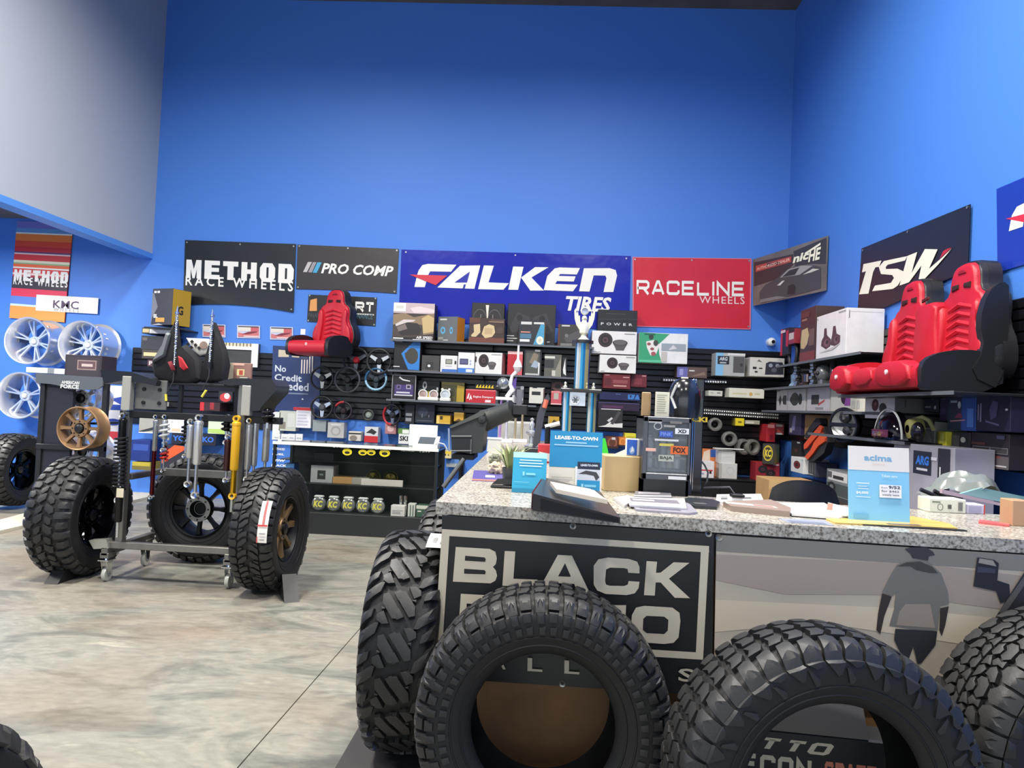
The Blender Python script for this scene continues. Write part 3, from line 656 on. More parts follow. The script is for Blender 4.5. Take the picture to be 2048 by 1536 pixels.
for i, (x, y, lb) in enumerate(((428, 661, 'first of three small red and white framed truck prints, behind the whip'), (497, 663, 'middle one of three small red and white framed truck prints'), (563, 666, 'small red and white framed truck print nearest the single seat'))):
    w_, h_ = 23, 13
    banner('framed_print', lb, 'picture', [(x-w_, y-h_), (x+w_, y-h_+1.5), (x+w_, y+h_+1), (x-w_, y+h_)], (190, 196, 216),
           [('r', (44, 40, 52), .05, .85, .95, .93), ('r', (214, 206, 196), .05, .55, .6, .85), ('r', (190, 90, 96), .6, .5, .95, .85), ('p', (196, 112, 112), [(.05, .1), (.95, .1), (.95, .55), (.6, .5), (.3, .35), (.05, .45)]), ('p', (120, 40, 52), [(.2, .3), (.5, .5), (.9, .56), (.85, .45), (.5, .3)]), ('r', (230, 190, 186), .3, .1, .95, .2)], grom=False, group=None, bump=0)
# light patches of fresher paint beside the alcove
kp = K(400, 620, 8.533)
banner('poster', 'navy poster reading No Credit Needed with a small striped flag', 'poster', [(546, 691), (642, 697), (638, 833), (541, 828)], (42, 58, 104),
       [('T', (206, 214, 224), [(550, 743), (573, 731)], 'No', .025), ('T', (206, 214, 224), [(549, 761), (604, 750)], 'Credit', .025), ('T', (206, 214, 224), [(549, 779), (618, 766)], 'Needed', .025), ('P', (120, 134, 160), kp((1310, 1400), (1850, 1420), (1850, 1445), (1310, 1425))),
        ('P', (46, 62, 108), kp((1320, 790), (1330, 680), (1360, 660), (1380, 790))), ('P', (196, 186, 164), kp((1345, 675), (1520, 690), (1520, 800), (1340, 800))), ('P', (196, 186, 164), kp((1580, 720), (1700, 725), (1700, 810), (1570, 800))),
        ('P', (70, 80, 106), kp((1730, 725), (1860, 730), (1850, 830), (1725, 830)))]+[('P', (226, 214, 210), kp((1735+i*46, 840 if i < 3 else 740), (1757+i*46, 840 if i < 3 else 740), (1748+i*46, 1080), (1726+i*46, 1078))) for i in range(5)]+[('P', (226, 226, 226), kp((1735, 1530), (1755, 1500), (1775, 1530)))], off=.042, grom=False, bump=0)
# framed mirror panel on the wall under the small prints
m0, m1, m2, m3 = [onY(x, y, YB-.05) for x, y in ((446, 685), (520, 689), (516, 735), (445, 732))]
fm = thing('wall_panel', 'white framed grey panel with pale ribs between the flags and the navy poster', 'frame', m3)
b = MB(); w_, h_ = m2.x-m3.x, m0.z-m3.z
b.box(0, -.01, 0, w_, .04, h_, mat((60, 62, 60), .5)); b.build('panel', fm, ang=0)
b = MB(); wm = mat((222, 228, 226), .4)
b.box(w_*.82, -.03, 0, w_, -.01, h_, wm); b.box(0, -.03, h_*.72, w_*.82, -.01, h_*.86, wm); b.build('frame', fm, ang=0)
rb = MB(); rb.box(0, -.02, h_*.86, .035, -.01, h_, mat((206, 196, 166), .5)); r0 = rb.build('rib', fm, ang=0)
for i in range(1, 10):
    c = r0.copy(); COL.objects.link(c); c.parent = fm; c.location.x = i*w_/10.2
# ------------------------------------------------------------------ glass showcase
s0, s1 = onZ(560, 1066, 0), onZ(872, 1078, 0)
sx0, sx1, sy = -2.80, -1.07, 7.46; sh = .945
sc = thing('showcase', 'long glass showcase with a black frame and a white front edge', 'showcase', (sx0, sy, 0)); L = sx1-sx0; D = .55
BLK = mat((20, 21, 23), .4); 
m = MB(); m.box(0, .02, 0, L, D, .22, mat((30, 32, 34), .5), .004); m.build('plinth', sc)
for x in (0, L-.03):
    for y in (0, D-.03):
        m = MB(); m.box(x, y, .22, x+.03, y+.03, sh-.03, BLK); m.build('post', sc, ang=0)
m = MB(); m.box(0, D-.012, .22, L, D, sh-.03, mat((22, 26, 26), .5)); m.build('back_panel', sc, ang=0)
m = MB(); m.box(.03, .01, .22, L-.03, .015, sh-.04, glass((.02, .03, .026), .1)); m.build('front_pane', sc, ang=0)
m = MB(); m.box(0, 0, sh-.03, L, D, sh-.01, mat((46, 50, 50), .15)); m.box(-.005, -.012, sh-.032, L+.005, 0, sh, mat((220, 222, 216), .35)); m.build('top', sc, ang=0)
m = MB(); m.box(.03, .14, .50, L-.03, D-.02, .512, mat((40, 44, 44), .2)); m.build('shelf', sc, ang=0)
m = MB(); m.box(.03, .14, .742, L-.03, D-.02, .75, mat((40, 44, 44), .2)); m.build('shelf', sc, ang=0)
# stickers along the front pane, as flat print
def su(px, py): p = onY(px, py, sy); return p.x-sx0, p.z
ST = [(553, 878, 563, 890, '1', WHT), (565, 883, 597, 891, 'LINOX', WHT), (545, 895, 569, 901, 'METHOD', WHT), (544, 906, 568, 911, 'FUEL', WHT), (545, 918, 570, 924, 'mw', WHT), (542, 928, 572, 934, 'BLACK', WHT), (666, 889, 700, 897, 'SYCLO', WHT), (750, 893, 782, 901, 'DICK', WHT), (802, 898, 829, 904, 'METHOD', WHT), (837, 900, 862, 906, 'TSW', WHT)]
mb = MB()
for i, (x0, y0, x1, y1, tx, c) in enumerate(ST):
    a, z1 = su(x0, y0); b, z0 = su(x1, y1); tv, fs = text2d(tx, .03, .1)
    mb = MB(); mb.add([(a+(b-a)*p, .0075, z0+(z1-z0)*q) for p, q in tv], fs, mat(c, .5)); mb.build('sticker', sc, ang=0)
for x, y, rx, ry, c in ((694, 904, 10, 7, (226, 206, 36)), (725, 905, 9, 6, (226, 206, 36)), (742, 905, 9, 6, (226, 206, 36)), (769, 906, 11, 8, (226, 206, 36))):
    a, z = su(x, y); k = 7.46/1450
    mb = MB(); mb.add([(a+p*k, .0079, z+q*k) for p, q in ellip(0, 0, rx, ry, 14)], [tuple(range(14))], mat(c, .5))
    mb.add([(a+p*k, .0073, z-.002+q*k) for p, q in ellip(0, -1, rx*.55, ry*.4, 10)], [tuple(range(10))], mat((30, 30, 26), .5)); mb.build('sticker', sc, ang=0)
mb = MB(); a, z1 = su(712, 892); b, z0 = su(741, 898); mb.add([(a, .0076, z0), (b, .0076, z0), (b, .0076, z1), (a, .0076, z1)], [(0, 1, 2, 3)], mat((222, 120, 110), .5))
mb.build('sticker', sc, ang=0)
# goods inside
def scase(x0, y0, x1, y1, yy): p, q = onY(x0, y1, sy+yy), onY(x1, y0, sy+yy); return p.x, q.x, p.z, q.z
def inbox(label, px, yy, zb, d, col, items=(), name='small_box', cat='box', side=None):
    x0, x1, z0, z1 = scase(*px, yy); return carton(name, label, cat, ((x0+x1)/2, sy+yy, zb), x1-x0, z1-z0, d, col, items, side=side)
inbox('grey box with a dark square picture on the upper showcase shelf', (621, 920, 668, 952), .2, .512, .2, (176, 182, 176), [('r', (44, 52, 46), .3, .2, .66, .72), ('r', (120, 140, 130), .4, .42, .56, .52)])
inbox('flat wooden board next to the grey box in the showcase', (664, 947, 705, 958), .2, .512, .2, (196, 152, 92), cat='board', name='wooden_board')
inbox('clear bag of bulbs lying next to the wooden board', (704, 945, 738, 957), .19, .512, .15, (170, 168, 150), cat='bag', name='parts_bag')
for i, (x, lb) in enumerate(((746, 'left one of two gold tinted round lamps in the showcase'), (781, 'right one of two gold tinted round lamps in the showcase'))):
    p = onY(x, 946, sy+.25); t = thing('round_lamp', lb, 'lamp', (p.x, sy+.27, .512), group=None)
    m = MB(); m.lathe([(.001, -.02), (.055, -.015), (.068, 0), (.072, .03), (.06, .09), (.03, .12), (.001, .125)], mat((96, 84, 24), .12, .8), 24, 'y', at=(0, 0, .073)); m.build('lens', t)
    m = MB(); m.lathe([(.073, -.005), (.078, 0), (.078, .02), (.073, .025)], mat((206, 190, 70), .2, .8), 24, 'y', at=(0, 0, .078), closed=True); m.build('bezel', t)
inbox('white card under the gold lamps at the front of the showcase shelf', (722, 957, 806, 966), .16, .512, .03, (226, 222, 206), cat='card', name='price_card')
# five round lamps with yellow lettered covers on the lower shelf
for i in range(5):
    p = onY(637+i*29.6, 1000, sy+.12)
    t = thing('covered_lamp', ['round lamp with yellow lettered cover nearest the all-terrain tire', 'second lettered lamp from the tire on the low showcase shelf', 'middle one of five lettered lamps on the low showcase shelf', 'fourth lettered lamp from the tire in the showcase', 'lettered lamp wrapped in a plastic bag, last of the row of five'][i], 'lamp', (p.x, sy+.12, .22), group='five lettered lamps low in the showcase')
    m = MB(); m.lathe([(.001, 0), (.06, 0), (.074, .012), (.074, .05), (.05, .09), (.001, .1)], mat((120, 124, 122) if i < 4 else (150, 152, 146), .25, .3), 24, 'y', at=(0, 0, .0765)); m.build('housing', t)
    mb = MB(); yel = mat((228, 222, 96), .5)
    for j, tx in enumerate('KC'):
        tv, fs = text2d(tx, .05, .15); mb.add([(-.052+j*.046+q*.052, -.002-j*.001, .045+r*.068) for q, r in tv], fs, yel)
    mb.build('cover_lettering', t, ang=0)
    m = MB(); m.box(-.055, .005, .138, .05, .06, .166, mat((176, 182, 176), .35), .012); m.build('bracket', t)
p = onY(806, 985, sy+.2); t = thing('chrome_tube', 'pair of short chrome tubes standing right of the lettered lamps', 'tube', (p.x, sy+.2, .22))
m = MB()
for x in (-.018, .03): m.lathe([(.001, 0), (.02, 0), (.02, .2), (.017, .2), (.017, .01)], mat((214, 216, 214), .1, 1), 16, 'z', at=(x, 0, 0))
m.build('tube', t)
inbox('white box in front of the chrome tubes low in the showcase', (781, 1011, 810, 1031), .06, .22, .1, (214, 214, 206), lines((150, 150, 150), .1, .2, .9, .6, 3))
inbox('green box with a white lid at the right end of the showcase', (832, 1008, 866, 1030), .08, .22, .15, (62, 96, 74), [('r', (214, 218, 200), .0, .7, 1, 1), ('r', (230, 230, 226), .08, .45, .3, .55)])
inbox('white slotted box beside the green box in the showcase', (815, 1004, 831, 1029), .08, .22, .1, (206, 212, 200), [('r', (60, 90, 70), .3, .05, .42, .9), ('r', (60, 90, 70), .66, .05, .78, .9)])
inbox('blue open bin at the left end of the showcase', (568, 900, 590, 934), .2, .512, .15, (40, 96, 176), [('p', (96, 156, 214), [(0, .75), (1, .8), (1, 1), (0, 1)]), ('r', (18, 26, 38), .5, 0, 1, .55)], name='parts_bin', cat='bin')
inbox('row of dark lamps lying on the top showcase shelf', (628, 905, 668, 918), .2, .75, .2, (40, 42, 42), cat='lamp', name='dark_lamp')
# things standing on the showcase
p = onY(852, 888, sy+.2)
t = thing('tablet_stand', 'white card terminal with a grey screen on the showcase', 'terminal', (p.x, sy+.14, .935))
m = MB(); wp_ = mat((226, 230, 226), .35)
m.prism([(0, 0), (.2, 0), (.2, .12), (.02, .03)], -.13, .13, wp_, 'yz'); m.build('body', t)
m = MB(); m.xf = Matrix.Translation((0, .02, .031)) @ Matrix.Rotation(.463, 4, 'X'); m.box(-.085, .025, .0, .085, .17, .004, mat((86, 92, 90), .2)); m.build('screen', t, ang=0)
t2 = carton('white_sign', 'blank white card standing behind the white card terminal', 'sign', (onY(846, 880, sy+.4).x, sy+.4, .935), .31, .235, .012, (222, 228, 226))
m = MB(); a = onY(875, 892, sy+.15); m.tube([(a.x-.05, sy+.2, .96), (a.x, sy+.16, 1.0), (a.x+.07, sy+.15, .985), (a.x+.1, sy+.16, .935)], .007, mat((220, 222, 220), .4), 6); tag(m.build('white_cable'), 'white cable looping from the card terminal over the showcase end', 'cable')
# ------------------------------------------------------------------ rolling suspension display stand
STL = mat((128, 126, 120), .38, .75, var=.12, vs=12); CHR = mat((214, 216, 218), .12, 1); DKM = mat((26, 27, 29), .45, .3)
YF = 5.25; YR = 5.75
st = thing('suspension_stand', 'rolling grey steel stand hung with shock absorbers', 'display stand', (0, 0, 0))
def pt(x, y, Y=YF): return onY(x, y, Y)
def bar(name, a, b, w, d, m=STL, par=st):
    """square tube between two points"""
    a, b = Vector(a), Vector(b); L = (b-a).length; z = (b-a).normalized()
    u = Vector((0, 1, 0)); u = (u-z*u.dot(z)).normalized() if abs(z.y) < .9 else Vector((1, 0, 0)); v = z.cross(u)
    mb = MB(Matrix(((v.x, u.x, z.x, a.x), (v.y, u.y, z.y, a.y), (v.z, u.z, z.z, a.z), (0, 0, 0, 1)))); mb.box(-w/2, -d/2, 0, w/2, d/2, L, m, .004); return mb.build(name, par)
xl, xr = pt(236, 1080).x, pt(467, 1095).x
zb = .27; zt = pt(255, 755).z; zc = 1.245
bar('base_bar', (xl-.1, YF, zb), (xr+.03, YF, zb), .05, .05)
for x in (xl-.07, xr-.02): bar('side_rail', (x, YF-.05, zb-.045), (x, YF+.6, zb-.045), .06, .05)
bar('post', (xl, YF+.03, zb), (xl, YF+.03, zc+.01), .055, .055); bar('post', (xr, YF+.03, zb), (xr, YF+.03, zc+.3), .06, .055)
zr_ = pt(305, 942, YR).z
for x in (xl+.02, xr): bar('cross_arm', (x, YF+.06, zr_), (x, YR+.03, zr_), .045, .045)
bar('cross_bar', (xl+.045, YR, pt(305, 942, YR).z), (xr-.025, YR, pt(305, 942, YR).z), .06, .05)
bar('top_bar', (xl-.05, YF+.03, zc-.01), (xr+.30, YF+.03, zc-.01), .05, .05, DKM)
RAIL = mat((168, 166, 156), .45, .3)
bar('frame_rail', (xl+.02, YF-.02, zc+.02), (xl+.02, YF-.02, zc+.27), .065, .06, RAIL); bar('frame_rail', (xr+.05, YF-.02, zc+.02), (xr+.05, YF-.02, zc+.24), .065, .06, RAIL)
m = MB(); cm = mat((116, 116, 112), .45, .5); z = zc
m.box(xl+.05, YF+.02, z+.03, xl+.29, YF+.04, z+.25, cm, .003)
for dx in (.12, .24):
    for dz in (.08, .18): m.cyl((xl+dx, YF+.01, z+dz), (xl+dx, YF+.025, z+dz), .014, DKM, n=10)
m.build('channel_plate', st)
m = MB(); m.box(xr-.04, YF+.02, z+.03, xr+.02, YF+.04, z+.22, cm, .003)
for dz in (.07, .18): m.cyl((xr-.01, YF+.01, z+dz), (xr-.01, YF+.025, z+dz), .014, DKM, n=10)
m.build('channel_plate', st)
m = MB(); bl = mat((20, 23, 28), .35)
q = [pt(*p) for p in ((207, 740), (268, 744), (320, 762), (317, 772), (290, 766), (250, 762), (215, 768))]; m.prism([(p.x, p.z) for p in q], YF-.04, YF+.25, bl); m.build('bump_plate', st)
m = MB(); q = [pt(*p) for p in ((440, 764), (470, 757), (548, 759), (556, 772), (553, 785), (528, 812), (522, 822), (505, 822), (502, 770), (460, 771))]; m.prism([(p.x, p.z) for p in q], YF-.04, YF+.25, bl); m.build('bump_plate', st)
def caster(x, y, par):
    m = MB(); m.lathe([(.012, -.014), (.05, -.014), (.052, -.008), (.052, .008), (.05, .014), (.012, .014)], mat((176, 178, 168), .3), 20, 'x', at=(x, y+.02, .053)); w = m.build('caster_wheel', par)
    m = MB()
    for dx in (-.022, .019): m.prism([(y-.03, .16), (y+.05, .16), (y+.035, .045), (y+.005, .045)], x+dx, x+dx+.003, CHR, 'yz')
    m.box(x-.04, y-.04, .155, x+.04, y+.06, .165, CHR, .002); m.cyl((x-.025, y+.02, .053), (x+.025, y+.02, .053), .008, CHR, n=8); m.cyl((x, y+.01, .16), (x, y+.01, .18), .02, CHR, n=12); m.build('caster_fork', par)
    m = MB(); m.box(x-.032, y-.03, .175, x+.032, y+.06, .215, STL, .003); m.build('caster_block', par)
for x in (xl-.07, xr-.02):
    for y in (YF-.02, YF+.5): caster(x, y, st)
m = MB(); q = [(xl-.1-.09, zb+.03), (xl-.06, zb+.045), (xl-.04, zb-.02), (xl-.15, zb-.03)]; m.prism(q, YF-.05, YF+.02, mat((170, 170, 158), .35, .6)); m.build('foot_plate', st)
# ---- shocks, each its own thing hanging from the top bar
def shock(label, x, yt, yb, Y, r, body, rod=None, frac=.6, coil=None, eye=True, rodr=None, res=None, name='shock_absorber', par=None, metal=.7, coil_span=None):
    p, q = pt(x, yt, Y), pt(x-(yb-yt)*.045, yb, Y); zt_, zb_ = p.z, q.z; L = zt_-zb_
    t = thing(name, label, 'shock absorber', (p.x, Y, zb_)); zm = L*(1-frac)
    bm = mat(body, .22, metal); rm = mat(rod or (206, 208, 208), .15, .9)
    m = MB(); m.lathe([(.001, zm), (r*.8, zm), (r, zm+.012), (r, L-.07), (r*1.08, L-.068), (r*1.08, L-.05), (r*.7, L-.04), (.001, L-.035)], bm, 20); m.build('body', t)
    m = MB(); rr = rodr or r*.42; m.cyl((0, 0, .02), (0, 0, zm+.02), rr, rm, n=12); m.build('rod', t)
    if eye:
        m = MB()
        for z_ in ((.0, L-.02) if eye != 'low' else (.0,)): m.lathe([(r*.45, -.016), (r*.85, -.018), (r*.85, .018), (r*.45, .016)], bm if body == (226, 172, 36) else CHR, 16, 'y', at=(0, 0, z_), closed=True)
        m.build('eyelet', t)
    if coil:
        a, b = coil_span or (.08, L*.72); n = int((b-a)/.028); pts = [(1.55*r*cos(k*pi/5), 1.55*r*sin(k*pi/5), a+(b-a)*k/(n*10)) for k in range(n*10+1)]
        m = MB(); m.tube(pts, .0085, mat(coil, .3, .3), 6); m.build('coil_spring', t, ang=60)
    if res:
        m = MB(); dx = res; m.cyl((dx, 0, L*.45), (dx, 0, L*.9), r*.75, CHR, n=16); m.box(min(0, dx), -.012, L*.86, max(0, dx), .012, L*.9, CHR); m.build('reservoir', t)
    return t
SB = 'shock absorbers on the suspension stand'
shock('black coilover with chrome studs on the far left of the stand', 247, 826, 1000, YF-.05, .028, (30, 31, 33), (196, 196, 196), .5, (30, 30, 32))
shock('second black strut with a pale paper label, low on the left post', 241, 960, 1080, YF-.09, .026, (36, 36, 36), None, .7, None, eye=False)
m = MB(); p = pt(241, 985, YF-.115); m.box(p.x-.026, YF-.122, p.z-.035, p.x+.026, YF-.119, p.z+.03, mat((206, 196, 168), .6)); o = m.build('paper_label', ang=0); tag(o, 'pale paper label stuck on the black strut by the left post', 'label')
shock('slim steel shock with a maroon sleeve beside the left post', 313, 828, 995, YF, .018, (150, 150, 150), (92, 30, 34), .45, None, rodr=.016)
shock('silver coil spring shock next to the slim maroon sleeved one', 331, 828, 900, YF, .02, (186, 188, 186), None, .7, (198, 200, 198))
shock('red coil spring hanging low next to the steel shock', 330, 880, 942, YF+.06, .016, (60, 20, 20), None, .6, (196, 44, 36))
shock('short polished canister shock with a long thin rod', 383, 838, 968, YF, .028, (196, 198, 198), None, .6, None)
shock('long polished shock cylinder in the middle of the stand', 399, 830, 990, YF-.04, .03, (210, 212, 212), None, .62, None)
shock('black bellowed coil shock left of the polished shocks', 375, 828, 912, YF+.08, .02, (24, 24, 26), None, .6, (26, 27, 29))
shock('black coil shock right of the polished shocks', 455, 828, 885, YF+.08, .022, (24, 24, 26), None, .6, (28, 28, 30))
shock('dark maroon shock next to the yellow shock', 457, 868, 960, YF+.05, .024, (58, 26, 28), None, .8, None, metal=.2)
shock('bright yellow shock with a yellow eyelet at the right post', 474, 832, 992, YF-.06, .03, (226, 172, 36), (226, 172, 36), .68, None, metal=.1, rodr=.02)
m = MB(); p = pt(464, 1010, YF-.06); m.cyl((p.x, p.y, p.z-.05), (p.x, p.y, p.z+.06), .015, mat((176, 180, 168), .3, .8), n=12); tag(m.build('steel_sleeve'), 'short steel sleeve under the yellow shock', 'sleeve')
for i, (x, yt, yb, r, lb) in enumerate(((500, 836, 958, .024, 'silver tube shock just right of the right post'), (513, 832, 950, .022, 'second silver tube shock right of the post, partly behind the first'), (535, 832, 940, .026, 'outermost silver shock with a black collar at the right end of the top bar'))):
    shock(lb, x, yt, yb, YF+.02+i*.03, r, (178, 180, 180), None, .85, None, eye=(i != 1))
# short black strut heads standing on the bar end
shock('black ribbed bump stop at the right end of the top bar', 537, 806, 862, YF-.03, .028, (22, 22, 24), None, .7, (26, 26, 28), eye=False)
# whips and flags on top
for i, (x, yt, yb, lb) in enumerate(((356, 618, 738, 'left spiral chrome whip aerial on the suspension stand'), (427, 624, 730, 'right spiral chrome whip aerial on the suspension stand'))):
    p, q = pt(x, yt, YF+.05), pt(x-8, yb, YF+.05); t = thing('whip_aerial', lb, 'aerial', (q.x, YF+.05, q.z)); L = p.z-q.z
    m = MB(); n = 60; m.tube([(.007*cos(k*1.3), .007*sin(k*1.3), L*.95*k/(n*2)) for k in range(n*2+1)], .006, CHR, 6); m.build('spiral_tube', t, ang=60)
    m = MB(); m.cyl((0, 0, 0), (0, 0, L), .007, CHR, n=10); m.cyl((0, 0, L*.92), (0, 0, L*.95), .016, CHR, n=12); m.cyl((0, 0, L), (0, 0, L+.02), .005, CHR, n=8); m.build('rod', t)
    m = MB(); m.cyl((0, 0, -.03), (0, 0, .02), .02, DKM, n=12); m.tube([(.01, -.02, -.03), (.015, -.03, -.09), (-.01, -.03, -.15), (-.03, -.03, -.19)], .004, mat((40, 40, 42), .5), 6); m.build('base', t)
    m = MB(); m.cyl((-.03, -.03, -.24), (-.035 if i == 0 else -.0, -.03, -.19), .009, mat((222, 206, 66), .4), n=8); m.build('connector', t)
FLG = mat((26, 26, 30), .8, var=.2, vs=8)
def flag(label, polys, th=.03):
    t = thing('folded_flag', label, 'flag', (0, 0, 0)); return t
def cloth(name, par, poly, Y, th, m, n=1):
    q = [pt(*p, Y) for p in poly]; mb = MB(); c = Vector((sum(p.x for p in q)/len(q), 0, sum(p.z for p in q)/len(q)))
    ins = [(c.x+(p.x-c.x)*.86, c.z+(p.z-c.z)*.86) for p in q]; k = len(q)
    ar = sum(q[i].x*q[(i+1) % k].z-q[(i+1) % k].x*q[i].z for i in range(k))
    if ar < 0: q = q[::-1]; ins = ins[::-1]
    vs = [(a, Y-th, b) for a, b in ins]+[(p.x, Y-th*.4, p.z) for p in q]+[(p.x, Y+th*.5, p.z) for p in q]
    fs = [tuple(range(k))]+[(i, k+i, k+(i+1) % k, (i+1) % k) for i in range(k)]+[(k+i, 2*k+i, 2*k+(i+1) % k, k+(i+1) % k) for i in range(k)]+[tuple(range(3*k-1, 2*k-1, -1))]
    mb.add(vs, fs, m); return mb.build(name, par, ang=50)
YG = YF+.1
t = thing('folded_flag', 'black folded flag with red straps around the left whip', 'flag', onY(345, 760, YG)); o0 = t.location.copy()
def into(t, o): o.location = -t.location; return o
into(t, cloth('cloth', t, ((354, 640), (360, 700), (372, 690), (402, 720), (405, 760), (385, 768), (330, 766), (312, 752), (306, 728), (330, 690)), YG, .05, FLG))
into(t, cloth('hood', t, ((328, 690), (336, 665), (342, 668), (330, 712), (306, 726)), YG-.055, .03, mat((108, 112, 116), .6)))
into(t, cloth('strap', t, ((357, 712), (364, 716), (376, 736), (368, 741), (360, 734)), YG-.075, .012, mat((186, 36, 46), .6)))
into(t, cloth('strap', t, ((336, 724), (343, 722), (350, 740), (344, 742)), YG-.07, .01, mat((120, 30, 38), .6)))
t = thing('folded_flag', 'black folded flag hanging from the right whip', 'flag', onY(440, 760, YG))
into(t, cloth('cloth', t, ((430, 645), (436, 660), (452, 700), (458, 730), (452, 764), (420, 766), (404, 764), (412, 720), (424, 680)), YG+.02, .05, FLG))
t = thing('checkered_flag', 'small black and white checkered cloth between the two whips', 'flag', onY(385, 720, YG+.12))
into(t, cloth('cloth', t, ((373, 676), (420, 678), (420, 705), (400, 712), (386, 700)), YG+.12, .012, mat((226, 222, 214), .7)))
mb = MB()
for x, y in ((384, 683), (391, 690), (398, 696), (376, 688), (383, 695)):
    q = [pt(x+a, y+b, YG+.10) for a, b in ((-4, 0), (0, -4), (4, 0), (0, 4))]; mb.add([(p.x, p.y, p.z) for p in q], [(0, 3, 2, 1)], mat((24, 24, 26), .7))
mb.add([tuple(pt(407+8*cos(a*pi/5), 690+8*sin(a*pi/5), YG+.099)) for a in range(10)], [tuple(range(9, -1, -1))], mat((150, 128, 116), .7)); into(t, mb.build('checks', t, ang=0))
m = MB(); a = pt(396, 700, YG+.13); m.cyl((a.x, a.y, pt(396, 770, YG+.13).z), a, .006, DKM, n=8); into(t, m.build('stick', t))
# shelf board under the flags
bar('flag_board', (xl+.3, YF+.16, pt(360, 768, YF+.16).z), (xr, YF+.16, pt(360, 768, YF+.16).z), .02, .2, DKM)
bar('board_leg', (xl+.36, YF+.1, zc), (xl+.36, YF+.1, pt(360, 768).z), .03, .03, DKM); bar('board_leg', (xr-.08, YF+.1, zc), (xr-.08, YF+.1, pt(360, 768).z), .03, .03, DKM)
# tyre wedges
for x, y, lb, rz, tx in ((T2.location.x+.23, 5.08, 'black plastic wedge with white lettering at the foot of the all-terrain tire', .5, 1), (T1.location.x+.02, 5.2, 'black plastic wedge under the front of the left mud tire', 0, 0)):
    t = thing('tire_wedge', lb, 'wedge', (x, y, 0), rz); m = MB()
    m.prism([(-.12, 0), (.14, 0), (.1, .15), (.04, .16)], -.05, .05, mat((24, 25, 26), .5), 'yz'); m.build('body', t)
    if tx:
        m = MB(); tv, fs = text2d('METHOD', .03); m.add([(.0506, -.02+.11*a, .04+.035*b+.0*a) for a, b in tv], fs, mat((206, 206, 206), .5)); m.build('lettering', t, ang=0)
# stickers on tyres
def tread_label(label, T, W, R, a0, a1, s0, s1, col, items, rzT=0):
    t = thing('tire_label', label, 'label', T.location+Vector((0, 0, R)))
    def wp(u, v, yy=0):
        a = a0+(a1-a0)*v; r = R+.004-yy; return Vector((W/2*(s0+(s1-s0)*u), -r*sin(a), r*cos(a)))
    m = MB(); m.grid(lambda u, v: wp(u, v), 3, 10, mat(col, .5)); m.build('sticker', t, ang=60)
    prints(t, 1, 1, items, 'print', y=-.001, step=.0006, warp=wp)
    return t
def cyl_items(items, n=6):
    out = []
    for it in items:
        if it[0] == 'r':
            a, b, c, d = it[2:6]; k = max(1, int((d-b)*n*2)); out += [('r', it[1], a, b+(d-b)*i/k, c, b+(d-b)*(i+1)/k) for i in range(k)]
        else: out.append(it)
    return out
tread_label('long white sticker with a red stripe on the all-terrain tire tread', T2, .31, .445, 1.62, .98, .42, .86, (226, 220, 212), cyl_items([('r', (186, 60, 60), .42, .42, .5, 1), ('r', (186, 60, 60), .56, .42, .64, 1), ('r', (186, 60, 60), 0, .38, 1, .42), ('r', (186, 60, 60), 0, .0, .1, .14), ('r', (150, 150, 150), .3, .06, .8, .09), ('r', (150, 150, 150), .25, .2, .85, .23)]))
TB = [o for o in bpy.data.objects if 'big mud tire' in o.get('label', '')and 'diagonal' in o['label']][0]
tread_label('crumpled white sticker on top of the big mud tire', TB, .29, .437, .40, .10, .4, 1.04, (232, 232, 230), cyl_items([('r', (190, 190, 190), .2, .3, .4, .6), ('r', (120, 120, 120), .6, .6, .75, .66), ('r', (170, 170, 170), .55, .2, .8, .3)]))
# ------------------------------------------------------------------ wheels on the alcove wall and the wheel rack
MIR = (232, 234, 238)
def wall_wheel(label, px, py, Y, R, wd, n, col=MIR, rough=.26, metal=.72, rot=.2, group=None, dish=.09, rz=-pi/2, split=True, hub=.07):
    p = onY(px, py, Y); t = thing('alloy_wheel', label, 'wheel', (p.x, Y+wd/2, p.z-R), rz, group)
    wheel_parts(t, R, R, wd, col, n, rough, metal, dish=dish, hub=hub, sw=.05, split=split, cap=True, holec=(200, 202, 206))
    for c in t.children: c.rotation_euler.x = rot if c.name.startswith(('spokes', 'hub')) else 0
    return t
wall_wheel('chrome deep dish wheel at top left of the alcove wall', 53, 681, 9.12, .305, .42, 6, dish=.14)
wall_wheel('chrome deep dish wheel beside it, above the wheel rack', 160, 688, 9.12, .30, .42, 8, dish=.16, rot=.5)
wall_wheel('chrome open-spoke wheel low on the alcove wall by the edge', 36, 791, 9.12, .30, .42, 5, dish=.12, rot=.0)
for x, y, lb in ((53, 681, 'left upper'), (160, 688, 'right upper'), (36, 791, 'low left')):   # bracket carrying each wheel
    p = onY(x, y, 9.5); m = MB(); m.box(p.x-.05, 9.3, p.z-.04, p.x+.05, YB, p.z+.04, mat((120, 124, 128), .4, .6), .004); tag(m.build('wheel_bracket'), 'grey wall bracket behind the %s chrome wheel' % lb, 'bracket')
for x0, x1, y, lb in ((52, 95, 737, 'left'), (108, 132, 740, 'right')):
    a, b = onY(x0, y, 9.0), onY(x1, y+2, 9.0); m = MB(); m.box(a.x, 9.0, a.z-.05, b.x, YB, a.z+.02, mat((196, 200, 200), .4), .004); tag(m.build('wall_ledge'), 'short pale ledge on the wall under the %s chrome wheel' % lb, 'ledge')
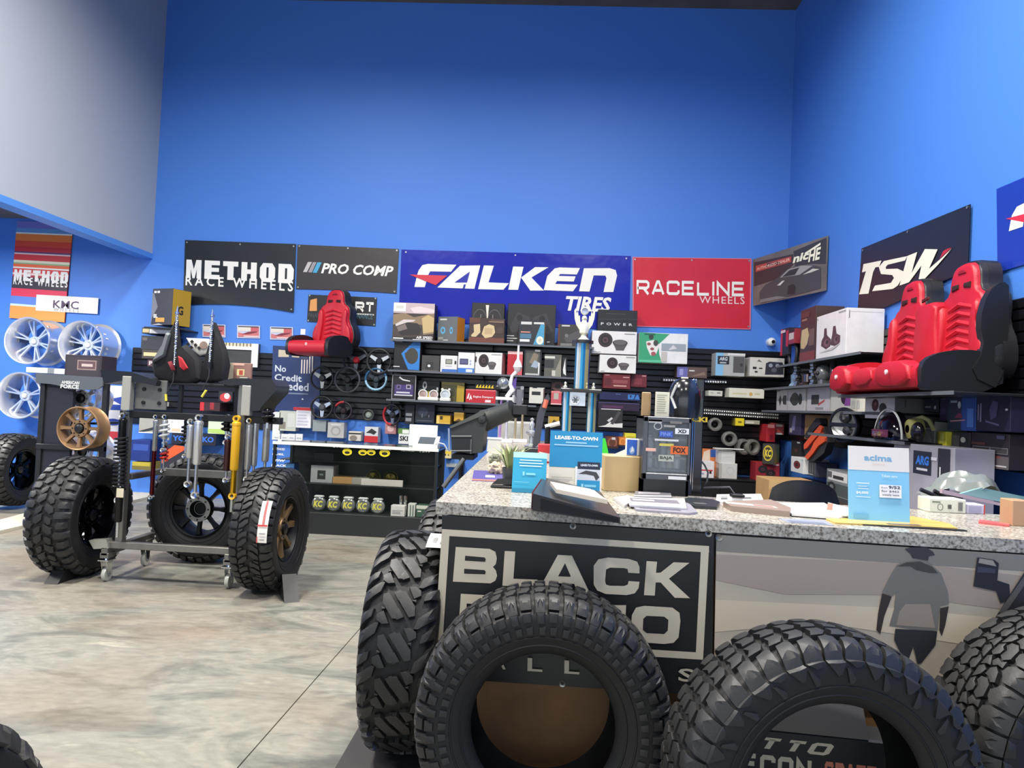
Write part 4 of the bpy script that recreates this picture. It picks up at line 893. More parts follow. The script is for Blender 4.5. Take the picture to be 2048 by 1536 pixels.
# wheel rack: dark frame panel with an arched sign
Yk = 6.9
def pk(x, y): return onY(x, y, Yk)
rk = thing('wheel_rack', 'dark steel wheel rack with white AMERICAN FORCE lettering and an arched top sign', 'rack', (0, 0, 0))
DK = mat((34, 36, 40), .5, .3); DKB = mat((22, 27, 40), .6)
a, b = pk(72, 900), pk(207, 905); ztop = pk(80, 752).z; zbot = pk(72, 893).z
m = MB(); m.box(a.x, Yk+.02, 0, a.x+.62*(b.x-a.x)*.78, Yk+.06, ztop-.03, DKB, .004); m.build('side_panel', rk)
for x in (a.x, b.x-.05): 
    m = MB(); m.box(x, Yk, 0, x+.05, Yk+.05, ztop, DK, .004); m.build('post', rk)
m = MB(); m.box(a.x, Yk-.01, zbot-.02, b.x, Yk+.05, zbot+.03, DK, .004); m.build('lower_bar', rk)
m = MB(); q = [pk(*p) for p in ((76, 747), (209, 755), (209, 772), (200, 778), (180, 780), (158, 779), (140, 778), (120, 771), (104, 768), (76, 766))]; m.prism([(p.x, p.z) for p in q], Yk-.03, Yk-.01, mat((84, 90, 96), .5)); m.build('arched_sign', rk)
m = MB()
for tx, x0, y0, x1, y1 in (('AMERICAN', 127, 767.5, 163, 763), ('FORCE', 125, 776.5, 162, 770)):
    p, q = pk(x0, y0), pk(x1, y1); tv, fs = text2d(tx, .04); m.add([(p.x+(q.x-p.x)*u, Yk-.0312, p.z+(q.z-p.z)*v) for u, v in tv], fs, mat((206, 210, 206), .5))
m.build('lettering', rk, ang=0)
p = onY(153, 857, Yk-.2); t = thing('alloy_wheel', 'bronze eight-spoke wheel on the wheel rack', 'wheel', (p.x, Yk-.09, p.z-.205), -pi/2)
wheel_parts(t, .205, .205, .2, (150, 118, 84), 8, .4, .5, dish=.03, hub=.085, sw=.05)
p = onY(172, 797, Yk+.25); t = thing('alloy_wheel', 'chrome wheel behind the AMERICAN FORCE rack', 'wheel', (p.x, Yk+.25, p.z-.2), -pi/2)
wheel_parts(t, .2, .2, .3, MIR, 6, .26, .72, dish=.06, split=True)
p = onY(175, 912, Yk+.25); t = thing('alloy_wheel', 'chrome wheel low behind the rack, just above the mud tire', 'wheel', (p.x, Yk+.25, p.z-.15), -pi/2)
wheel_parts(t, .2, .2, .3, MIR, 6, .26, .72, dish=.06, split=True)
m = MB(); m.box(a.x+.1, Yk+.06, .4, a.x+.16, Yk+.5, .44, DK); m.box(b.x-.2, Yk+.06, pk(170, 845).z-.02, b.x-.14, Yk+.5, pk(170, 845).z, DK); m.build('wheel_arm', rk)
p0, p1 = onY(131, 751, Yk), onY(207, 712, Yk)
t = carton('plate_box', 'dark box with a framed licence plate picture on top of the wheel rack', 'box', ((p0.x+p1.x)/2, Yk-.02, ztop), p1.x-p0.x, p1.z-ztop, .25, (52, 46, 52), [('r', (60, 52, 58), .06, .05, .94, .9), ('r', (150, 126, 122), .34, .35, .86, .78), ('r', (96, 72, 76), .37, .4, .83, .73), ('r', (196, 176, 170), .46, .5, .76, .62)])
# banner board leaning behind the rack: white board with blue and red figures
q0, q1 = onY(216, 820, 7.6), onY(243, 772, 7.6)
carton('board', 'white board with a blue and red figure between rack and stand', 'board', ((q0.x+q1.x)/2, 7.6, 0), .25, q1.z, .03, (222, 222, 226), [('p', (40, 70, 160), [(.3, .9), (.8, .86), (.8, .92)]), ('r', (40, 70, 160), .3, .82, .85, .86), ('e', (40, 60, 150), .5, .73, .35, .025), ('r', (206, 60, 70), .2, .6, .8, .66), ('r', (150, 40, 60), .15, .35, .6, .58)])
# ------------------------------------------------------------------ shelves and boxed goods on the back wall
def Qf(ox, oy, s=6.827): return lambda x, y: (ox+x/s, oy+y/s)
q1, q2, q3, q4, q5, q6, q7, q8, q9 = Qf(760, 590), Qf(1020, 590), Qf(760, 760), Qf(1020, 760), Qf(1270, 640), Qf(1270, 780), Qf(1500, 560), Qf(1520, 760), Qf(1748, 760)
ZA, ZB, ZCc = 2.205, 1.81, 1.435
SH = mat((24, 25, 29), .35)
def shelf(label, x0, x1, z, y0=9.2, edge=None):
    t = thing('wall_shelf', label, 'shelf', (x0, y0, z)); m = MB(); m.box(0, 0, -.018, x1-x0, YS-y0, 0, SH, .003); m.build('board', t)
    m = MB(); m.box(0, -.004, -.02, x1-x0, 0, .004, edge or mat((96, 100, 106), .3)); m.build('front_edge', t, ang=0)
    m = MB()
    for x in (.15, (x1-x0)/2, x1-x0-.15): m.prism([(.03, -.018), (YS-y0, -.018), (YS-y0, -.11), (YS-y0-.02, -.11)], x, x+.006, SH, 'yz')
    m.build('brackets', t)['kind'] = 'stuff'
shelf('top black shelf in front of the blue lettered banner', -2.0, .60, ZA)
shelf('second black shelf down, under the top shelf of boxes', -2.02, .42, ZB)
shelf('third black shelf down, with the round white lights', -2.02, -.10, ZCc)
def sb(q, x0, y0, x1, y1, label, col, items=(), z=None, Y=9.27, d=.2, rz=0, side=None, name='product_box', cat='box', group=None, hang=False, side_items=None, part='carton', rough=.45, dx=0):
    """box whose front fills a photo rectangle at depth Y; z = shelf height or free"""
    (a, b), (c, e) = q(x0, y0), q(x1, y1); yc = (b+e)/2; xc = (a+c)/2
    L, R_ = onY(a, yc, Y), onY(c, yc, Y); T, Bm = onY(xc, b, Y), onY(xc, e, Y)
    zb = Bm.z if z is None else z; h = T.z-zb
    if hang: d = YS-Y
    return carton(name, label, cat, ((L.x+R_.x)/2+dx, Y, zb), R_.x-L.x, h, d, col, items, rz=rz, side=side, group=group, side_items=side_items, part=part, rough=rough)
LG = (206, 206, 200); DK2 = (34, 34, 38)
def spk(cu, cv, r, asp, c=(58, 44, 48)): return [('e', (30, 26, 30), cu, cv, r, r*asp), ('o', c, cu, cv, r*.92, r*asp*.92, .25), ('e', (84, 60, 64), cu, cv, r*.4, r*asp*.4), ('e', (40, 32, 36), cu, cv, r*.2, r*asp*.2)]
def spk2(cu, cv, r, asp): return [('p', (84, 80, 82), [(cu-r, cv+r*asp*.3), (cu-r*.6, cv-r*asp*.6), (cu-r*.5, cv-r*asp), (cu+r*.5, cv-r*asp), (cu+r*.65, cv-r*asp*.6), (cu+r, cv+r*asp*.3)]), ('e', (70, 64, 68), cu, cv+r*asp*.3, r, r*asp*.55), ('e', (100, 94, 96), cu, cv+r*asp*.34, r*.8, r*asp*.4)]
# shelf A
sb(q1, 180, 110, 740, 560, 'box with a photo of a truck raising desert dust, leftmost on the top shelf', (60, 52, 50), [('r', (196, 176, 176), 0, .72, 1, 1), ('p', (222, 206, 204), [(.4, .86), (.62, .92), (1, .84), (1, .76), (.5, .74)]), ('p', (140, 118, 92), [(0, .3), (0, .68), (.3, .72), (.5, .62), (1, .74), (1, .2), (.4, .1)]), ('p', (196, 170, 120), [(.7, .6), (.85, .7), (1, .62), (1, .25), (.75, .2)]), ('p', (70, 60, 56), [(0, .05), (0, .4), (.3, .5), (.72, .42), (.75, .1)]),
    ('p', (206, 194, 190), [(.06, .42), (.26, .55), (.55, .55), (.5, .5), (.3, .46), (.08, .36)]), ('p', (44, 38, 38), [(.1, .3), (.35, .48), (.6, .46), (.7, .3), (.66, .16), (.2, .12)]), ('p', (120, 108, 104), [(.1, .34), (.3, .44), (.36, .3), (.14, .22)]), ('r', (232, 230, 224), .0, .76, .3, .99), ('r', (206, 206, 196), .06, .84, .24, .92), ('r', (30, 26, 26), 0, 0, 1, .08), ('r', (226, 226, 222), .02, .03, .27, .06), ('t', (232, 230, 226), .58, .05, .98, .12, 'AIR SPEED', .03, .15), ('r', (226, 226, 222), .5, .01, .98, .035)], ZA, d=.25)
sb(q1, 775, 295, 1070, 575, 'grey box with two pale blue rings and an orange end', (104, 108, 108), [('r', LG, .1, .86, .45, .92), ('o', (96, 170, 206), .27, .46, .13, .14, .5), ('o', (96, 170, 206), .7, .46, .08, .14, .5), ('r', (150, 150, 140), .05, .1, .3, .2), ('r', (190, 190, 184), .3, .06, .55, .1)], ZA, side=(236, 150, 52), rz=-.34, Y=9.32, d=.22)
sb(q1, 1255, 110, 1700, 320, 'dark box with a white spike and thin arcs, behind the brown gasket box', (36, 33, 34), [('o', (96, 92, 92), .25, .55, .22, .3, .06), ('o', (96, 92, 92), .7, .55, .22, .3, .06), ('p', (226, 222, 206), [(.42, .95), (.52, .95), (.49, .5)]), ('r', LG, .36, .12, .4, .22), ('r', LG, .44, .12, .48, .22), ('r', LG, .52, .12, .56, .22), ('r', (140, 136, 130), .27, .5, .29, .72), ('r', (140, 136, 130), .64, .5, .66, .72)], ZA, Y=9.40, d=.15)
sb(q1, 1218, 315, 1700, 620, 'brown box printed with two pale gasket shapes', (62, 46, 40), [('r', (110, 62, 48), 0, 0, 1, .22), ('r', (92, 56, 46), 0, .8, .3, 1), ('p', (206, 184, 140), [(.06, .3), (.14, .42), (.12, .72), (.3, .76), (.32, .42), (.2, .24), (.08, .24)]), ('p', (206, 184, 140), [(.36, .36), (.42, .66), (.56, .76), (.7, .7), (.74, .44), (.66, .26), (.46, .2)]), ('r', (186, 162, 120), .44, .36, .66, .6), ('r', (150, 124, 100), .55, .84, .97, .88), ('r', (120, 100, 84), .6, .92, .97, .94), ('r', (74, 58, 50), .78, .4, .96, .66)], ZA, Y=9.24, d=.14)
sb(q1, 1740, 125, 2395, 640, 'large black box with a faint drawing of headlights', (34, 34, 38), [('p', (52, 52, 56), [(.04, .4), (.2, .8), (.45, .7), (.5, .6), (.55, .7), (.8, .8), (.96, .4), (.9, .3), (.55, .4), (.45, .4), (.1, .3)]), ('e', (26, 26, 28), .25, .66, .06, .08), ('e', (26, 26, 28), .72, .66, .06, .08), ('r', (210, 210, 206), 0, .22, .15, .24), ('r', (210, 210, 206), 0, .16, .22, .18), ('r', (210, 210, 206), 0, .1, .14, .12), ('r', (190, 190, 190), .84, .1, .9, .13)], ZA, Y=9.41, d=.15)
sb(q2, 118, 350, 470, 640, 'small black box with a blue diagonal and a round cream seal', (40, 44, 50), [('p', (70, 150, 186), [(.58, 0), (1, 0), (1, .9), (.86, .9)]), ('e', (232, 228, 206), .84, .2, .14, .17), ('e', (206, 200, 176), .84, .2, .06, .08), ('r', LG, .08, .84, .5, .95), ('r', LG, .58, .86, .98, .94), ('r', (206, 140, 120), .08, .5, .45, .55), ('r', (74, 116, 140), .06, .26, .5, .46), ('r', (222, 226, 226), .06, .13, .44, .23)], ZA, Y=9.23, d=.15, side=(196, 156, 90), rz=-.1)
sb(q2, 655, 400, 1050, 660, 'dark grey box with a brown edge beside the eagle trophy', (56, 54, 54), [('r', (92, 46, 36), 0, 0, .06, 1), ('r', LG, .12, .9, .4, .96), ('p', (78, 76, 76), [(.2, .4), (.9, .9), (.9, .2), (.3, .2)]), ('e', (110, 110, 112), .3, .5, .06, .08), ('r', (120, 120, 116), .1, .05, .5, .16)], ZA, side=(206, 110, 56), rz=-.12, Y=9.3)
# stack on pegs right of the shelves
sb(q2, 1200, 205, 1738, 500, 'black box with spaced white POWER lettering on top of the speaker boxes', (24, 26, 30), [('t', (206, 210, 214), .08, .28, .88, .4, 'POWER', .02, 0, 1.9), ('r', (60, 64, 70), .2, .8, .7, .83), ('p', (40, 42, 48), [(0, .5), (1, .56), (1, .62), (0, .58)])], Y=9.32, hang=True)
t1 = sb(q2, 1118, 495, 1730, 805, 'white speaker box right under the black lettered box', (226, 224, 222), spk(.3, .6, .16, 2.0)+spk2(.63, .42, .17, 1.5)+[('r', (150, 150, 150), .72, .88, .96, .92), ('r', (170, 170, 170), .02, .05, .2, .08)], Y=9.3, hang=True)
sb(q2, 1222, 822, 1722, 1065, 'smaller white speaker box below the first', (226, 226, 222), spk(.35, .55, .15, 2.1)+spk2(.66, .4, .15, 1.5)+[('r', (150, 150, 150), .72, .88, .96, .92), ('r', (170, 170, 170), .04, .06, .14, .1)], Y=9.3, hang=True)
sb(q2, 1275, 1078, 1645, 1280, 'maroon box under the smaller white speaker box', (112, 34, 42), [('r', (186, 150, 146), .05, .88, .22, .94), ('r', (196, 156, 150), .72, .76, .95, .82), ('r', (140, 70, 74), .36, .36, .9, .6), ('r', (206, 160, 150), .38, .16, .86, .24), ('r', (90, 26, 34), .04, .2, .28, .7)], Y=9.33, hang=True)
sb(q2, 1650, 1085, 1868, 1258, 'second maroon box set behind the first', (104, 32, 42), [('r', (200, 160, 156), .7, .86, .94, .93), ('r', (130, 50, 60), .2, .2, .7, .7)], Y=9.4, hang=True)
# shelf B
sb(q1, 190, 610, 555, 990, 'black box with a large blue gasket picture', (24, 25, 28), [('r', LG, .03, .92, .3, .95), ('p', (46, 122, 196), [(.28, .55), (.72, .95), (.97, .96), (.97, .03), (.56, .04)]), ('e', (60, 58, 50), .68, .48, .23, .26), ('p', (60, 58, 50), [(.4, .56), (.5, .62), (.52, .36), (.44, .4)]), ('r', LG, .0, .11, .24, .14)], ZB, d=.22)
sb(q1, 568, 825, 815, 1000, 'small dark box with a white emblem beside the blue gasket box', (64, 62, 60), [('r', (46, 44, 44), .25, .15, .65, .6), ('e', (222, 222, 222), .42, .36, .08, .08), ('r', (96, 92, 88), .05, .04, .95, .1)], ZB)
sb(q1, 826, 826, 1054, 1012, 'small white box with a black display picture and a blue foot', (222, 222, 218), [('r', (60, 110, 186), .1, 0, 1, .2), ('r', (60, 62, 58), .3, .5, .7, .78), ('r', (150, 156, 140), .34, .54, .66, .74), ('r', (180, 180, 180), .3, .36, .7, .4), ('r', (44, 44, 46), .84, .5, .95, .7)], ZB)
sb(q1, 1066, 786, 1290, 1018, 'white box with a dark blue screen picture and a blue band', (226, 228, 230), [('r', (58, 120, 200), 0, 0, 1, .25), ('r', (222, 226, 232), .5, .06, .9, .2), ('r', (50, 44, 76), .1, .42, .62, .7), ('r', (90, 90, 130), .14, .46, .58, .66), ('e', (160, 170, 190), .76, .6, .05, .05), ('e', (160, 170, 190), .76, .46, .05, .05)], ZB)
sb(q1, 1292, 786, 1670, 1038, 'white speaker box on the second shelf with a pink end', (224, 224, 220), spk(.32, .62, .19, 1.6)+spk2(.63, .42, .16, 1.2)+[('r', (150, 150, 150), .6, .9, .96, .93), ('r', (60, 50, 54), .0, .55, .06, .8)], ZB, side=(206, 150, 150), rz=-.16, d=.24)
sb(q1, 1740, 770, 1945, 1050, 'bright red box at the right of the white speaker box', (178, 34, 44), [('r', (226, 180, 178), 0, .88, 1, 1), ('r', (206, 90, 96), .7, 0, 1, .86)], ZB, d=.18)
sb(q2, 190, 740, 432, 1055, 'black box with a framed dark photo and a white corner', (36, 38, 40), [('r', (78, 82, 76), .1, .1, .88, .95), ('p', (130, 118, 100), [(.3, .5), (.55, .9), (.8, .8), (.7, .4)]), ('p', (156, 170, 186), [(.4, .35), (.6, .6), (.9, .5), (.75, .3)]), ('r', (222, 222, 218), .82, .06, .9, .5), ('r', (190, 190, 186), .1, .04, .9, .1), ('r', (222, 220, 210), .6, .92, .9, .99)], ZB)
sb(q2, 470, 812, 705, 1068, 'grey carton of small parts beside the dark photo box', (92, 92, 84), [('r', (206, 206, 196), .0, .82, .6, .92), ('r', (50, 52, 56), 0, .4, .55, .76), ('p', (140, 138, 124), [(.5, .0), (.7, .4), (.95, .9), (1, 0)]), ('r', (196, 194, 180), .45, .05, .65, .3)], ZB)
sb(q2, 712, 850, 778, 1068, 'narrow black blister pack with a white part at the end of the second shelf', (34, 34, 38), [('p', (222, 222, 216), [(.2, .4), (.6, .95), (.7, .5), (.9, .1), (.3, .2)])], ZB)
# shelf C
sb(q1, 162, 1092, 490, 1390, 'black box with a white rim and two purple squares', (28, 26, 34), [('r', (150, 150, 156), 0, 0, 1, .03), ('r', (150, 150, 156), 0, .97, 1, 1), ('r', (150, 150, 156), 0, 0, .03, 1), ('r', (150, 150, 156), .97, 0, 1, 1), ('r', (70, 54, 110), .12, .22, .9, .6), ('r', (120, 104, 150), .2, .42, .38, .6), ('r', (40, 34, 60), .24, .46, .34, .56), ('r', (170, 160, 180), .6, .44, .8, .62), ('r', (40, 34, 60), .64, .48, .76, .58), ('p', (222, 222, 222), [(.28, .88), (.45, .78), (.76, .74), (.74, .78), (.46, .83), (.32, .94)]), ('r', (206, 206, 212), .2, .26, .76, .32), ('r', (206, 206, 212), .12, .16, .88, .21)], ZCc, d=.2)
sb(q1, 835, 1190, 1150, 1432, 'olive box with a golden end behind the round white lights', (80, 76, 40), [('r', (100, 92, 44), .0, .86, 1, 1), ('p', (176, 148, 44), [(.68, 0), (1, 0), (1, .8), (.68, .86)]), ('r', (60, 58, 40), .1, .3, .6, .7)], ZCc, Y=9.34, d=.18)
sb(q1, 515, 1170, 815, 1330, 'black backing card with a yellow corner above the white lights', (26, 26, 28), [('o', (206, 212, 210), .32, .76, .1, .2, .5), ('p', (226, 196, 70), [(.25, .0), (.46, .48), (.63, .46), (.63, 0)]), ('r', (110, 110, 110), .04, .5, .25, .58), ('r', (226, 226, 222), .86, .5, .94, .68)], z=ZCc, Y=9.42, d=.1, name='backing_card', cat='card')
for i, (x0, x1, lb) in enumerate(((510, 800, 'twin round white spotlight on the third shelf'), (808, 968, 'single round white spotlight beside the twin one'))):
    a, c = onY(*q1(x0, 1380), 9.24), onY(*q1(x1, 1380), 9.24); n = 2 if i == 0 else 1; w = (c.x-a.x)/n
    t = thing('spotlight', lb, 'light', (a.x, 9.24, ZCc)); m = MB(); wm = mat((226, 226, 218), .35)
    m.box(.004, 0, 0, c.x-a.x-.004, .07, .05, wm, .012); m.build('housing', t)
    for k in range(n):
        m = MB(); cx = w*(k+.5); r = w*.44; m.lathe([(r*.8, -.012), (r, -.01), (r, .03), (r*.8, .03)], wm, 24, 'y', at=(cx, .02, r+.025), closed=True); m.build('bezel', t)
        m = MB(); m.lathe([(.001, 0), (r*.8, .002)], mat((176, 150, 140) if i == 0 else (190, 196, 200), .15, .3), 24, 'y', at=(cx, .02, r+.025)); m.build('lens', t)
    if i == 1:
        m = MB()
        for cx in (.03, c.x-a.x-.03): m.ball((cx, .05, .155), .02, mat((206, 208, 204), .3), 10); m.cyl((cx, .05, .11), (cx, .05, .145), .01, mat((206, 208, 204), .3), n=8)
        m.build('mounting_bolts', t)
sb(q1, 1165, 1292, 1582, 1442, 'long red box with white lettering on the third shelf', (188, 38, 50), [('r', (222, 120, 124), 0, .92, 1, 1), ('p', (236, 226, 226), [(.04, .3), (.1, .7), (.13, .7), (.1, .3)]), ('p', (236, 226, 226), [(.12, .22), (.17, .62), (.22, .3), (.2, .22), (.17, .36), (.15, .2)]), ('t', (238, 228, 228), .26, .36, .93, .54, 'Engine Dampers', .02), ('r', (240, 214, 214), .66, .08, .85, .26)], ZCc, side=(196, 200, 190), rz=-.12, d=.22)
sb(q1, 1300, 1212, 1660, 1288, 'black box with a row of yellow zigzags standing on the long red box', (26, 26, 26), [('p', (226, 196, 40), [(.02+i*.115, .2), (.08+i*.115, .75), (.12+i*.115, .75), (.1+i*.115, .5), (.13+i*.115, .2)]) for i in range(6)]+[('r', (206, 206, 206), .8, .6, .98, .72)], Y=9.3, d=.2)
sb(q2, 262, 1262, 470, 1482, 'white box with a black bar on its front, right of the small trophies', (214, 212, 200), [('r', (40, 40, 42), .16, .52, .74, .74), ('r', (90, 60, 64), .92, .1, 1, .95), ('r', (60, 60, 62), .2, .95, .5, 1)], Y=9.3, hang=True)
sb(q2, 560, 1310, 705, 1500, 'pink and red clear pack left of the blue trophy columns', (196, 84, 92), [('r', (176, 170, 160), .25, .4, .7, .85), ('r', (236, 196, 196), 0, .02, 1, .1), ('r', (222, 130, 134), 0, .86, 1, 1)], Y=9.32, hang=True)
sb(q2, 560, 1175, 790, 1300, 'round bronze speaker pack above the pink clear pack', (44, 38, 38), [('o', (110, 78, 70), .4, .4, .36, .5, .5), ('r', (206, 190, 180), .66, .0, .8, .5)], Y=9.36, hang=True)
sb(q2, 1225, 1332, 1775, 1440, 'long navy box with pale blue triangles', (26, 34, 78), [('p', (60, 120, 190), [(.7, .2), (.84, .2), (.88, .8), (.7, .8)]), ('p', (26, 40, 90), [(.74, .7), (.8, .7), (.77, .3)]), ('r', (90, 110, 160), .4, .75, .52, .82), ('p', (60, 120, 190), [(.86, .2), (1, .2), (.95, .8), (.92, .8)])], Y=9.34, hang=True)
sb(q2, 1205, 1470, 1770, 1580, 'long dark purple box under the navy box', (40, 26, 52), [('r', (84, 44, 84), .1, .3, .6, .6), ('r', (84, 80, 130), 0, .92, 1, 1)], Y=9.36, hang=True)
sb(q4, 1205, 395, 1540, 645, 'black and white box with a slanted tool picture, right of the blue trophy', (40, 38, 40), [('p', (222, 222, 218), [(0, 0), (1, 0), (1, .25), (.7, .2), (.5, .3), (.3, .1)]), ('p', (206, 206, 206), [(.36, .36), (.54, .55), (.6, .48), (.44, .28)]), ('p', (70, 68, 72), [(.5, .2), (.8, .9), (.94, .85), (.62, .15)]), ('r', (222, 222, 220), .1, .96, .9, 1)], Y=9.33, hang=True)
# lower pegs
sb(q3, 770, 482, 960, 602, 'small yellow box left of the dark air box lid', (206, 164, 52), [('r', (70, 50, 20), .25, .5, .45, .9), ('r', (230, 196, 110), 0, .05, .2, .95), ('r', (236, 206, 120), .1, .05, .95, .12)], Y=9.33, hang=True)
sb(q3, 1010, 445, 1142, 565, 'small yellow box just above the dark air box lid', (200, 156, 50), [('p', (90, 66, 24), [(.1, 0), (.5, .3), (.8, .1), (.8, 0)]), ('r', (226, 190, 96), .0, .9, 1, 1)], Y=9.33, hang=True)
sb(q3, 340, 340, 470, 600, 'dark clear pack with two pale labels on the lower pegs', (30, 34, 42), [('r', (150, 156, 160), .1, .42, .75, .56), ('r', (130, 136, 140), .1, .14, .7, .32), ('r', (46, 52, 62), 0, .86, 1, 1)], Y=9.36, hang=True)
sb(q3, 480, 335, 745, 590, 'larger dark clear pack beside the one with two pale labels', (32, 38, 48), [('r', (70, 80, 92), .1, .1, .9, .16), ('e', (60, 70, 84), .4, .6, .25, .25), ('r', (150, 156, 164), .35, .3, .38, .5), ('r', (150, 156, 164), .7, .32, .73, .46)], Y=9.35, hang=True)
sb(q4, 520, 500, 672, 602, 'small yellow carton behind the blue trophy columns', (196, 156, 52), [('p', (70, 54, 26), [(.3, .1), (.5, .6), (.9, .3), (.9, .1)]), ('r', (160, 150, 120), 0, 0, .12, 1)], Y=9.34, hang=True)
sb(q2, 40, 1240, 185, 1480, 'grey blister pack behind the small white trophies', (120, 118, 126), [('e', (70, 66, 78), .5, .6, .34, .3), ('r', (206, 206, 206), .7, .8, 1, 1), ('r', (226, 226, 222), .6, .16, .95, .3)], Y=9.36, hang=True)
# right half of the back wall
sb(q5, 55, 180, 720, 590, 'green and white box with a bolt kit picture under the red banner', (228, 228, 230), [('p', (52, 156, 112), [(0, 0), (.48, 0), (.42, .3), (.4, .62), (.62, .98), (0, 1)]), ('p', (96, 190, 150), [(0, .02), (.48, .02), (.47, .1), (0, .08)]), ('p', (226, 222, 218), [(.14, .7), (.3, .76), (.42, .6), (.36, .3), (.24, .24), (.16, .5)]), ('e', (150, 80, 84), .2, .62, .04, .05), ('e', (150, 80, 84), .27, .46, .04, .05), ('e', (160, 90, 94), .3, .3, .05, .07), ('e', (54, 60, 56), .24, .86, .05, .09), ('e', (70, 70, 66), .34, .66, .05, .1), ('r', (150, 160, 170), .46, .42, .96, .66), ('p', (206, 206, 210), [(.6, .44), (.7, .62), (.78, .5)]), ('r', (190, 186, 180), .46, .04, .58, .38), ('r', (40, 110, 84), .1, .93, .32, .97)], Y=9.3, hang=True)
sb(q5, 1102, 452, 1500, 765, 'grey and pale blue box with a black logo square', (176, 180, 180), [('r', (130, 184, 222), 0, 0, .26, 1), ('r', (36, 40, 50), .06, .5, .46, .86), ('t', (206, 214, 222), .12, .66, .4, .82, 'ARG', .03, .1), ('r', (170, 180, 190), .14, .54, .36, .6), ('r', (86, 86, 90), .6, .16, .98, .86), ('e', (54, 54, 58), .88, .5, .05, .07), ('r', (222, 222, 220), .4, .9, 1, 1)], Y=9.33, hang=True)
sb(q5, 1570, 515, 2040, 775, 'white box with a group of lamps in a dark oval window', (214, 212, 206), [('p', (48, 50, 64), [(.44, .1), (.46, .7), (.56, .8), (.94, .78), (.98, .6), (.98, .14)]), ('e', (150, 156, 176), .6, .6, .06, .1), ('e', (150, 156, 176), .8, .6, .06, .1), ('e', (90, 92, 110), .7, .36, .08, .12), ('r', (44, 40, 44), .08, .38, .19, .5), ('r', (44, 40, 44), .26, .4, .36, .46), ('r', (44, 40, 44), .14, .2, .22, .28), ('p', (120, 110, 110), [(.2, .8), (.26, .9), (.34, .76)])], Y=9.33, hang=True)
sb(q5, 575, 645, 985, 790, 'brown and violet wrapped bundle on a peg above the light bar', (96, 78, 72), [('r', (104, 104, 170), 0, 0, .35, 1), ('r', (150, 150, 206), .08, .2, .2, .8), ('r', (226, 226, 226), .4, .62, .58, .72), ('p', (130, 110, 96), [(.45, .1), (.95, .3), (.9, .6), (.6, .3)])], Y=9.35, hang=True, cat='bundle', name='parts_bundle')
sb(q5, 1005, 965, 1195, 1040, 'small pale box beside the long white box', (206, 206, 194), [('r', (120, 120, 114), .6, .5, .85, .7), ('r', (150, 150, 144), .15, .5, .35, .65)], Y=9.36, hang=True)
sb(q5, 1285, 935, 1765, 1065, 'long white box with a small gold emblem', (222, 220, 206), [('r', (206, 196, 160), .1, .36, .5, .5), ('e', (206, 170, 96), .62, .42, .05, .2), ('r', (206, 196, 160), .72, .4, .88, .54)], Y=9.34, hang=True)
sb(q5, 1372, 1342, 1492, 1446, 'small bright yellow box above the grey rings', (226, 206, 40), [('r', (120, 100, 30), .3, .4, .7, .62)], Y=9.38, hang=True, side=(150, 140, 60))
sb(q5, 1500, 1370, 1705, 1425, 'thin pale pack to the right of the bright yellow box', (160, 158, 140), [('r', (206, 206, 190), .05, .2, .6, .7)], Y=9.4, hang=True)
# two light bars
def lightbar(label, p, q, Y, h, n, col):
    a, b = onY(*p, Y), onY(*q, Y); L = (b-a).length; t = thing('light_bar', label, 'light', a); t.rotation_euler.y = -atan2(b.z-a.z, b.x-a.x)
    m = MB(); m.box(0, 0, -h/2, L, YS-Y, h/2, mat((40, 42, 46), .4), .004); m.build('housing', t)
    m = MB(); lm = mat(col, .12, .6)
    for i in range(n):
        for r in ((-h*.24, h*.24) if h > .06 else (0,)): m.lathe([(.001, -.002), (L/n*.38, -.006), (L/n*.42, .001)], lm, 8, 'y', at=(L*(i+.5)/n, 0, r))
    o = m.build('lenses', t); o['kind'] = 'stuff'
    return t
lightbar('thin white light bar behind the black hood, upper one', q5(380, 815), q5(1250, 845), 9.42, .05, 26, (226, 228, 236))
lightbar('long two-row light bar above the grey rings, lower one', q5(930, 1245), q5(1960, 1318), 9.4, .085, 34, (206, 206, 196))
# wall corner camera
p = onY(*q5(1855, 300), 9.55); t = thing('security_camera', 'small white round security camera on the wall by the corner', 'camera', p)
m = MB(); m.ball((0, -.03, 0), .055, mat((226, 228, 228), .3), 18); m.build('housing', t); m = MB(); m.cyl((.006, -.09, -.004), (.006, -.07, -.004), .022, mat((24, 24, 26), .2), n=16); m.build('lens', t)
m = MB(); m.cyl((0, -.02, 0), (0, .05, 0), .05, mat((226, 228, 228), .3), n=18); m.build('base', t)
# grey rings (speaker pods shaped like small tyres)
def ring(label, q, x, y, rx, Y, rz=0, stand=False, two=False):
    p = onY(*q(x, y), Y); r = rx/6.827*Y/1450; t = thing('ring_pod', label, 'ring', p, rz); gm = mat((112, 112, 108), .6, var=.2, vs=30)
    for k in range(2 if two else 1):
        m = MB(); m.lathe([(r*.5, -.02), (r*.7, -.05), (r*.95, -.045), (r, 0), (r*.95, .045), (r*.5, .03)], gm, 28, 'y', at=(k*.11, k*-.03, 0), closed=True)
        m.build('ring', t, ang=60)
    m = MB(); m.cyl((0, 0, 0), (0, YS-Y, 0), .015, DKM, n=8) if not stand else m.cyl((0, 0, 0), (0, .0, -r-.06), .018, CHR, n=10); m.build('peg' if not stand else 'post', t)
    return t
ring('grey ribbed ring hanging under the light bar, left one', q6, 1090, 470, 92, 9.4)
ring('grey ribbed ring standing on the white carton with an open lid', q6, 1285, 665, 100, 9.3, .0)
ring('pair of grey ribbed rings lying against each other, right', q6, 1470, 775, 108, 9.35, .35, two=True)
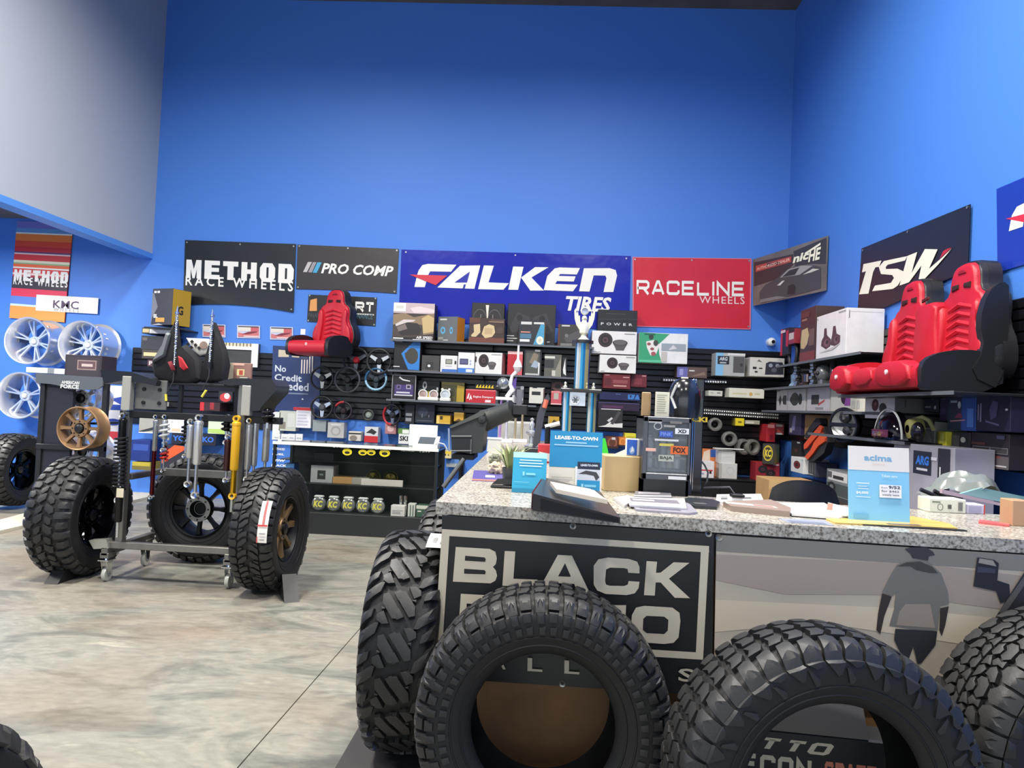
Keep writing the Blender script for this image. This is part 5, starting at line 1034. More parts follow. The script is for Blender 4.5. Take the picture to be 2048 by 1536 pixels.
# lower black cabinet behind the counter with cartons on top
c0, c1 = onY(1290, 955, 9.1), onY(1600, 1000, 9.1); zc_ = .64
t = thing('low_cabinet', 'long low black cabinet against the back wall behind the counter', 'cabinet', (.5, 9.05, 0)); m = MB(); m.box(0, 0, 0, 2.55, .5, zc_-.02, mat((24, 25, 27), .45), .004); m.build('body', t); m = MB(); m.box(-.01, -.015, zc_-.02, 2.56, .5, zc_, mat((36, 37, 40), .3), .004); m.build('top', t)
for k in range(3):
    m = MB(); m.box(.02+k*.85, -.012, .05, .85+k*.85, 0, zc_-.05, mat((28, 29, 31), .4), .004); d_ = m.build('door', t); m = MB(); m.box(.75+k*.85, -.03, .3, .765+k*.85, -.012, .45, CHR); m.build('handle', d_)
sb(q6, 1150, 1002, 1396, 1192, 'white carton on the low cabinet, lower of two', (206, 206, 202), [('o', (186, 186, 184), .62, .5, .2, .25, .12), ('r', (176, 176, 172), 0, 0, .14, 1)], z=zc_, Y=9.12, d=.3)
sb(q6, 1142, 830, 1370, 1002, 'white carton with an open lid stacked on the lower white carton', (208, 210, 208), [('r', (190, 192, 190), 0, 0, .16, 1), ('r', (190, 190, 186), .3, .5, .8, .52)], z=None, Y=9.14, d=.28)
p = onY(*q6(1275, 812), 9.12); m = MB(); m.box(-.17, -.02, 0, .19, .1, .012, mat((226, 226, 224), .4), .003); o = m.build('box_flap'); o.location = (p.x, 9.12, p.z); tag(o, 'open white lid flap on the upper white carton', 'lid')
sb(q6, 885, 975, 1082, 1168, 'white and red carton with a small print left of the white cartons', (222, 218, 220), [('r', (196, 50, 60), 0, .42, .9, .5), ('r', (60, 40, 44), .66, .26, .82, .42), ('r', (150, 156, 186), .05, .2, .3, .3), ('p', (190, 186, 190), [(0, .9), (.3, 1), (0, 1)])], z=zc_, Y=9.08, d=.2)
sb(q6, 905, 810, 1132, 970, 'orange and white sack top behind the white and red carton', (206, 120, 66), [('p', (214, 196, 172), [(0, .4), (.15, .9), (.5, 1), (.55, .5), (.3, .35)]), ('r', (40, 84, 156), .55, .72, 1, 1)], z=zc_, Y=9.3, d=.2, name='sack', cat='sack')
sb(q6, 1645, 990, 1975, 1285, 'red box with a dark pair of speakers at the corner', (150, 40, 50), spk(.3, .62, .2, 1.1, (52, 34, 40))+spk(.62, .42, .2, 1.1, (52, 34, 40))+[('r', (226, 206, 206), .72, .86, .95, .92)], z=zc_, Y=9.07, d=.24, rz=-.0)
sb(q6, 1740, 735, 1905, 1015, 'black and yellow box with a round KC emblem on the red box', (52, 50, 46), [('o', (226, 200, 50), .45, .54, .4, .38, .1), ('o', (226, 200, 50), .45, .54, .34, .32, .06), ('t', (230, 206, 60), .2, .36, .72, .72, 'KC', .04, .1)], Y=9.02, d=.22, side=(206, 166, 32), rz=-.55)
sb(q6, 1800, 470, 1915, 710, 'red strap pack hanging above the black and yellow box', (186, 44, 52), [('r', (226, 150, 146), .1, .8, .9, 1), ('r', (140, 30, 40), .3, .1, .7, .4)], Y=9.25, hang=True)
sb(q6, 1912, 455, 2035, 610, 'pale red clamp pack beside the red strap pack', (214, 96, 92), [('r', (240, 214, 206), .1, .7, .8, .9), ('r', (226, 226, 222), .1, 0, .8, .15), ('r', (60, 50, 50), .3, .9, 1, 1)], Y=9.28, hang=True)
sb(q4, 1315, 775, 1478, 935, 'brown leather-look motor behind the teal sign', (96, 54, 40), [('o', (150, 90, 64), .5, .5, .4, .45, .3), ('r', (206, 200, 196), .45, .75, .75, .95), ('r', (60, 34, 28), 0, 0, 1, .2)], Y=9.2, d=.15, z=None, cat='motor', name='winch_motor', hang=True)
sb(q4, 1482, 785, 1600, 905, 'orange motor beside the brown one behind the counter', (206, 118, 46), [('o', (236, 160, 80), .5, .5, .4, .45, .3), ('r', (60, 34, 28), 0, 0, 1, .16)], Y=9.22, hang=True, cat='motor', name='winch_motor')
sb(q4, 1570, 730, 1722, 792, 'yellow tag hanging above the orange motor', (222, 214, 60), [('r', (150, 140, 50), .1, .2, .9, .3)], Y=9.3, hang=True, cat='tag', name='price_tag')
sb(q3, 905, 1090, 1120, 1190, 'pale blue and grey box low behind the air box', (92, 140, 206), [('r', (170, 176, 176), 0, 0, .7, .5), ('r', (30, 60, 120), .75, .1, .95, .5)], Y=9.4, hang=True)
sb(q3, 845, 970, 972, 1070, 'cream and yellow box hanging low by the showcase end', (222, 206, 150), [('r', (226, 196, 70), 0, .6, 1, 1), ('r', (44, 38, 32), .25, .38, .45, .6), ('p', (44, 38, 32), [(.6, .4), (.7, .6), (.8, .4)])], Y=9.3, hang=True)
# steering wheels on the left slatwall
def swheel(label, x, y, r, rim, hub, spokes=3, Y=9.45, spoke=(96, 100, 104), ry=0, s=6.827, q=None, rz=0, patch=None, depth=.0):
    q = q or Qf(560, 560); p = onY(*q(x, y), Y); R = r/6.827*Y/1450; t = thing('steering_wheel', label, 'steering wheel', p, rz)
    m = MB(); m.tube([(R*cos(a*pi/16), 0, R*sin(a*pi/16)) for a in range(32)], .0145, mat(rim, .45), 8, True); m.build('rim', t, ang=60)
    m = MB(); sm = mat(spoke, .3, .6)
    for k in range(spokes):
        a = -pi/2+2*pi*k/spokes+(0 if spokes == 3 else pi/4); tn = Vector((-sin(a), 0, cos(a))); d = Vector((cos(a), 0, sin(a)))
        v = []
        for rr, ww in ((.03, .028), (R*.98, .016)):
            for yy in (.012, .02): v += [d*rr+tn*ww+Vector((0, yy, 0)), d*rr-tn*ww+Vector((0, yy, 0))]
        m.add(v, [(0, 4, 5, 1), (2, 3, 7, 6), (0, 2, 6, 4), (1, 5, 7, 3)], sm)
    m.build('spokes', t)
    m = MB(); m.lathe([(.001, -.012), (.03, -.01), (.045, .005), (.05, .02), (.035, .05), (.03, YS-Y)], mat(hub, .35, .4), 20, 'y'); m.build('hub', t)
    if patch:
        m = MB(); a0, a1 = patch[1:]; m.tube([(R*cos(a0+(a1-a0)*k/12), 0, R*sin(a0+(a1-a0)*k/12)) for k in range(13)], .0155, mat(patch[0], .35), 8); m.build('rim_grip', t, ang=60)
    return t
swheel('black steering wheel with a red hub, upper left on the slatwall', 1035, 1095, 172, (34, 35, 38), (190, 44, 56))
swheel('black steering wheel with a chrome side spoke, upper right on the slatwall', 1352, 1110, 165, (46, 47, 50), (30, 30, 32), 3, 9.42, (206, 208, 210))
swheel('black steering wheel with brushed spokes, lower left on the slatwall', 575, 1340, 155, (26, 26, 30), (60, 62, 62), 3, 9.4, (176, 176, 168))
swheel('plain grey steering wheel, lower middle on the slatwall', 920, 1365, 170, (62, 64, 68), (36, 36, 38), 3, 9.4, (40, 42, 44))
swheel('blue chromed steering wheel, lower right on the slatwall', 1310, 1355, 145, (40, 90, 130), (60, 66, 74), 3, 9.44, (60, 66, 74), patch=((150, 196, 220), pi*1.05, pi*2.1))
k8 = Qf(540, 760, 5.689)
swheel('black steering wheel with pale metal spokes, low left above the showcase', 590, 310, 148, (22, 23, 26), (90, 92, 94), 3, 9.38, (190, 200, 214), q=k8)
swheel('dark steering wheel with a red grip, low beside the pale spoked one', 830, 350, 120, (36, 24, 40), (50, 40, 46), 3, 9.42, (60, 60, 64), q=k8, patch=((176, 50, 54), 1.5, 2.6))
swheel('red and white steering wheel on a hook above the white terminal', 1388, 395, 138, (26, 26, 28), (60, 60, 64), 3, 9.4, (140, 140, 144), q=k8, patch=((176, 36, 42), pi*.75, pi*1.5), rz=-.4)
swheel('small dark steering wheel hub with a pale ring by the red wheel', 1120, 400, 70, (44, 46, 44), (150, 160, 150), 3, 9.44, (90, 92, 90), q=k8)
# goods under the steering wheels, behind the showcase
for px, lb, col, its in (((655, 845, 688, 876), 'clear bag with a pale disc hanging above the showcase', (176, 176, 172), [('o', (150, 150, 148), .5, .45, .3, .3, .3), ('r', (206, 206, 206), .2, .8, .8, .92)]), ((697, 863, 722, 882), 'small white and brown pack behind the showcase', (200, 196, 186), [('r', (40, 38, 40), 0, .7, 1, .85), ('e', (130, 120, 110), .4, .3, .3, .3)]),
                         ((729, 854, 756, 885), 'black and white camouflage pack with a red foot', (200, 204, 204), [('p', (40, 44, 46), [(.1, .6), (.5, .9), (.9, .7), (.7, .5), (.4, .6)]), ('r', (190, 40, 44), 0, 0, 1, .42)]), ((770, 846, 792, 868), 'small pink clear bag below the red and white wheel', (170, 120, 120), [('e', (206, 170, 166), .5, .5, .3, .3)]),
                         ((796, 857, 818, 868), 'small green pack left of the white sign', (96, 140, 70), [('r', (226, 230, 220), .4, .1, 1, .8)]), ((797, 868, 818, 888), 'white pack with black letters under the green pack', (222, 224, 220), [('t', (30, 30, 30), .1, .3, .9, .8, 'SKI', .04)]),
                         ((545, 824, 560, 880), 'tall white carton end at the left of the showcase', (222, 224, 220), []), ((558, 822, 592, 862), 'pale grey leaflet holder behind the silver shocks', (190, 194, 180), [('r', (130, 126, 110), .02, .1, .4, .45), ('r', (206, 208, 200), .5, .2, .95, .9)]),
                         ((592, 815, 622, 856), 'white sheet clipped below the red strip', (222, 222, 226), lines((190, 190, 200), .1, .1, .9, .85, 5)+[('r', (190, 44, 52), -.2, .86, 1, 1.0)]), ((625, 840, 652, 863), 'grey flat box beside the white sheet', (136, 146, 148), [])):
    sb(lambda x, y: (x, y), *px, lb, col, its, Y=9.42, d=.12, cat='pack', name='parts_pack', hang=True)
for i, x in enumerate((553, 569, 583, 598)): sb(lambda x, y: (x, y), x-7, 868, x+7, 878, ['first', 'second', 'third', 'last'][i]+' of four small white cards in a row on the showcase back edge', (214, 216, 214), [('r', (170, 176, 180), .2, .3, .8, .5)], Y=7.62, z=.946, d=.02, name='price_card', cat='card')
# left column of boxes behind the whip
sb(lambda x, y: (x, y), 297, 577, 351, 650, 'glossy black box with gold lettering left of the METHOD banner', (58, 58, 64), [('r', (226, 226, 226), .08, .88, .2, .94), ('r', (226, 226, 226), .24, .88, .36, .94), ('p', (120, 122, 130), [(.05, .2), (.3, .5), (.1, .85), (0, .9), (0, 0)]), ('t', (232, 232, 226), .12, .2, .32, .3, 'EL', .04), ('r', (206, 156, 70), .22, .08, .66, .2), ('p', (190, 190, 196), [(0, 0), (.4, .04), (.6, 0)])], Y=9.2, d=.3, side=(186, 150, 44), rz=-.35, side_items=[('t', (50, 44, 24), .3, .3, .6, .55, 'G', .04)])
for y0, y1, w_, lb, c, its in ((656, 668, 60, 'slim black and white box directly under the glossy black box', (60, 60, 64), [('r', (190, 176, 130), .03, .2, .25, .8), ('r', (222, 222, 222), .27, .1, 1, .8)]), (672, 700, 62, 'black box in the middle of the stack left of the whip', (46, 50, 56), [('r', (96, 92, 90), .04, .66, .2, .86)]), (700, 718, 60, 'tan and black box low in the stack left of the whip', (64, 60, 54), [('r', (206, 190, 140), .06, .3, .7, .7), ('r', (40, 40, 40), .5, .4, .72, .6)]), (720, 733, 46, 'maroon printed box at the foot of the stack left of the whip', (90, 60, 66), [('t', (206, 196, 196), .1, .2, .6, .8, 'PA', .03)])):
    sb(lambda x, y: (x, y), 282+(62-w_)*.8, y0, 282+w_, y1, lb, c, its, Y=9.3, hang=True)
z0 = onY(310, 652, 9.2).z
m = MB(); a = onY(292, 652, 9.15); b = onY(352, 652, 9.15); m.box(a.x, 9.1, a.z-.03, b.x+.08, YB, a.z-.012, SH, .003); tag(m.build('wall_shelf'), 'small black shelf holding the glossy black box', 'shelf')
sb(lambda x, y: (x, y), 455, 726, 502, 762, 'clear bag of reddish parts with a cream label by the right bump plate', (150, 112, 100), [('r', (196, 186, 160), 0, 0, .25, 1), ('r', (222, 206, 150), .4, .3, .72, .66), ('r', (186, 80, 66), .5, .34, .66, .6), ('r', (226, 180, 160), .2, .86, .7, .98)], Y=5.5, d=.03, cat='bag', name='parts_bag')
for px, lb, c, its in (((274, 803, 317, 812), 'thin white and red box behind the top bar', (222, 220, 214), [('r', (190, 50, 50), 0, 0, .2, .7)]), ((278, 834, 308, 866), 'silver box with a black swoosh behind the steel shock', (160, 158, 150), [('p', (44, 48, 54), [(0, 0), (1, .2), (1, .4), (0, .1)]), ('r', (226, 226, 226), 0, 0, 1, .06)]), ((334, 836, 372, 866), 'white box with a tan print between the coil shocks', (226, 224, 220), [('r', (222, 190, 160), .26, .1, .7, .3), ('r', (190, 190, 190), .2, .66, .3, .8)]), ((416, 842, 450, 868), 'lime and white box behind the polished shocks', (206, 222, 190), [('p', (176, 206, 110), [(0, .1), (1, .0), (1, .4), (0, .36)])]),
                       ((343, 868, 432, 890), 'dark box with blue lettering behind the shocks', (28, 30, 44), [('t', (50, 110, 206), .02, .3, .3, .8, 'YO', .04), ('t', (50, 110, 206), .7, .3, .95, .8, 'KO', .04)]), ((324, 890, 372, 938), 'orange and black box low behind the shocks', (44, 44, 56), [('p', (226, 90, 44), [(0, .6), (.5, 1), (1, .95), (.9, .8), (.3, .4), (0, .2)])]), ((264, 924, 300, 940), 'yellow box low behind the black coilover', (176, 160, 60), [('r', (110, 100, 50), 0, 0, 1, .5)]), ((262, 880, 300, 922), 'deep blue box behind the black coilover', (30, 50, 120), [('r', (50, 80, 160), .1, .5, .9, .8)]), ((437, 783, 465, 803), 'round red and white lamp pack behind the stand', (40, 40, 44), [('e', (196, 60, 66), .5, .4, .4, .45), ('e', (226, 206, 206), .6, .55, .2, .3)]), ((400, 805, 440, 822), 'red and black pack behind the top bar', (60, 34, 40), [('r', (196, 40, 48), 0, 0, .2, 1), ('r', (150, 40, 50), .5, .2, .7, 1)])):
    sb(lambda x, y: (x, y), *px, lb, c, its, Y=9.3, hang=True)
# slat strips behind the stand so that goods hang on something
slatwall('slatwall', 'black slatwall on the back wall behind the suspension stand', -5.6, -3.51, .95, 1.98)
# ------------------------------------------------------------------ goods on the right wall (faces look towards -x)
XS = XR-.03
def rb(q, x0, y0, x1, y1, label, col, items=(), xf=2.8, side=None, side_items=None, name='product_box', cat='box', d=None, z=None, rough=.45):
    """x0 = far end, x1 = near end; y0, y1 = top and bottom at the near end"""
    (a, _), (c, b), (_, e) = q(x0, y0), q(x1, y0), q(x1, y1)
    T, Bm = onX(c, b, xf), onX(c, e, xf); far = onX(a, b, xf); zb = Bm.z if z is None else z
    return carton(name, label, cat, (xf, (far.y+T.y)/2, zb), far.y-T.y, T.z-zb, d or XS-xf, col, items, rz=-pi/2, side=side, side_items=side_items, rough=rough)
def rshelf(label, y0, y1, x0, z):
    t = thing('wall_shelf', label, 'shelf', (x0, y0, z)); m = MB(); m.box(0, 0, -.018, XS-x0, y1-y0, 0, SH, .003); m.build('board', t)
    m = MB(); m.box(-.004, 0, -.02, 0, y1-y0, .004, mat((96, 100, 106), .3)); m.build('front_edge', t, ang=0)
zs1 = onX(1695, 709, 2.73).z
rshelf('black shelf on the right wall under the big white speaker box', 6.35, 8.6, 2.70, zs1-.002)
rb(q7, 920, 375, 1325, 1005, 'big white box with two dark tower speakers, left of the bench seat', (226, 222, 222), [('p', (84, 56, 66), [(.18, .3), (.2, .42), (.27, .5), (.28, .68), (.36, .68), (.38, .52), (.52, .4), (.5, .25), (.36, .2)]), ('p', (84, 60, 68), [(.5, .28), (.56, .5), (.58, .68), (.66, .68), (.7, .5), (.82, .44), (.82, .3), (.7, .22)]), ('e', (120, 84, 92), .38, .34, .1, .09), ('e', (60, 44, 50), .4, .36, .05, .05), ('e', (110, 84, 92), .7, .36, .08, .09), ('e', (60, 44, 50), .71, .38, .04, .05), ('p', (190, 184, 182), [(.12, .14), (.5, .2), (.86, .28), (.6, .16)]), ('r', (160, 156, 154), .76, .94, .98, .96), ('r', (150, 146, 146), .03, .92, .06, .95)], 2.73, z=zs1, side_items=[('r', (90, 86, 86), .06, .78, .08, .95), ('r', (206, 202, 198), .05, .92, .95, .93)])
rb(q7, 700, 345, 905, 880, 'brown box printed with a pale gasket, behind the big white box', (70, 50, 46), [('r', (124, 58, 56), 0, 0, 1, .2), ('p', (196, 174, 130), [(.05, .4), (.1, .62), (.5, .64), (.6, .5), (.5, .34), (.3, .26), (.08, .28)]), ('r', (110, 84, 76), .6, .3, .95, .6), ('r', (150, 110, 96), .1, .78, .45, .82), ('r', (96, 54, 50), .05, .84, .6, .94)], 2.78, z=zs1)
rb(q7, 425, 645, 530, 1010, 'red and black strap pack at the corner of the right wall', (40, 34, 38), [('r', (196, 40, 56), 0, .0, .25, 1), ('r', (226, 206, 206), 0, .85, .6, .95), ('r', (196, 44, 60), .7, .3, 1, .9)], 2.86, name='parts_pack', cat='pack')
rb(q7, 530, 660, 610, 860, 'red and white pack hanging next to the corner strap pack', (150, 50, 60), [('r', (206, 196, 190), .1, .3, .9, .75), ('r', (40, 34, 36), 0, .8, 1, 1)], 2.84, name='parts_pack', cat='pack')
p = onX(*q7(590, 1010), 2.9); t = thing('black_hoop', 'black ring with a blue card inside, hanging by the red strap packs', 'ring', p); m = MB(); R = .16
m.tube([(0, R*.8*cos(a*pi/14), R*sin(a*pi/14)) for a in range(28)], .022, mat((40, 44, 44), .45), 8, True); m.build('hoop', t, ang=60); m = MB(); m.box(.0, -.07, -.12, .012, .07, .1, mat((40, 84, 170), .5)); m.box(0, -.01, .1, XS-2.9, .01, .12, DKM); m.build('card', t)
zs2 = onX(1650, 768, 2.72).z
rshelf('black shelf on the right wall with chrome fittings', 6.6, 9.1, 2.70, zs2)
random.seed(3)
for i, (x, y, r, lb) in enumerate(((620, 1200, .05, 'chrome cluster fitting at the left end of the fittings shelf'), (845, 1120, .05, 'tall chrome stack of nuts on the fittings shelf'), (590, 1300, .06, 'pale blue plastic cap on the fittings shelf'), (760, 1290, .08, 'bronze grey knuckle fitting on the fittings shelf'), (985, 1240, .09, 'grey skull shaped casting on the fittings shelf'), (1110, 1090, .04, 'dark fitting under the big white box'))):
    p = onX(*q7(x, y), 2.8); t = thing('metal_fitting', lb, 'fitting', (2.82, p.y, zs2)); m = MB(); mm = mat([(206, 208, 202), (210, 214, 206), (150, 180, 200), (140, 122, 116), (134, 136, 134), (60, 56, 60)][i], .2, .9 if i in (0, 1, 3) else .3)
    hgt = p.z-zs2
    if i in (0, 1):
        k = int(hgt/.035)+1
        for j in range(k): m.lathe([(.01, 0), (r*.7, 0), (r*.8, .008), (r*.8, .026), (r*.7, .034), (.01, .034)], mm, 6, 'z', at=((j % 2)*.012, (j % 3)*.01, j*.035))
    elif i == 4:
        m.ball((0, 0, .12), .085, mm, 14, (1, 1, 1.1)); m.box(-.05, -.05, 0, .05, .05, .08, mm, .015); m.ball((-.075, .03, .12), .024, mat((40, 38, 40), .5), 8); m.ball((-.075, -.03, .12), .024, mat((40, 38, 40), .5), 8)
    else:
        m.lathe([(.001, 0), (r, 0), (r*1.1, .02), (r*.7, .05), (r*.75, max(.06, hgt)), (r*.4, max(.06, hgt)+.02), (.001, max(.06, hgt)+.02)], mm, 14)
    m.build('casting', t)
# row of white boxes below
zs3 = onX(1700, 824, 2.75).z
rshelf('black shelf on the right wall under the row of white boxes', 5.7, 9.2, 2.72, zs3)
WB = (226, 222, 218)
rb(q8, 232, 100, 625, 430, 'white box with pairs of dark lamps at the far end of the row', WB, [('p', (60, 60, 62), [(.08, .5), (.14, .75), (.2, .5), (.14, .22)]), ('p', (64, 64, 66), [(.22, .5), (.26, .7), (.37, .7), (.37, .28), (.26, .3)]), ('e', (70, 72, 72), .66, .52, .14, .28), ('e', (54, 56, 56), .84, .52, .06, .24), ('e', (54, 56, 56), .54, .5, .04, .12), ('r', (60, 60, 62), .03, .9, .15, .94), ('r', (210, 206, 204), .41, .05, .42, .95)], 2.85, z=zs3)
rb(q8, 650, 90, 955, 400, 'white and pink box with a dark unit picture in the row', (226, 218, 218), [('r', (70, 70, 72), .2, .3, .55, .7), ('p', (206, 90, 84), [(.55, .35), (.8, .5), (.8, .42), (.5, .22)]), ('r', (170, 166, 166), .4, .08, .75, .18)], 2.84, z=zs3)
rb(q8, 968, 75, 1430, 430, 'white box with a purple ring picture under the bench seat corner', (224, 222, 206), [('e', (60, 36, 60), .45, .6, .12, .3), ('p', (150, 84, 160), [(.44, .25), (.62, .25), (.62, .8), (.52, .82)]), ('r', (80, 60, 76), .68, .6, .82, .8), ('r', (236, 226, 130), .15, .82, .45, .86), ('r', (196, 194, 186), .66, .15, .76, .45), ('r', (196, 194, 186), .8, .15, .88, .45)], 2.82, z=zs3)
rb(q8, 1440, 200, 1845, 535, 'white box with a red and a black speaker, under the bench seat', WB, [('e', (84, 44, 44), .36, .58, .12, .26), ('e', (150, 90, 90), .37, .64, .04, .08), ('e', (50, 48, 50), .62, .46, .12, .2), ('p', (54, 52, 54), [(.5, .5), (.74, .5), (.7, .25), (.55, .22)]), ('r', (120, 116, 116), .7, .88, .94, .92)], 2.72, side_items=[('r', (120, 116, 120), 0, 0, 1, 1), ('r', (60, 56, 60), .22, .5, .24, .95)])
# hanging packs to the right
rb(q9, 690, 120, 885, 440, 'dark blister pack with chrome fittings right of the red and black speaker box', (40, 38, 44), [('r', (120, 118, 122), .1, .6, .9, .9), ('e', (206, 206, 206), .6, .66, .15, .1), ('r', (150, 150, 150), .1, .18, .5, .26), ('e', (206, 206, 206), .8, .2, .08, .08)], 2.9, name='blister_pack', cat='pack')
rb(q9, 905, 110, 1010, 560, 'narrow dark violet pack hanging by the blue pack', (34, 24, 52), [('e', (90, 84, 120), .5, .75, .3, .1), ('r', (60, 50, 90), .2, .2, .8, .4)], 2.88, name='blister_pack', cat='pack')
rb(q9, 1020, 185, 1395, 700, 'blue pack with a dark left half and a red car picture', (48, 84, 160), [('r', (40, 52, 66), 0, .0, .5, 1), ('e', (196, 206, 206), .42, .7, .06, .1), ('p', (140, 60, 84), [(.25, .34), (.4, .48), (.5, .46), (.55, .34)]), ('p', (206, 140, 150), [(.1, .26), (.65, .3), (.65, .27), (.1, .23)]), ('r', (170, 180, 190), .1, .76, .35, .82), ('r', (84, 130, 206), .72, .1, .95, .6)], 2.86, name='blister_pack', cat='pack')
rb(q9, 1405, 200, 1870, 715, 'wide dark navy pack right of the blue pack', (30, 26, 54), [('r', (130, 126, 160), .04, .3, .08, .75), ('r', (150, 146, 170), .12, .25, .16, .78), ('p', (84, 78, 116), [(.45, .3), (.4, .6), (.5, .85), (.66, .8), (.62, .4)]), ('e', (206, 206, 216), .9, .6, .04, .03), ('p', (110, 104, 140), [(.3, .25), (.7, .15), (.7, .2), (.3, .3)])], 2.86, name='blister_pack', cat='pack')
rb(q9, 975, 720, 1315, 1200, 'black and grey lamp kit box left of its darker twin', (46, 44, 50), [('r', (120, 118, 120), 0, .0, 1, .26), ('r', (150, 100, 96), .45, .14, 1, .24), ('r', (206, 206, 206), .5, .04, .9, .07), ('p', (84, 82, 84), [(.15, .5), (.2, .9), (.6, .9), (.6, .5)]), ('e', (190, 190, 170), .74, .78, .1, .08), ('e', (226, 110, 96), .88, .42, .06, .05), ('p', (230, 230, 230), [(.02, .36), (.1, .42), (.22, .36)]), ('r', (150, 150, 150), .36, .42, .7, .46)], 2.88, name='lamp_kit_box')
rb(q9, 1330, 740, 1850, 1235, 'darker lamp kit box with a red band at the right edge', (40, 32, 40), [('r', (90, 84, 86), 0, 0, 1, .36), ('r', (120, 66, 66), .0, .3, .8, .36), ('r', (196, 190, 190), .55, .06, .95, .1), ('r', (120, 116, 124), .05, .42, .98, .6), ('r', (50, 46, 50), .07, .44, .5, .58), ('r', (64, 60, 64), .55, .44, .96, .58), ('r', (90, 50, 50), .02, .64, .4, .72), ('r', (84, 84, 110), .7, .84, .9, .94)], 2.88, name='lamp_kit_box')
rb(q9, 640, 570, 830, 905, 'silver blister pack beside the yellow goggles', (140, 142, 138), [('p', (196, 198, 196), [(.2, .1), (.8, .1), (.7, .6), (.3, .6)]), ('r', (222, 222, 220), .1, .68, .7, .72), ('r', (60, 62, 66), 0, .75, 1, 1)], 2.84, name='blister_pack', cat='pack')
rb(q9, 868, 705, 985, 925, 'bright yellow pouch between silver pack and lamp kit box', (206, 200, 56), [('r', (150, 150, 60), .0, .0, .15, 1), ('r', (226, 222, 110), .3, .3, .8, .9)], 2.84, name='pouch', cat='pouch')
zs4 = onX(1890, 892, 2.6).z
rshelf('black ledge on the right wall holding goggles and the dark visor', 5.3, 7.2, 2.58, zs4)
t = thing('goggles', 'yellow and black riding goggles on the right wall ledge', 'goggles', (2.70, onX(1832, 880, 2.70).y, zs4)); m = MB()
m.lathe([(.03, -.05), (.07, -.04), (.085, 0), (.08, .04), (.03, .05)], mat((150, 146, 90), .4), 18, 'x', at=(0, .03, .095)); m.build('shell', t); m = MB(); m.ball((-.03, -.08, .075), .068, mat((24, 22, 26), .15), 14, (.6, 1, 1.1)); m.build('lens', t)
m = MB(); m.tube([(0, .05, .16), (.04, 0, .185), (.06, -.06, .16), (.06, -.12, .1)], .016, mat((150, 146, 96), .6), 8); m.build('strap', t)
t = thing('visor', 'large dark domed visor with a pale rim above the white and blue sign', 'visor', (2.62, onX(1775, 885, 2.62).y, zs4)); t.scale = (.8,)*3; m = MB()
m.lathe([(.27, .05), (.25, -.02), (.19, -.08), (.1, -.12), (.001, -.13)], mat((18, 12, 26), .08, .2), 28, 'x', at=(.03, 0, .01), a0=0, a1=pi); m.build('dome', t)
m = MB(); m.tube([(.0, .275*cos(a*pi/16), .02+.275*sin(a*pi/16)) for a in range(17)], .01, mat((206, 208, 206), .3), 6); m.build('rim', t, ang=60)
m = MB(); m.box(-.1, -.2, .03, -.085, .12, .1, mat((96, 40, 70), .3), .005); m.ball((-.1, -.05, .06), .028, mat((230, 206, 170), .1, .9), 8); m.ball((-.1, .04, .06), .03, mat((206, 170, 200), .1, .9), 8); m.build('headlamp', t)
# round black lamp with chrome reflector
p = onX(*q8(1165, 620), 2.75); t = thing('round_headlight', 'round black headlight with a chrome reflector beside the orange bag', 'headlight', p); t.rotation_euler.z = .5; t.scale = (.75,)*3
m = MB(); m.lathe([(.15, .12), (.21, .02), (.22, -.03), (.205, -.05), (.185, -.05), (.18, -.02)], mat((20, 20, 22), .3), 32, 'x'); m.build('housing', t)
m = MB(); m.lathe([(.18, -.03), (.14, .02), (.06, .05), (.001, .055)], mat((206, 208, 206), .3, .5), 32, 'x'); m.build('reflector', t)
m = MB(); m.box(-.05, -.19, -.02, -.04, .19, .03, mat((18, 18, 20), .3), .004); m.lathe([(.03, -.06), (.07, -.05), (.07, .0)], mat((40, 40, 42), .2), 16, 'x', at=(0, -.02, .1)); m.lathe([(.001, -.06), (.05, -.05), (.06, .0)], mat((50, 50, 52), .2), 16, 'x', at=(0, -.05, -.06)); m.build('divider', t)
m = MB(); m.cyl((.05, 0, 0), (XS-2.75+.1, .12, 0), .04, DKM, n=12); m.build('mount', t)
# cardboard backed orange recovery kit
p0, p1 = onX(*q8(590, 470), 2.88), onX(*q8(950, 780), 2.88)
t = carton('cardboard_sheet', 'brown cardboard panel behind the orange and black bag', 'cardboard', (2.9, (p0.y+p1.y)/2, p1.z-.05), p0.y-p1.y, p0.z-p1.z+.05, XS-2.9, (166, 128, 84), [('r', (140, 104, 66), .5, .8, .6, .86)], rz=-pi/2)
t = thing('gear_bag', 'orange and black gear bag with curved straps hanging on the right wall', 'bag', onX(*q8(760, 1000), 2.82)); m = MB()
def g8(*pts): return [onX(*q8(*a), 2.84)-t.location for a in pts]
def slab(par, pts, x0, x1, m_, name):
    q = g8(*pts); mb = MB(); mb.prism([(a.y, a.z) for a in q], x0, x1, m_, 'yz'); return mb.build(name, par)
bk_ = mat((46, 46, 52), .7); og = mat((226, 88, 52), .6)
slab(t, ((790, 520), (840, 520), (850, 600), (800, 660), (740, 760), (650, 800), (630, 760), (700, 640)), .0, .07, bk_, 'body')
slab(t, ((620, 900), (720, 740), (820, 620), (900, 640), (940, 760), (950, 850), (900, 1000), (760, 1110), (690, 1100), (640, 1020)), .0, .075, bk_, 'body')
slab(t, ((650, 880), (780, 720), (870, 620), (905, 650), (880, 720), (800, 800), (690, 930), (650, 950)), -.02, .0, og, 'strap')
slab(t, ((790, 850), (900, 720), (945, 790), (940, 840), (850, 900), (780, 1000), (700, 1090), (660, 1050), (740, 960)), -.02, .0, og, 'strap')
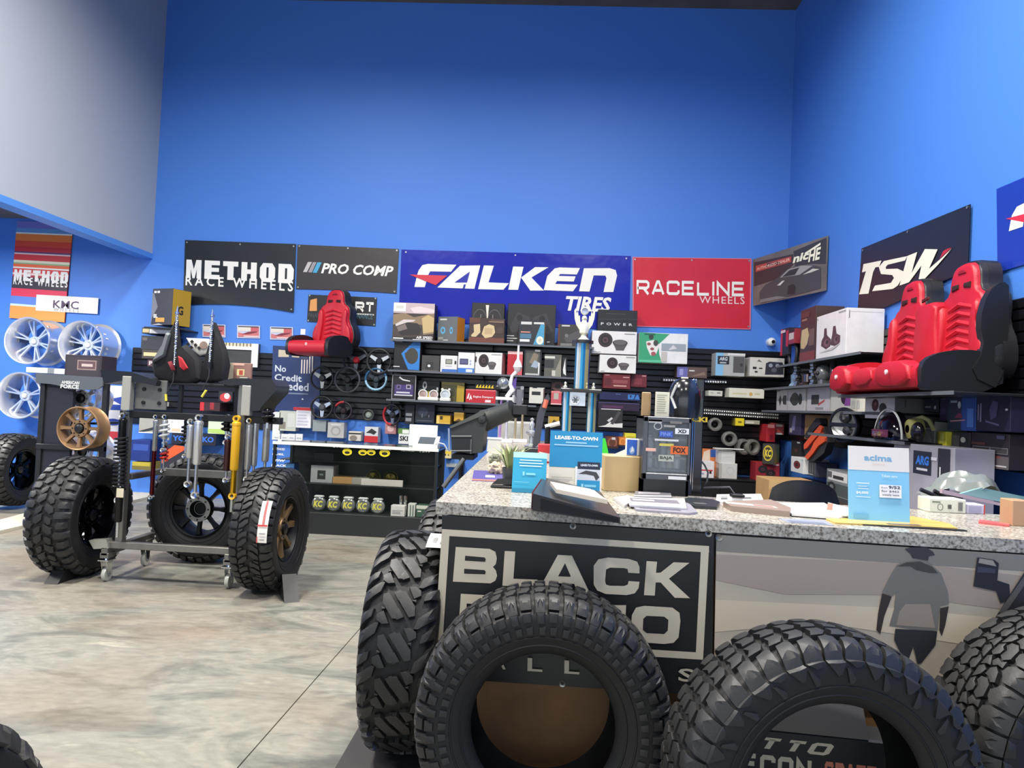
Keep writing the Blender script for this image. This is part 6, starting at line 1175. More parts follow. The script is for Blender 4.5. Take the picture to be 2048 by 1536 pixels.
# small packs low at the corner
rb(q8, 425, 1075, 600, 1290, 'small white box with a red speaker under the gear bag', (222, 222, 220), [('e', (60, 24, 26), .48, .52, .26, .26), ('o', (130, 44, 48), .48, .52, .22, .22, .4), ('r', (170, 200, 196), .8, .85, .95, .93)], 2.8)
rb(q8, 605, 1130, 765, 1330, 'dark vertical ribbed box beside the small white box', (60, 62, 70), [('r', (90, 92, 100), .1+.2*i, .25, .2+.2*i, .95) for i in range(4)]+[('r', (170, 170, 174), .4, .1, .8, .16)], 2.85)
rb(q8, 400, 460, 560, 760, 'violet and white wrapped pack behind the red strap pack', (70, 62, 100), [('p', (150, 146, 190), [(.2, .2), (.4, .9), (.6, .9), (.5, .2)]), ('r', (190, 186, 180), .1, .1, .3, .3)], 2.9, name='parts_pack', cat='pack')
rb(q8, 430, 840, 560, 1060, 'dark pack with a bright end below the violet pack', (34, 32, 38), [('r', (206, 206, 206), .6, .86, .9, .95), ('r', (84, 40, 50), .4, .3, .7, .5)], 2.9, name='parts_pack', cat='pack')
# back-counter along the right wall carrying the big silver box and cartons
t = thing('side_cabinet', 'dark work counter along the right wall behind the sales counter', 'cabinet', (2.52, 4.3, 0)); m = MB(); m.box(0, 0, 0, .55, 4.2, .72, mat((30, 31, 34), .5), .004); m.build('body', t); m = MB(); m.box(-.02, -.02, .72, .55, 4.22, .75, mat((40, 41, 44), .35), .004); m.build('top', t)
p0, p1 = onX(*q9(300, 1500), 2.62), onX(*q9(1030, 1500), 2.62)
c1_ = onX(1895, 895, 2.62)
carton('silver_box', 'big silver grey box behind the white and blue sign, blue letters on a black label', 'box', (2.62, (p0.y+p1.y)/2, .75), p0.y-p1.y+.1, c1_.z-.75, .25, (158, 156, 166), [('r', (36, 40, 56), .36, .62, .66, .92), ('t', (56, 124, 220), .40, .74, .62, .86, 'ARG', .05, .1), ('r', (206, 206, 214), .42, .67, .6, .7), ('r', (40, 40, 48), .76, .12, .94, .98), ('t', (206, 206, 210), .78, .3, .86, .36, 'BRO', .03), ('r', (206, 206, 210), .78, .2, .9, .22), ('r', (206, 206, 210), .79, .4, .81, .75), ('r', (206, 206, 214), .66, .82, .75, .86)], rz=-pi/2)
p = onX(1665, 935, 2.75)
carton('speaker_box', 'black and grey speaker box half behind the white and blue sign', 'box', (2.6, onX(1668, 980, 2.6).y-.2, .75), .75, onX(1660, 938, 2.6).z-.75, .4, (120, 126, 128), [('r', (206, 206, 206), .05, .6, .6, .95), ('r', (70, 80, 84), .02, .06, .95, .5), ('e', (40, 44, 48), .16, .34, .12, .2), ('e', (110, 120, 120), .16, .34, .06, .1), ('r', (90, 94, 96), .02, .7, .16, .92), ('r', (46, 46, 50), .2, .68, .5, .8)], rz=-pi/2)
# cardboard boxes near the chair
a, b = onY(1556, 1000, 6.6), onY(1592, 962, 6.6)
carton('cardboard_box', 'open brown cardboard box behind the office chair', 'box', ((a.x+b.x)/2+.05, 6.6, 0), .42, b.z, .4, (186, 148, 98), [('p', (206, 172, 120), [(0, .9), (1, .94), (1, 1), (0, 1)])])
# office chair
p = onY(1617, 985, 4.6); t = thing('office_chair', 'black office chair with a rounded padded back behind the counter', 'chair', (p.x, 4.6, 0)); cb = mat((26, 27, 30), .35)
zt_ = onY(1617, 963, 4.6).z
m = MB(); 
def cbk(u, v): a = (u-.5)*2; return Vector((a*.24*(1-.12*v*v-.35*max(0, v-.7)), .05*a*a-.02*sin(pi*v), zt_-.5+.5*v*(1-.12*abs(a)**3)))
m.grid(cbk, 14, 10, cb); m.grid(lambda u, v: cbk(1-u, v)+Vector((0, .07, 0)), 14, 10, cb); m.build('backrest', t, ang=80)
m = MB(); m.box(-.25, -.42, .42, .25, .06, .51, cb, .04); m.build('seat', t)
m = MB(); m.cyl((0, -.18, .08), (0, -.18, .42), .03, CHR); m.box(-.03, .05, .4, .03, .1, zt_-.25, DKM, .005); m.build('column', t)
for k in range(5):
    a = 2*pi*k/5; m = MB(); m.tube([(0, -.18, .1), (.28*cos(a), -.18+.28*sin(a), .07)], [.028, .018], DKM, 8); m.ball((.28*cos(a), -.18+.28*sin(a), .035), .034, DKM, 10); m.build('leg', t)
# ------------------------------------------------------------------ red bucket seat and bench seat
RED = mat((184, 24, 42), .42, bump=.15, bs=120); RED2 = mat((190, 32, 50), .45); BLKV = mat((30, 30, 34), .4, bump=.1, bs=100)
def loft(mb, poly, y0, y1, m, inset=.9, front=.022, plane='xz', dom=0):
    """padded slab: outline at the back, pulled to an inset rounded front"""
    k = len(poly); cx = sum(p[0] for p in poly)/k; cz = sum(p[1] for p in poly)/k
    ar = sum(poly[i][0]*poly[(i+1) % k][1]-poly[(i+1) % k][0]*poly[i][1] for i in range(k))
    if ar < 0: poly = poly[::-1]
    rings = []
    for s, y in ((1, y1), (1, y0+front*1.6), (.985, y0+front*.7), (inset+(1-inset)*.5, y0+front*.15), (inset, y0)):
        rings.append([(cx+(a-cx)*s, y, cz+(b-cz)*s) for a, b in poly])
    vs = [p for r in rings for p in r]; fs = [tuple(range(k-1, -1, -1))]
    for r in range(len(rings)-1): fs += [(r*k+i, r*k+(i+1) % k, (r+1)*k+(i+1) % k, (r+1)*k+i) for i in range(k)]
    n = len(vs); vs.append((cx, y0-dom, cz)); b = (len(rings)-1)*k; fs += [(b+i, b+(i+1) % k, n) for i in range(k)]
    mb.add(vs, fs, m)
def smooth(poly, n=2):
    for _ in range(n):
        q = []
        for i in range(len(poly)):
            a, b = poly[i], poly[(i+1) % len(poly)]; q += [(a[0]*.75+b[0]*.25, a[1]*.75+b[1]*.25), (a[0]*.25+b[0]*.75, a[1]*.25+b[1]*.75)]
        poly = q
    return poly
def seat_back(t, cx, w, h, yb=0, tilt=0, left=True, right=True):
    """one place of a seat: bolstered back with headrest, slots and ribs; faces -y"""
    hw = w/2; parts = []
    out = smooth([(-.80*hw, 0), (-hw, .12*h), (-.96*hw, .3*h), (-.72*hw, .46*h), (-.74*hw, .6*h), (-.68*hw, .7*h), (-.44*hw, .75*h), (-.42*hw, .88*h), (-.3*hw, .98*h), (0, h), (.3*hw, .98*h), (.42*hw, .88*h), (.44*hw, .75*h), (.68*hw, .7*h), (.74*hw, .6*h), (.72*hw, .46*h), (.96*hw, .3*h), (hw, .12*h), (.80*hw, 0)], 1)
    m = MB(); m.prism([(cx+a*1.02, b) for a, b in out], yb+.10, yb+.19, BLKV); loft(m, [(cx+a*1.0, b) for a, b in out], yb+.05, yb+.11, BLKV, .96); o = m.build('shell', t, ang=50); parts.append(o)
    m = MB(); loft(m, [(cx+a*.95, b*.97+.01*h) for a, b in out], yb+.012, yb+.08, RED, .9, .03); o = m.build('upholstery', t, ang=50); parts.append(o)
    for sg in (-1, 1):
        m = MB(); loft(m, [(cx+sg*a, b) for a, b in smooth([(.56*hw, .04*h), (.92*hw, .1*h), (.90*hw, .28*h), (.66*hw, .44*h), (.68*hw, .62*h), (.52*hw, .66*h), (.44*hw, .45*h), (.5*hw, .25*h)], 1)], yb-.025, yb+.06, RED, .82, .03); o = m.build('bolster', t, ang=50); parts.append(o)
    m = MB()
    for i in range(7):
        z = (.14+.072*i)*h; wv = .4*hw
        m.add([(cx-wv, yb+.014, z-.006), (cx, yb+.004, z+.028), (cx+wv, yb+.014, z-.006), (cx+wv, yb+.014, z+.03), (cx, yb+.004, z+.064), (cx-wv, yb+.014, z+.03), (cx-wv*.95, yb+.002, z+.012), (cx, yb-.010, z+.046), (cx+wv*.95, yb+.002, z+.012)], [(0, 6, 5), (0, 1, 7, 6), (6, 7, 4, 5), (1, 2, 8, 7), (7, 8, 3, 4), (2, 3, 8)], RED2)
    o = m.build('quilting', t, ang=20); parts.append(o)
    for sg in (-1, 1):
        m = MB(); loft(m, [(cx+sg*a, b) for a, b in ((.08*hw, .765*h), (.3*hw, .75*h), (.3*hw, .80*h), (.09*hw, .80*h))], yb+.004, yb+.05, mat((40, 8, 14), .8), .9, .004); o = m.build('belt_slot', t); parts.append(o)
    m = MB(); m.prism([(cx+a, b) for a, b in ((-.13*hw, .885*h), (.13*hw, .885*h), (.08*hw, .91*h), (-.08*hw, .91*h))], yb+.004, yb+.02, mat((140, 16, 34), .5)); o = m.build('emblem', t); parts.append(o)
    for o in parts: o.rotation_euler.x = tilt
def seat_base(t, x0, x1, depth, h, yb=0, front_round=True, logo=True, side='both'):
    m = MB(); w = x1-x0
    prof = smooth([(yb+.1, 0), (yb+.12, h*1.0), (yb-.04, h*1.02), (yb-depth*.8, h*.9), (yb-depth, h*.78), (yb-depth*1.02, h*.3), (yb-depth*.92, 0)], 1)
    m.prism(prof, x0+.05, x1-.05, RED, 'yz'); m.build('cushion', t, ang=50)
    sp = smooth([(yb+.14, 0), (yb+.15, h*1.1), (yb-.02, h*1.32), (yb-depth*.45, h*1.3), (yb-depth*.8, h*1.12), (yb-depth*.98, h*.8), (yb-depth*.98, h*.15), (yb-depth*.9, -.02)], 1)
    for a, b in ((x0, x0+.06), (x1-.06, x1)):
        m = MB(); m.prism(sp, a, b, BLKV if side != 'red_left' or a > x0 else RED, 'yz'); m.build('side_bolster', t, ang=50)
    if logo:
        m = MB(); 
        for a in range(5): m.ball(((x0+x1)/2+.012*cos(a*1.26), yb-depth*1.0, h*.62+.012*sin(a*1.26)), .009, mat((232, 206, 206), .5), 6)
        o = m.build('logo', t); o['kind'] = 'stuff'
# single seat on the back wall
p, q = onY(598, 712, 8.75), onY(690, 715, 8.75)
w1 = .60
t = thing('bucket_seat', 'red and black single bucket seat mounted on the blue back wall', 'seat', (onY(650, 705, 9.1).x+.03, 9.14, onY(650, 712, 9.0).z), -.30)
zt_ = onY(667, 578, 9.2).z-t.location.z
seat_base(t, -.35, .27, .42, .2, 0)
seat_back(t, -.0, .62, zt_-.1, .02, -.03)
for c in t.children:
    if c.name.startswith(('shell', 'upholstery', 'bolster', 'quilting', 'belt_slot', 'emblem')): c.location.z = .12; c.location.y = .03
m = MB(); m.box(-.1, .1, .1, .1, .46, .16, DKM, .004); m.build('wall_mount', t)
p = onY(611, 666, 9.2); m = MB(); m.box(p.x-.03, 9.1, p.z-.03, p.x+.03, 9.105, p.z+.04, mat((230, 230, 228), .5)); o = m.build('price_tag'); tag(o, 'small white price tag behind the single red seat cushion', 'tag')
# bench seat on the right wall
yF, yN, xf = 6.18, 4.80, 2.42
zb_ = onX(1835, 777, xf).z
t = thing('bench_seat', 'large red and black two-place bench seat on a shelf of the right wall', 'seat', (2.80, (yF+yN)/2, zb_), -pi/2)
Lb = yF-yN; hb = onX(1965, 517, 2.9).z-zb_
seat_base(t, -Lb/2-.02, Lb/2, .38, .20, 0, logo=False, side='red_left')
for cx in (-Lb*.27, Lb*.25): seat_back(t, cx, Lb*.54, hb-.055, .02, -.04)
m = MB(); loft(m, smooth([(-.16, .12), (.14, .12), (.16, .3), (.13, .5), (.15, hb*.74), (-.15, hb*.74), (-.15, .5), (-.18, .3)], 1), -.01, .12, RED, .9, .03); o = m.build('centre_cushion', t, ang=50)
m = MB(); loft(m, [(-.05, hb*.66), (.05, hb*.68), (.045, hb*.7), (-.045, hb*.685)], -.014, .0, mat((70, 8, 20), .8), .9, .004); m.build('emblem', t)
m = MB(); m.prism(smooth([(-.01+.16, .0), (.17, .75*hb), (.12, hb*.8), (.03, hb*.72), (-.02, hb*.5), (.02, hb*.3), (-.08, .1)], 1), Lb/2-.05, Lb/2+.01, BLKV, 'yz'); m.build('side_panel', t, ang=50)
m = MB(); loft(m, smooth([(-.30, .03), (.02, .06), (.02, .18), (-.30, .17)], 1), -.40, -.30, RED2, .9, .02); m.build('front_pad', t, ang=50)
m = MB(); loft(m, smooth([(-.68, .0), (-.36, .02), (-.36, .2), (-.6, .22), (-.7, .12)], 1), -.43, -.30, RED, .85, .04); m.build('front_pad', t, ang=50)
m = MB(); loft(m, smooth([(.08, .02), (.58, .02), (.58, .2), (.08, .2)], 1), -.41, -.30, RED, .85, .04); m.build('front_pad', t, ang=50)
for cx in (-.53, .34):
    m = MB(); m.lathe([(.001, -.445), (.018, -.44), (.018, -.43)], mat((232, 206, 206), .5), 10, 'y', at=(cx, 0, .12)); m.build('stud', t)
for c in t.children:
    if c.name.startswith(('shell', 'upholstery', 'bolster', 'quilting', 'belt_slot')) or (c.name.startswith('emblem')): c.location.z += .08
rshelf('black shelf carrying the red bench seat', 4.55, 6.3, 2.5, zb_-.02)
for o in COL.objects:
    if o.get('label') == 'black shelf carrying the red bench seat': pass
# ------------------------------------------------------------------ banners on the counter front
def cfront(name, label, cat, P, col, items, off=.006, rough=.4, grom=(), bump=.25):
    """sheet on the counter front; P = photo corners TL TR BR BL"""
    o = A+CN*off; base = Vector((o.x, o.y, 0))
    t = thing(name, label, cat, base, CRZ)
    c = [onC(*p, off) for p in P]
    def wp(u, v, yy=0):
        a = [c[3][i]*(1-u)*(1-v)+c[2][i]*u*(1-v)+c[0][i]*(1-u)*v+c[1][i]*u*v for i in (0, 1)]
        return Vector((a[0], yy, a[1]))
    def uv(p):
        s, z = onC(*p, off); v = .5
        for _ in range(4):
            l = c[3][0]*(1-v)+c[0][0]*v; r = c[2][0]*(1-v)+c[1][0]*v; u = (s-l)/(r-l)
            b = c[3][1]*(1-u)+c[2][1]*u; tt = c[0][1]*(1-u)+c[1][1]*u; v = (z-b)/(tt-b)
        return (u, v)
    m = MB(); mm = mat(col, rough, bump=bump, bs=3, var=.06, vs=3); m.grid(lambda u, v: wp(u, v, 0), 12, 8, mm); m.grid(lambda u, v: wp(u, v, .003), 12, 8, mm); m.build('sheet', t, ang=60)
    its = []
    for it in items:
        if it[0] == 'P': its.append(('p', it[1], [uv(p) for p in it[2]]))
        elif it[0] in 'TK' and len(it[2]) == 2: its.append((it[0].lower(), it[1])+uv(it[2][0])+uv(it[2][1])+tuple(it[3:]))
        else: its.append(it)
    prints(t, 1, 1, its, 'lettering', y=-.0012, step=.0005, warp=wp)
    if grom:
        g = MB()
        for p in grom:
            u, v = uv(p); w_ = wp(u, v, -.002); g.lathe([(.006, 0), (.012, -.002), (.012, .001)], mat((150, 148, 140), .35, .8), 12, 'y', at=w_)
        o = g.build('grommets', t); o['kind'] = 'stuff'
    return t
CRM = (206, 196, 172); BK = (22, 23, 26)
LT = dict(asp=1.0, sw=.26, gap=.10, swy=.27)
cfront('banner', 'black counter banner with large cream BLACK RHINO lettering in a frame', 'banner', [(884, 1030), (1428, 1068), (1424, 1392), (878, 1356)], BK,
       [('P', CRM, [(884, 1058), (1418, 1092), (1418, 1105), (884, 1071)]), ('P', CRM, [(884, 1060), (899, 1072), (886, 1276), (870, 1272)]), ('P', CRM, [(1402, 1092), (1418, 1093), (1406, 1318), (1391, 1317)]), ('P', CRM, [(872, 1272), (1406, 1305), (1405, 1319), (870, 1286)])]+
       [('P', CRM, K(700, 1030, 5.12)((1085, 325), (1430, 345), (1490, 375), (1505, 440), (1495, 500), (1465, 530), (1495, 565), (1508, 620), (1490, 670), (1440, 698), (1055, 680))), ('P', BK, K(700, 1030, 5.12)((1182, 415), (1380, 432), (1392, 450), (1385, 478), (1178, 465))), ('P', BK, K(700, 1030, 5.12)((1172, 548), (1380, 562), (1393, 580), (1385, 605), (1170, 598)))]+
       [('P', CRM, K(1000, 1030, 4.267)((42, 305), (132, 309), (116, 541), (322, 550), (318, 622), (22, 600))), ('P', CRM, K(1000, 1030, 4.267)((340, 620), (495, 338), (615, 344), (765, 660), (660, 655), (634, 585), (464, 578), (440, 625))), ('P', BK, K(1000, 1030, 4.267)((497, 520), (556, 408), (606, 524)))]+
       [('P', CRM, K(1000, 1030, 4.267)((800, 430), (840, 375), (920, 360), (1100, 372), (1170, 395), (1190, 440), (1190, 495), (1095, 490), (1088, 458), (1060, 450), (940, 446), (905, 462), (897, 560), (905, 590), (935, 600), (1060, 602), (1090, 590), (1097, 560), (1190, 566), (1182, 620), (1150, 665), (1080, 680), (900, 670), (830, 640), (800, 590))),
        ('P', CRM, K(1000, 1030, 4.267)((1250, 390), (1340, 395), (1330, 490), (1370, 488), (1480, 400), (1615, 405), (1440, 540), (1620, 706), (1490, 702), (1370, 572), (1328, 572), (1320, 684), (1228, 680))),
        ('P', CRM, K(1000, 1030, 4.267)((975, 765), (1076, 765), (1060, 1080), (960, 1075))), ('P', CRM, K(1000, 1030, 4.267)((1125, 850), (1160, 785), (1230, 770), (1470, 785), (1530, 830), (1538, 900), (1522, 1040), (1480, 1085), (1400, 1095), (1200, 1080), (1130, 1040), (1115, 990))), ('P', BK, K(1000, 1030, 4.267)((1222, 880), (1250, 855), (1400, 862), (1436, 890), (1430, 980), (1400, 1010), (1250, 1002), (1218, 975)))]+
       [('P', CRM, K(700, 1030, 5.12)((1140, 800), (1400, 815), (1390, 900), (1300, 905), (1200, 900), (1190, 1100), (1120, 1095))), ('K', CRM, [(1010, 1286), (1090, 1216)], 'H', dict(asp=1.0, sw=.28)), ('K', CRM, [(1106, 1289), (1190, 1220)], 'N', dict(asp=1.0, sw=.28))]+
       [('t', (196, 188, 166), .20+.136*i, .085, .20+.136*i+.055, .165, ch, .02) for i, ch in enumerate('ALLOYS')], grom=((1146, 1052), (1417, 1067), (1125, 1367)))
SND = (196, 184, 164)
ku = K(1640, 1080, 5.02)
cfront('banner', 'sand coloured photo banner of a man seen from behind and a truck mirror', 'banner', [(1433, 1070), (2170, 1118), (2160, 1440), (1427, 1394)], SND,
       [('r', (132, 128, 120), 0, .9, 1, 1), ('p', (164, 150, 138), [(0, .72), (.2, .66), (.5, .7), (1, .62), (1, .85), (.6, .9), (0, .88)]), ('p', (214, 200, 174), [(0, .4), (.3, .5), (.7, .42), (1, .46), (1, .58), (.5, .62), (0, .6)]), ('p', (96, 90, 78), [(0, .0), (.35, .0), (.38, .12), (.2, .2), (0, .16)]), ('p', (150, 138, 116), [(0, .16), (.2, .2), (.45, .16), (.45, .28), (.2, .34), (0, .3)]),
        ('P', (56, 52, 54), ku((848, 88), (900, 72), (1060, 70), (1130, 115), (1150, 150), (1090, 160), (1080, 205), (925, 180), (905, 140))), ('P', (116, 114, 108), ku((770, 245), (920, 200), (1080, 215), (1210, 330), (1280, 520), (1290, 640), (1200, 660), (1180, 905), (1000, 905), (690, 860), (740, 690), (760, 520), (720, 560), (620, 520), (700, 360))),
        ('P', (64, 62, 58), ku((770, 262), (860, 222), (1000, 212), (1120, 265), (1180, 330), (1100, 330), (960, 300), (900, 262))), ('P', (150, 138, 126), ku((850, 640), (1100, 640), (1150, 880), (760, 850), (790, 720))), ('P', (50, 42, 38), ku((620, 530), (715, 565), (640, 760), (600, 940), (560, 900), (580, 720))), ('P', (50, 44, 40), ku((1200, 680), (1285, 660), (1250, 850), (1215, 960), (1190, 900))),
        ('P', (40, 40, 46), ku((750, 885), (1170, 910), (1150, 1050), (1010, 1230), (970, 1240), (930, 1060), (880, 1200), (800, 1130), (740, 1000))), ('P', (34, 34, 40), ku((1570, 170), (1740, 195), (1785, 230), (1770, 400), (1890, 440), (1900, 600), (1800, 630), (1760, 510), (1530, 460))), ('P', (150, 146, 136), ku((1590, 180), (1725, 200), (1760, 260), (1580, 225))), ('P', (60, 62, 76), ku((1570, 260), (1750, 285), (1745, 330), (1565, 320))),
        ('P', (44, 42, 46), [(1990, 1230), (2048, 1140), (2120, 1145), (2120, 1300), (1980, 1290)]), ('P', (90, 86, 84), [(1995, 1222), (2046, 1150), (2052, 1160), (2004, 1230)])], grom=((1438, 1075),))
# black sign stand behind the open tyre
t = thing('sign_stand', 'black stand with NITTO RECON GRAPPLER lettering behind the open tire', 'stand', (.86, 2.46, 0), CRZ); bs_ = mat((26, 27, 30), .5)
m = MB(); m.box(-.34, -.06, 0, .36, .06, .42, bs_, .006); m.build('base_box', t)
m = MB(); m.prism([(-.06, .42), (.06, .42), (.06, .5), (.0, .5)], -.24, .22, mat((30, 29, 28), .5), 'yz'); m.build('sloped_top', t)
m = MB(); cc = mat((196, 188, 166), .5)
for tx, x0, x1, z0, z1, c in (('NITTO', -.23, .12, .358, .396, cc), ('RECON', -.22, .05, .276, .340, cc), ('GRAPPLER', .09, .34, .276, .340, mat((196, 120, 96), .5))):
    tv, fs = strokes2d(tx, asp=.9, sw=.24, gap=.14, shear=.3 if tx == 'NITTO' else 0); m.add([(x0+(x1-x0)*a, -.0612, z0+(z1-z0)*b) for a, b in tv], fs, c)
m.build('lettering', t, ang=0)
m = MB(); m.box(-.74, 2.66, 0, -.16, 3.38, .012, mat((62, 60, 60), .7), .003); tag(m.build('floor_mat'), 'dark grey floor mat under the big mud tire', 'mat')
# ------------------------------------------------------------------ on the granite
Z = ZT
def onT(x, y): return onZ(x, y, Z)
def standing(label, x0, y0, x1, y1, col, items, lean=.14, d=.004, rz=0, name='sign', cat='sign', th=.02, base=None, part='card'):
    """upright sign: photo corners bottom-left .. top-right"""
    a, b = onT(x0, y1), onT(x1, y1); Y = (a.y+b.y)/2; a, b = onY(x0, y1, Y), onY(x1, y1, Y); T = onY((x0+x1)/2, y0, Y+.03)
    t = thing(name, label, cat, ((a.x+b.x)/2, Y, Z), rz); h = (T.z-Z)/cos(lean); w = b.x-a.x
    m = MB(); m.box(-w/2, 0, 0, w/2, d, h, mat(col, .45), .001); o = m.build(part, t); o.rotation_euler.x = -lean
    e = prints(t, w, h, items)
    if e: e.rotation_euler.x = -lean
    m = MB(); m.prism([(.0, 0), (.16, 0), (h*sin(lean)+.004, h*.8)], -w*.12, w*.12, mat((206, 200, 186), .6), 'yz'); m.build('easel_leg', t)
    return t
TEAL = (34, 138, 184)
standing('teal and white LEASE-TO-OWN card on the counter', 1096, 863, 1202, 984, (222, 214, 196), [('r', TEAL, 0, .40, 1, 1), ('t', (240, 240, 236), .09, .86, .91, .92, 'LEASE-TO-OWN', .045), ('r', (150, 200, 226), .3, .80, .7, .825), ('r', (150, 200, 226), .08, .755, .92, .778), ('r', (190, 184, 170), .05, .22, .45, .24), ('r', (190, 184, 170), .05, .16, .4, .18), ('r', (230, 230, 226), .5, 0, 1, .42), ('r', (30, 40, 60), .54, .38, .97, .5), ('t', (226, 230, 236), .6, .43, .92, .465, 'LEASE-TO-OWN', .04), ('r', (196, 200, 206), .54, .2, .97, .38), ('p', (60, 60, 66), [(.56, .3), (.7, .36), (.9, .34), (.96, .26), (.9, .2), (.85, .28), (.7, .3)]), ('r', TEAL, .54, .02, .97, .2), ('r', (150, 206, 226), .62, .08, .66, .14), ('r', (120, 190, 216), .68, .09, .9, .13)], .12)
standing('smaller teal curved card with white text lines left of the big teal card', 1023, 905, 1091, 986, (46, 160, 196), [('r', (176, 226, 234), 0, .86, 1, 1), ('r', (206, 236, 240), .2, .79, .85, .815), ('r', (206, 236, 240), .18, .72, .9, .745), ('r', (206, 236, 240), .2, .65, .85, .675), ('r', (130, 206, 226), .3, .42, .36, .52), ('r', (130, 206, 226), .4, .44, .68, .49), ('r', (110, 190, 210), .06, .25, .5, .265), ('r', (30, 128, 164), 0, 0, 1, .1)], .2)
standing('white and sky blue acima card on the right of the counter', 1698, 894, 1819, 1045, (132, 196, 228), [('r', (226, 220, 214), 0, .68, 1, 1), ('t', (120, 170, 200), .26, .81, .72, .89, 'acima', .03), ('t', (226, 190, 176), .4, .755, .6, .785, 'Leasing', 0), ('t', (226, 240, 246), .54, .6, .8, .635, 'Taken care', .02), ('r', (214, 234, 244), .13, .5, .34, .515), ('r', (206, 228, 240), .15, .46, .3, .47), ('r', (206, 228, 240), .15, .43, .32, .44), ('t', (240, 246, 250), .12, .36, .32, .4, '$4,000', .03), ('r', (206, 228, 240), .12, .32, .36, .33), ('r', (236, 236, 234), .5, .33, .86, .5), ('t', (40, 60, 80), .65, .45, .84, .49, '9/52', .03), ('t', (90, 100, 110), .53, .45, .63, .475, 'from', .0), ('t', (90, 100, 110), .53, .4, .82, .43, 'for $462', .02), ('t', (90, 100, 110), .54, .35, .82, .38, 'weekly lease', .02), ('r', (110, 176, 206), .08, .05, .32, .1)], .1, rz=-.04)
# cardboard box and small blue box
a, b = onT(1207, 982), onT(1280, 985); Y = (a.y+b.y)/2; T = onY(1240, 912, Y)
carton('cardboard_box', 'plain tan cardboard box behind the LEASE-TO-OWN card', 'box', ((a.x+b.x)/2, Y, Z), b.x-a.x, T.z-Z, .16, (196, 168, 118), [], rz=.08)
sb(q4, 1592, 805, 1780, 1060, 'small blue and white box standing on the tan cardboard box', (226, 228, 230), [('r', (44, 96, 196), .02, .04, .75, .96), ('e', (130, 170, 226), .4, .32, .2, .22), ('p', (226, 230, 236), [(.3, .2), (.4, .6), (.55, .3)])], z=T.z+.001, Y=Y+.04, d=.06)
m = MB(); p = onY(*q4(1545, 1045), Y+.05); m.prism([(p.x-.05, T.z), (p.x+.06, T.z), (p.x+.02, T.z+.035)], Y+.05, Y+.053, mat((230, 230, 226), .5)); tag(m.build('paper_corner'), 'white paper corner poking up from the tan cardboard box', 'paper')
p = onY(*q4(1285, 950), 3.95); t = thing('green_tag', 'bright green notched tag beside the teal card', 'tag', (p.x, 3.95, Z)); m = MB(); h_ = p.z-Z
m.prism([(-.022, 0), (.01, 0), (.024, h_*.4), (.016, h_*.5), (.026, h_*.6), (.018, h_*.75), (.024, h_*.9), (.004, h_+.06), (-.022, h_+.06)], 0, .008, mat((70, 226, 70), .5)); m.build('tag_body', t)
# display fridge with stickers
a, b = onT(1283, 978), onT(1378, 985); Yf = 3.32; A0, B0 = onY(1282, 985, Yf), onY(1378, 985, Yf); T = onY(1330, 834, Yf); fw, fh = B0.x-A0.x, T.z-Z
t = thing('mini_fridge', 'small black glass-door display cooler with stickers on the counter', 'cooler', ((A0.x+B0.x)/2, Yf, Z)); fb = mat((24, 25, 28), .3)
m = MB()
for x0, x1 in ((-fw/2, -fw/2+.012), (fw/2-.012, fw/2)): m.box(x0, .02, 0, x1, .26, fh, fb)
m.box(-fw/2, .02, fh-.012, fw/2, .26, fh, fb); m.box(-fw/2, .02, 0, fw/2, .26, fh*.2, fb); m.box(-fw/2, .25, 0, fw/2, .26, fh, fb); m.build('cabinet', t, ang=0)
m = MB(); fr = mat((86, 88, 92), .35, .4); z0 = fh*.2
m.box(-fw/2, 0, z0, -fw/2+.022, .02, fh, fr, .003); m.box(fw/2-.014, 0, z0, fw/2, .02, fh, fr, .003); m.box(-fw/2, 0, z0, fw/2, .02, z0+.03, fr, .003); m.box(-fw/2, 0, fh-.025, fw/2, .02, fh, fr, .003); m.build('door_frame', t)
m = MB(); m.box(-fw/2+.022, .008, z0+.03, fw/2-.014, .012, fh-.025, glass((.7, .8, .85), .1)); m.build('door_glass', t, ang=0)
for k, zz in enumerate((z0+.045, z0+(fh-z0)*.36, z0+(fh-z0)*.66)):
    m = MB(); m.box(-fw/2+.012, .03, zz-.008, fw/2-.012, .24, zz, mat((60, 62, 66), .3)); m.build('rack', t, ang=0)
fz = fh-z0
FS = [('r', (176, 176, 176), .1, .9, .38, .95), ('r', (120, 116, 112), .55, .9, .8, .94), ('o', (170, 172, 172), .3, .85, .09, .06, .25), ('r', (150, 150, 146), .42, .84, .66, .875), ('r', (226, 228, 230), .66, .74, .95, .83), ('t', (30, 30, 34), .71, .755, .9, .815, 'XD', .04), ('r', (56, 84, 170), .33, .68, .62, .78), ('t', (120, 150, 214), .36, .7, .6, .76, 'PINK', .02), ('r', (206, 206, 206), .24, .62, .74, .65), ('r', (196, 184, 84), .34, .54, .64, .58), ('r', (222, 106, 44), .58, .42, .94, .55), ('t', (60, 34, 24), .63, .44, .9, .53, 'FOX', .05), ('r', (230, 176, 156), .06, .45, .27, .5), ('r', (170, 176, 160), .33, .3, .65, .4), ('t', (60, 66, 60), .36, .32, .62, .38, 'BAJA', .03), ('r', (222, 222, 220), .55, .02, .92, .07)]
e = prints(t, fw, fz, FS, 'stickers', y=.0); e.location.z = z0
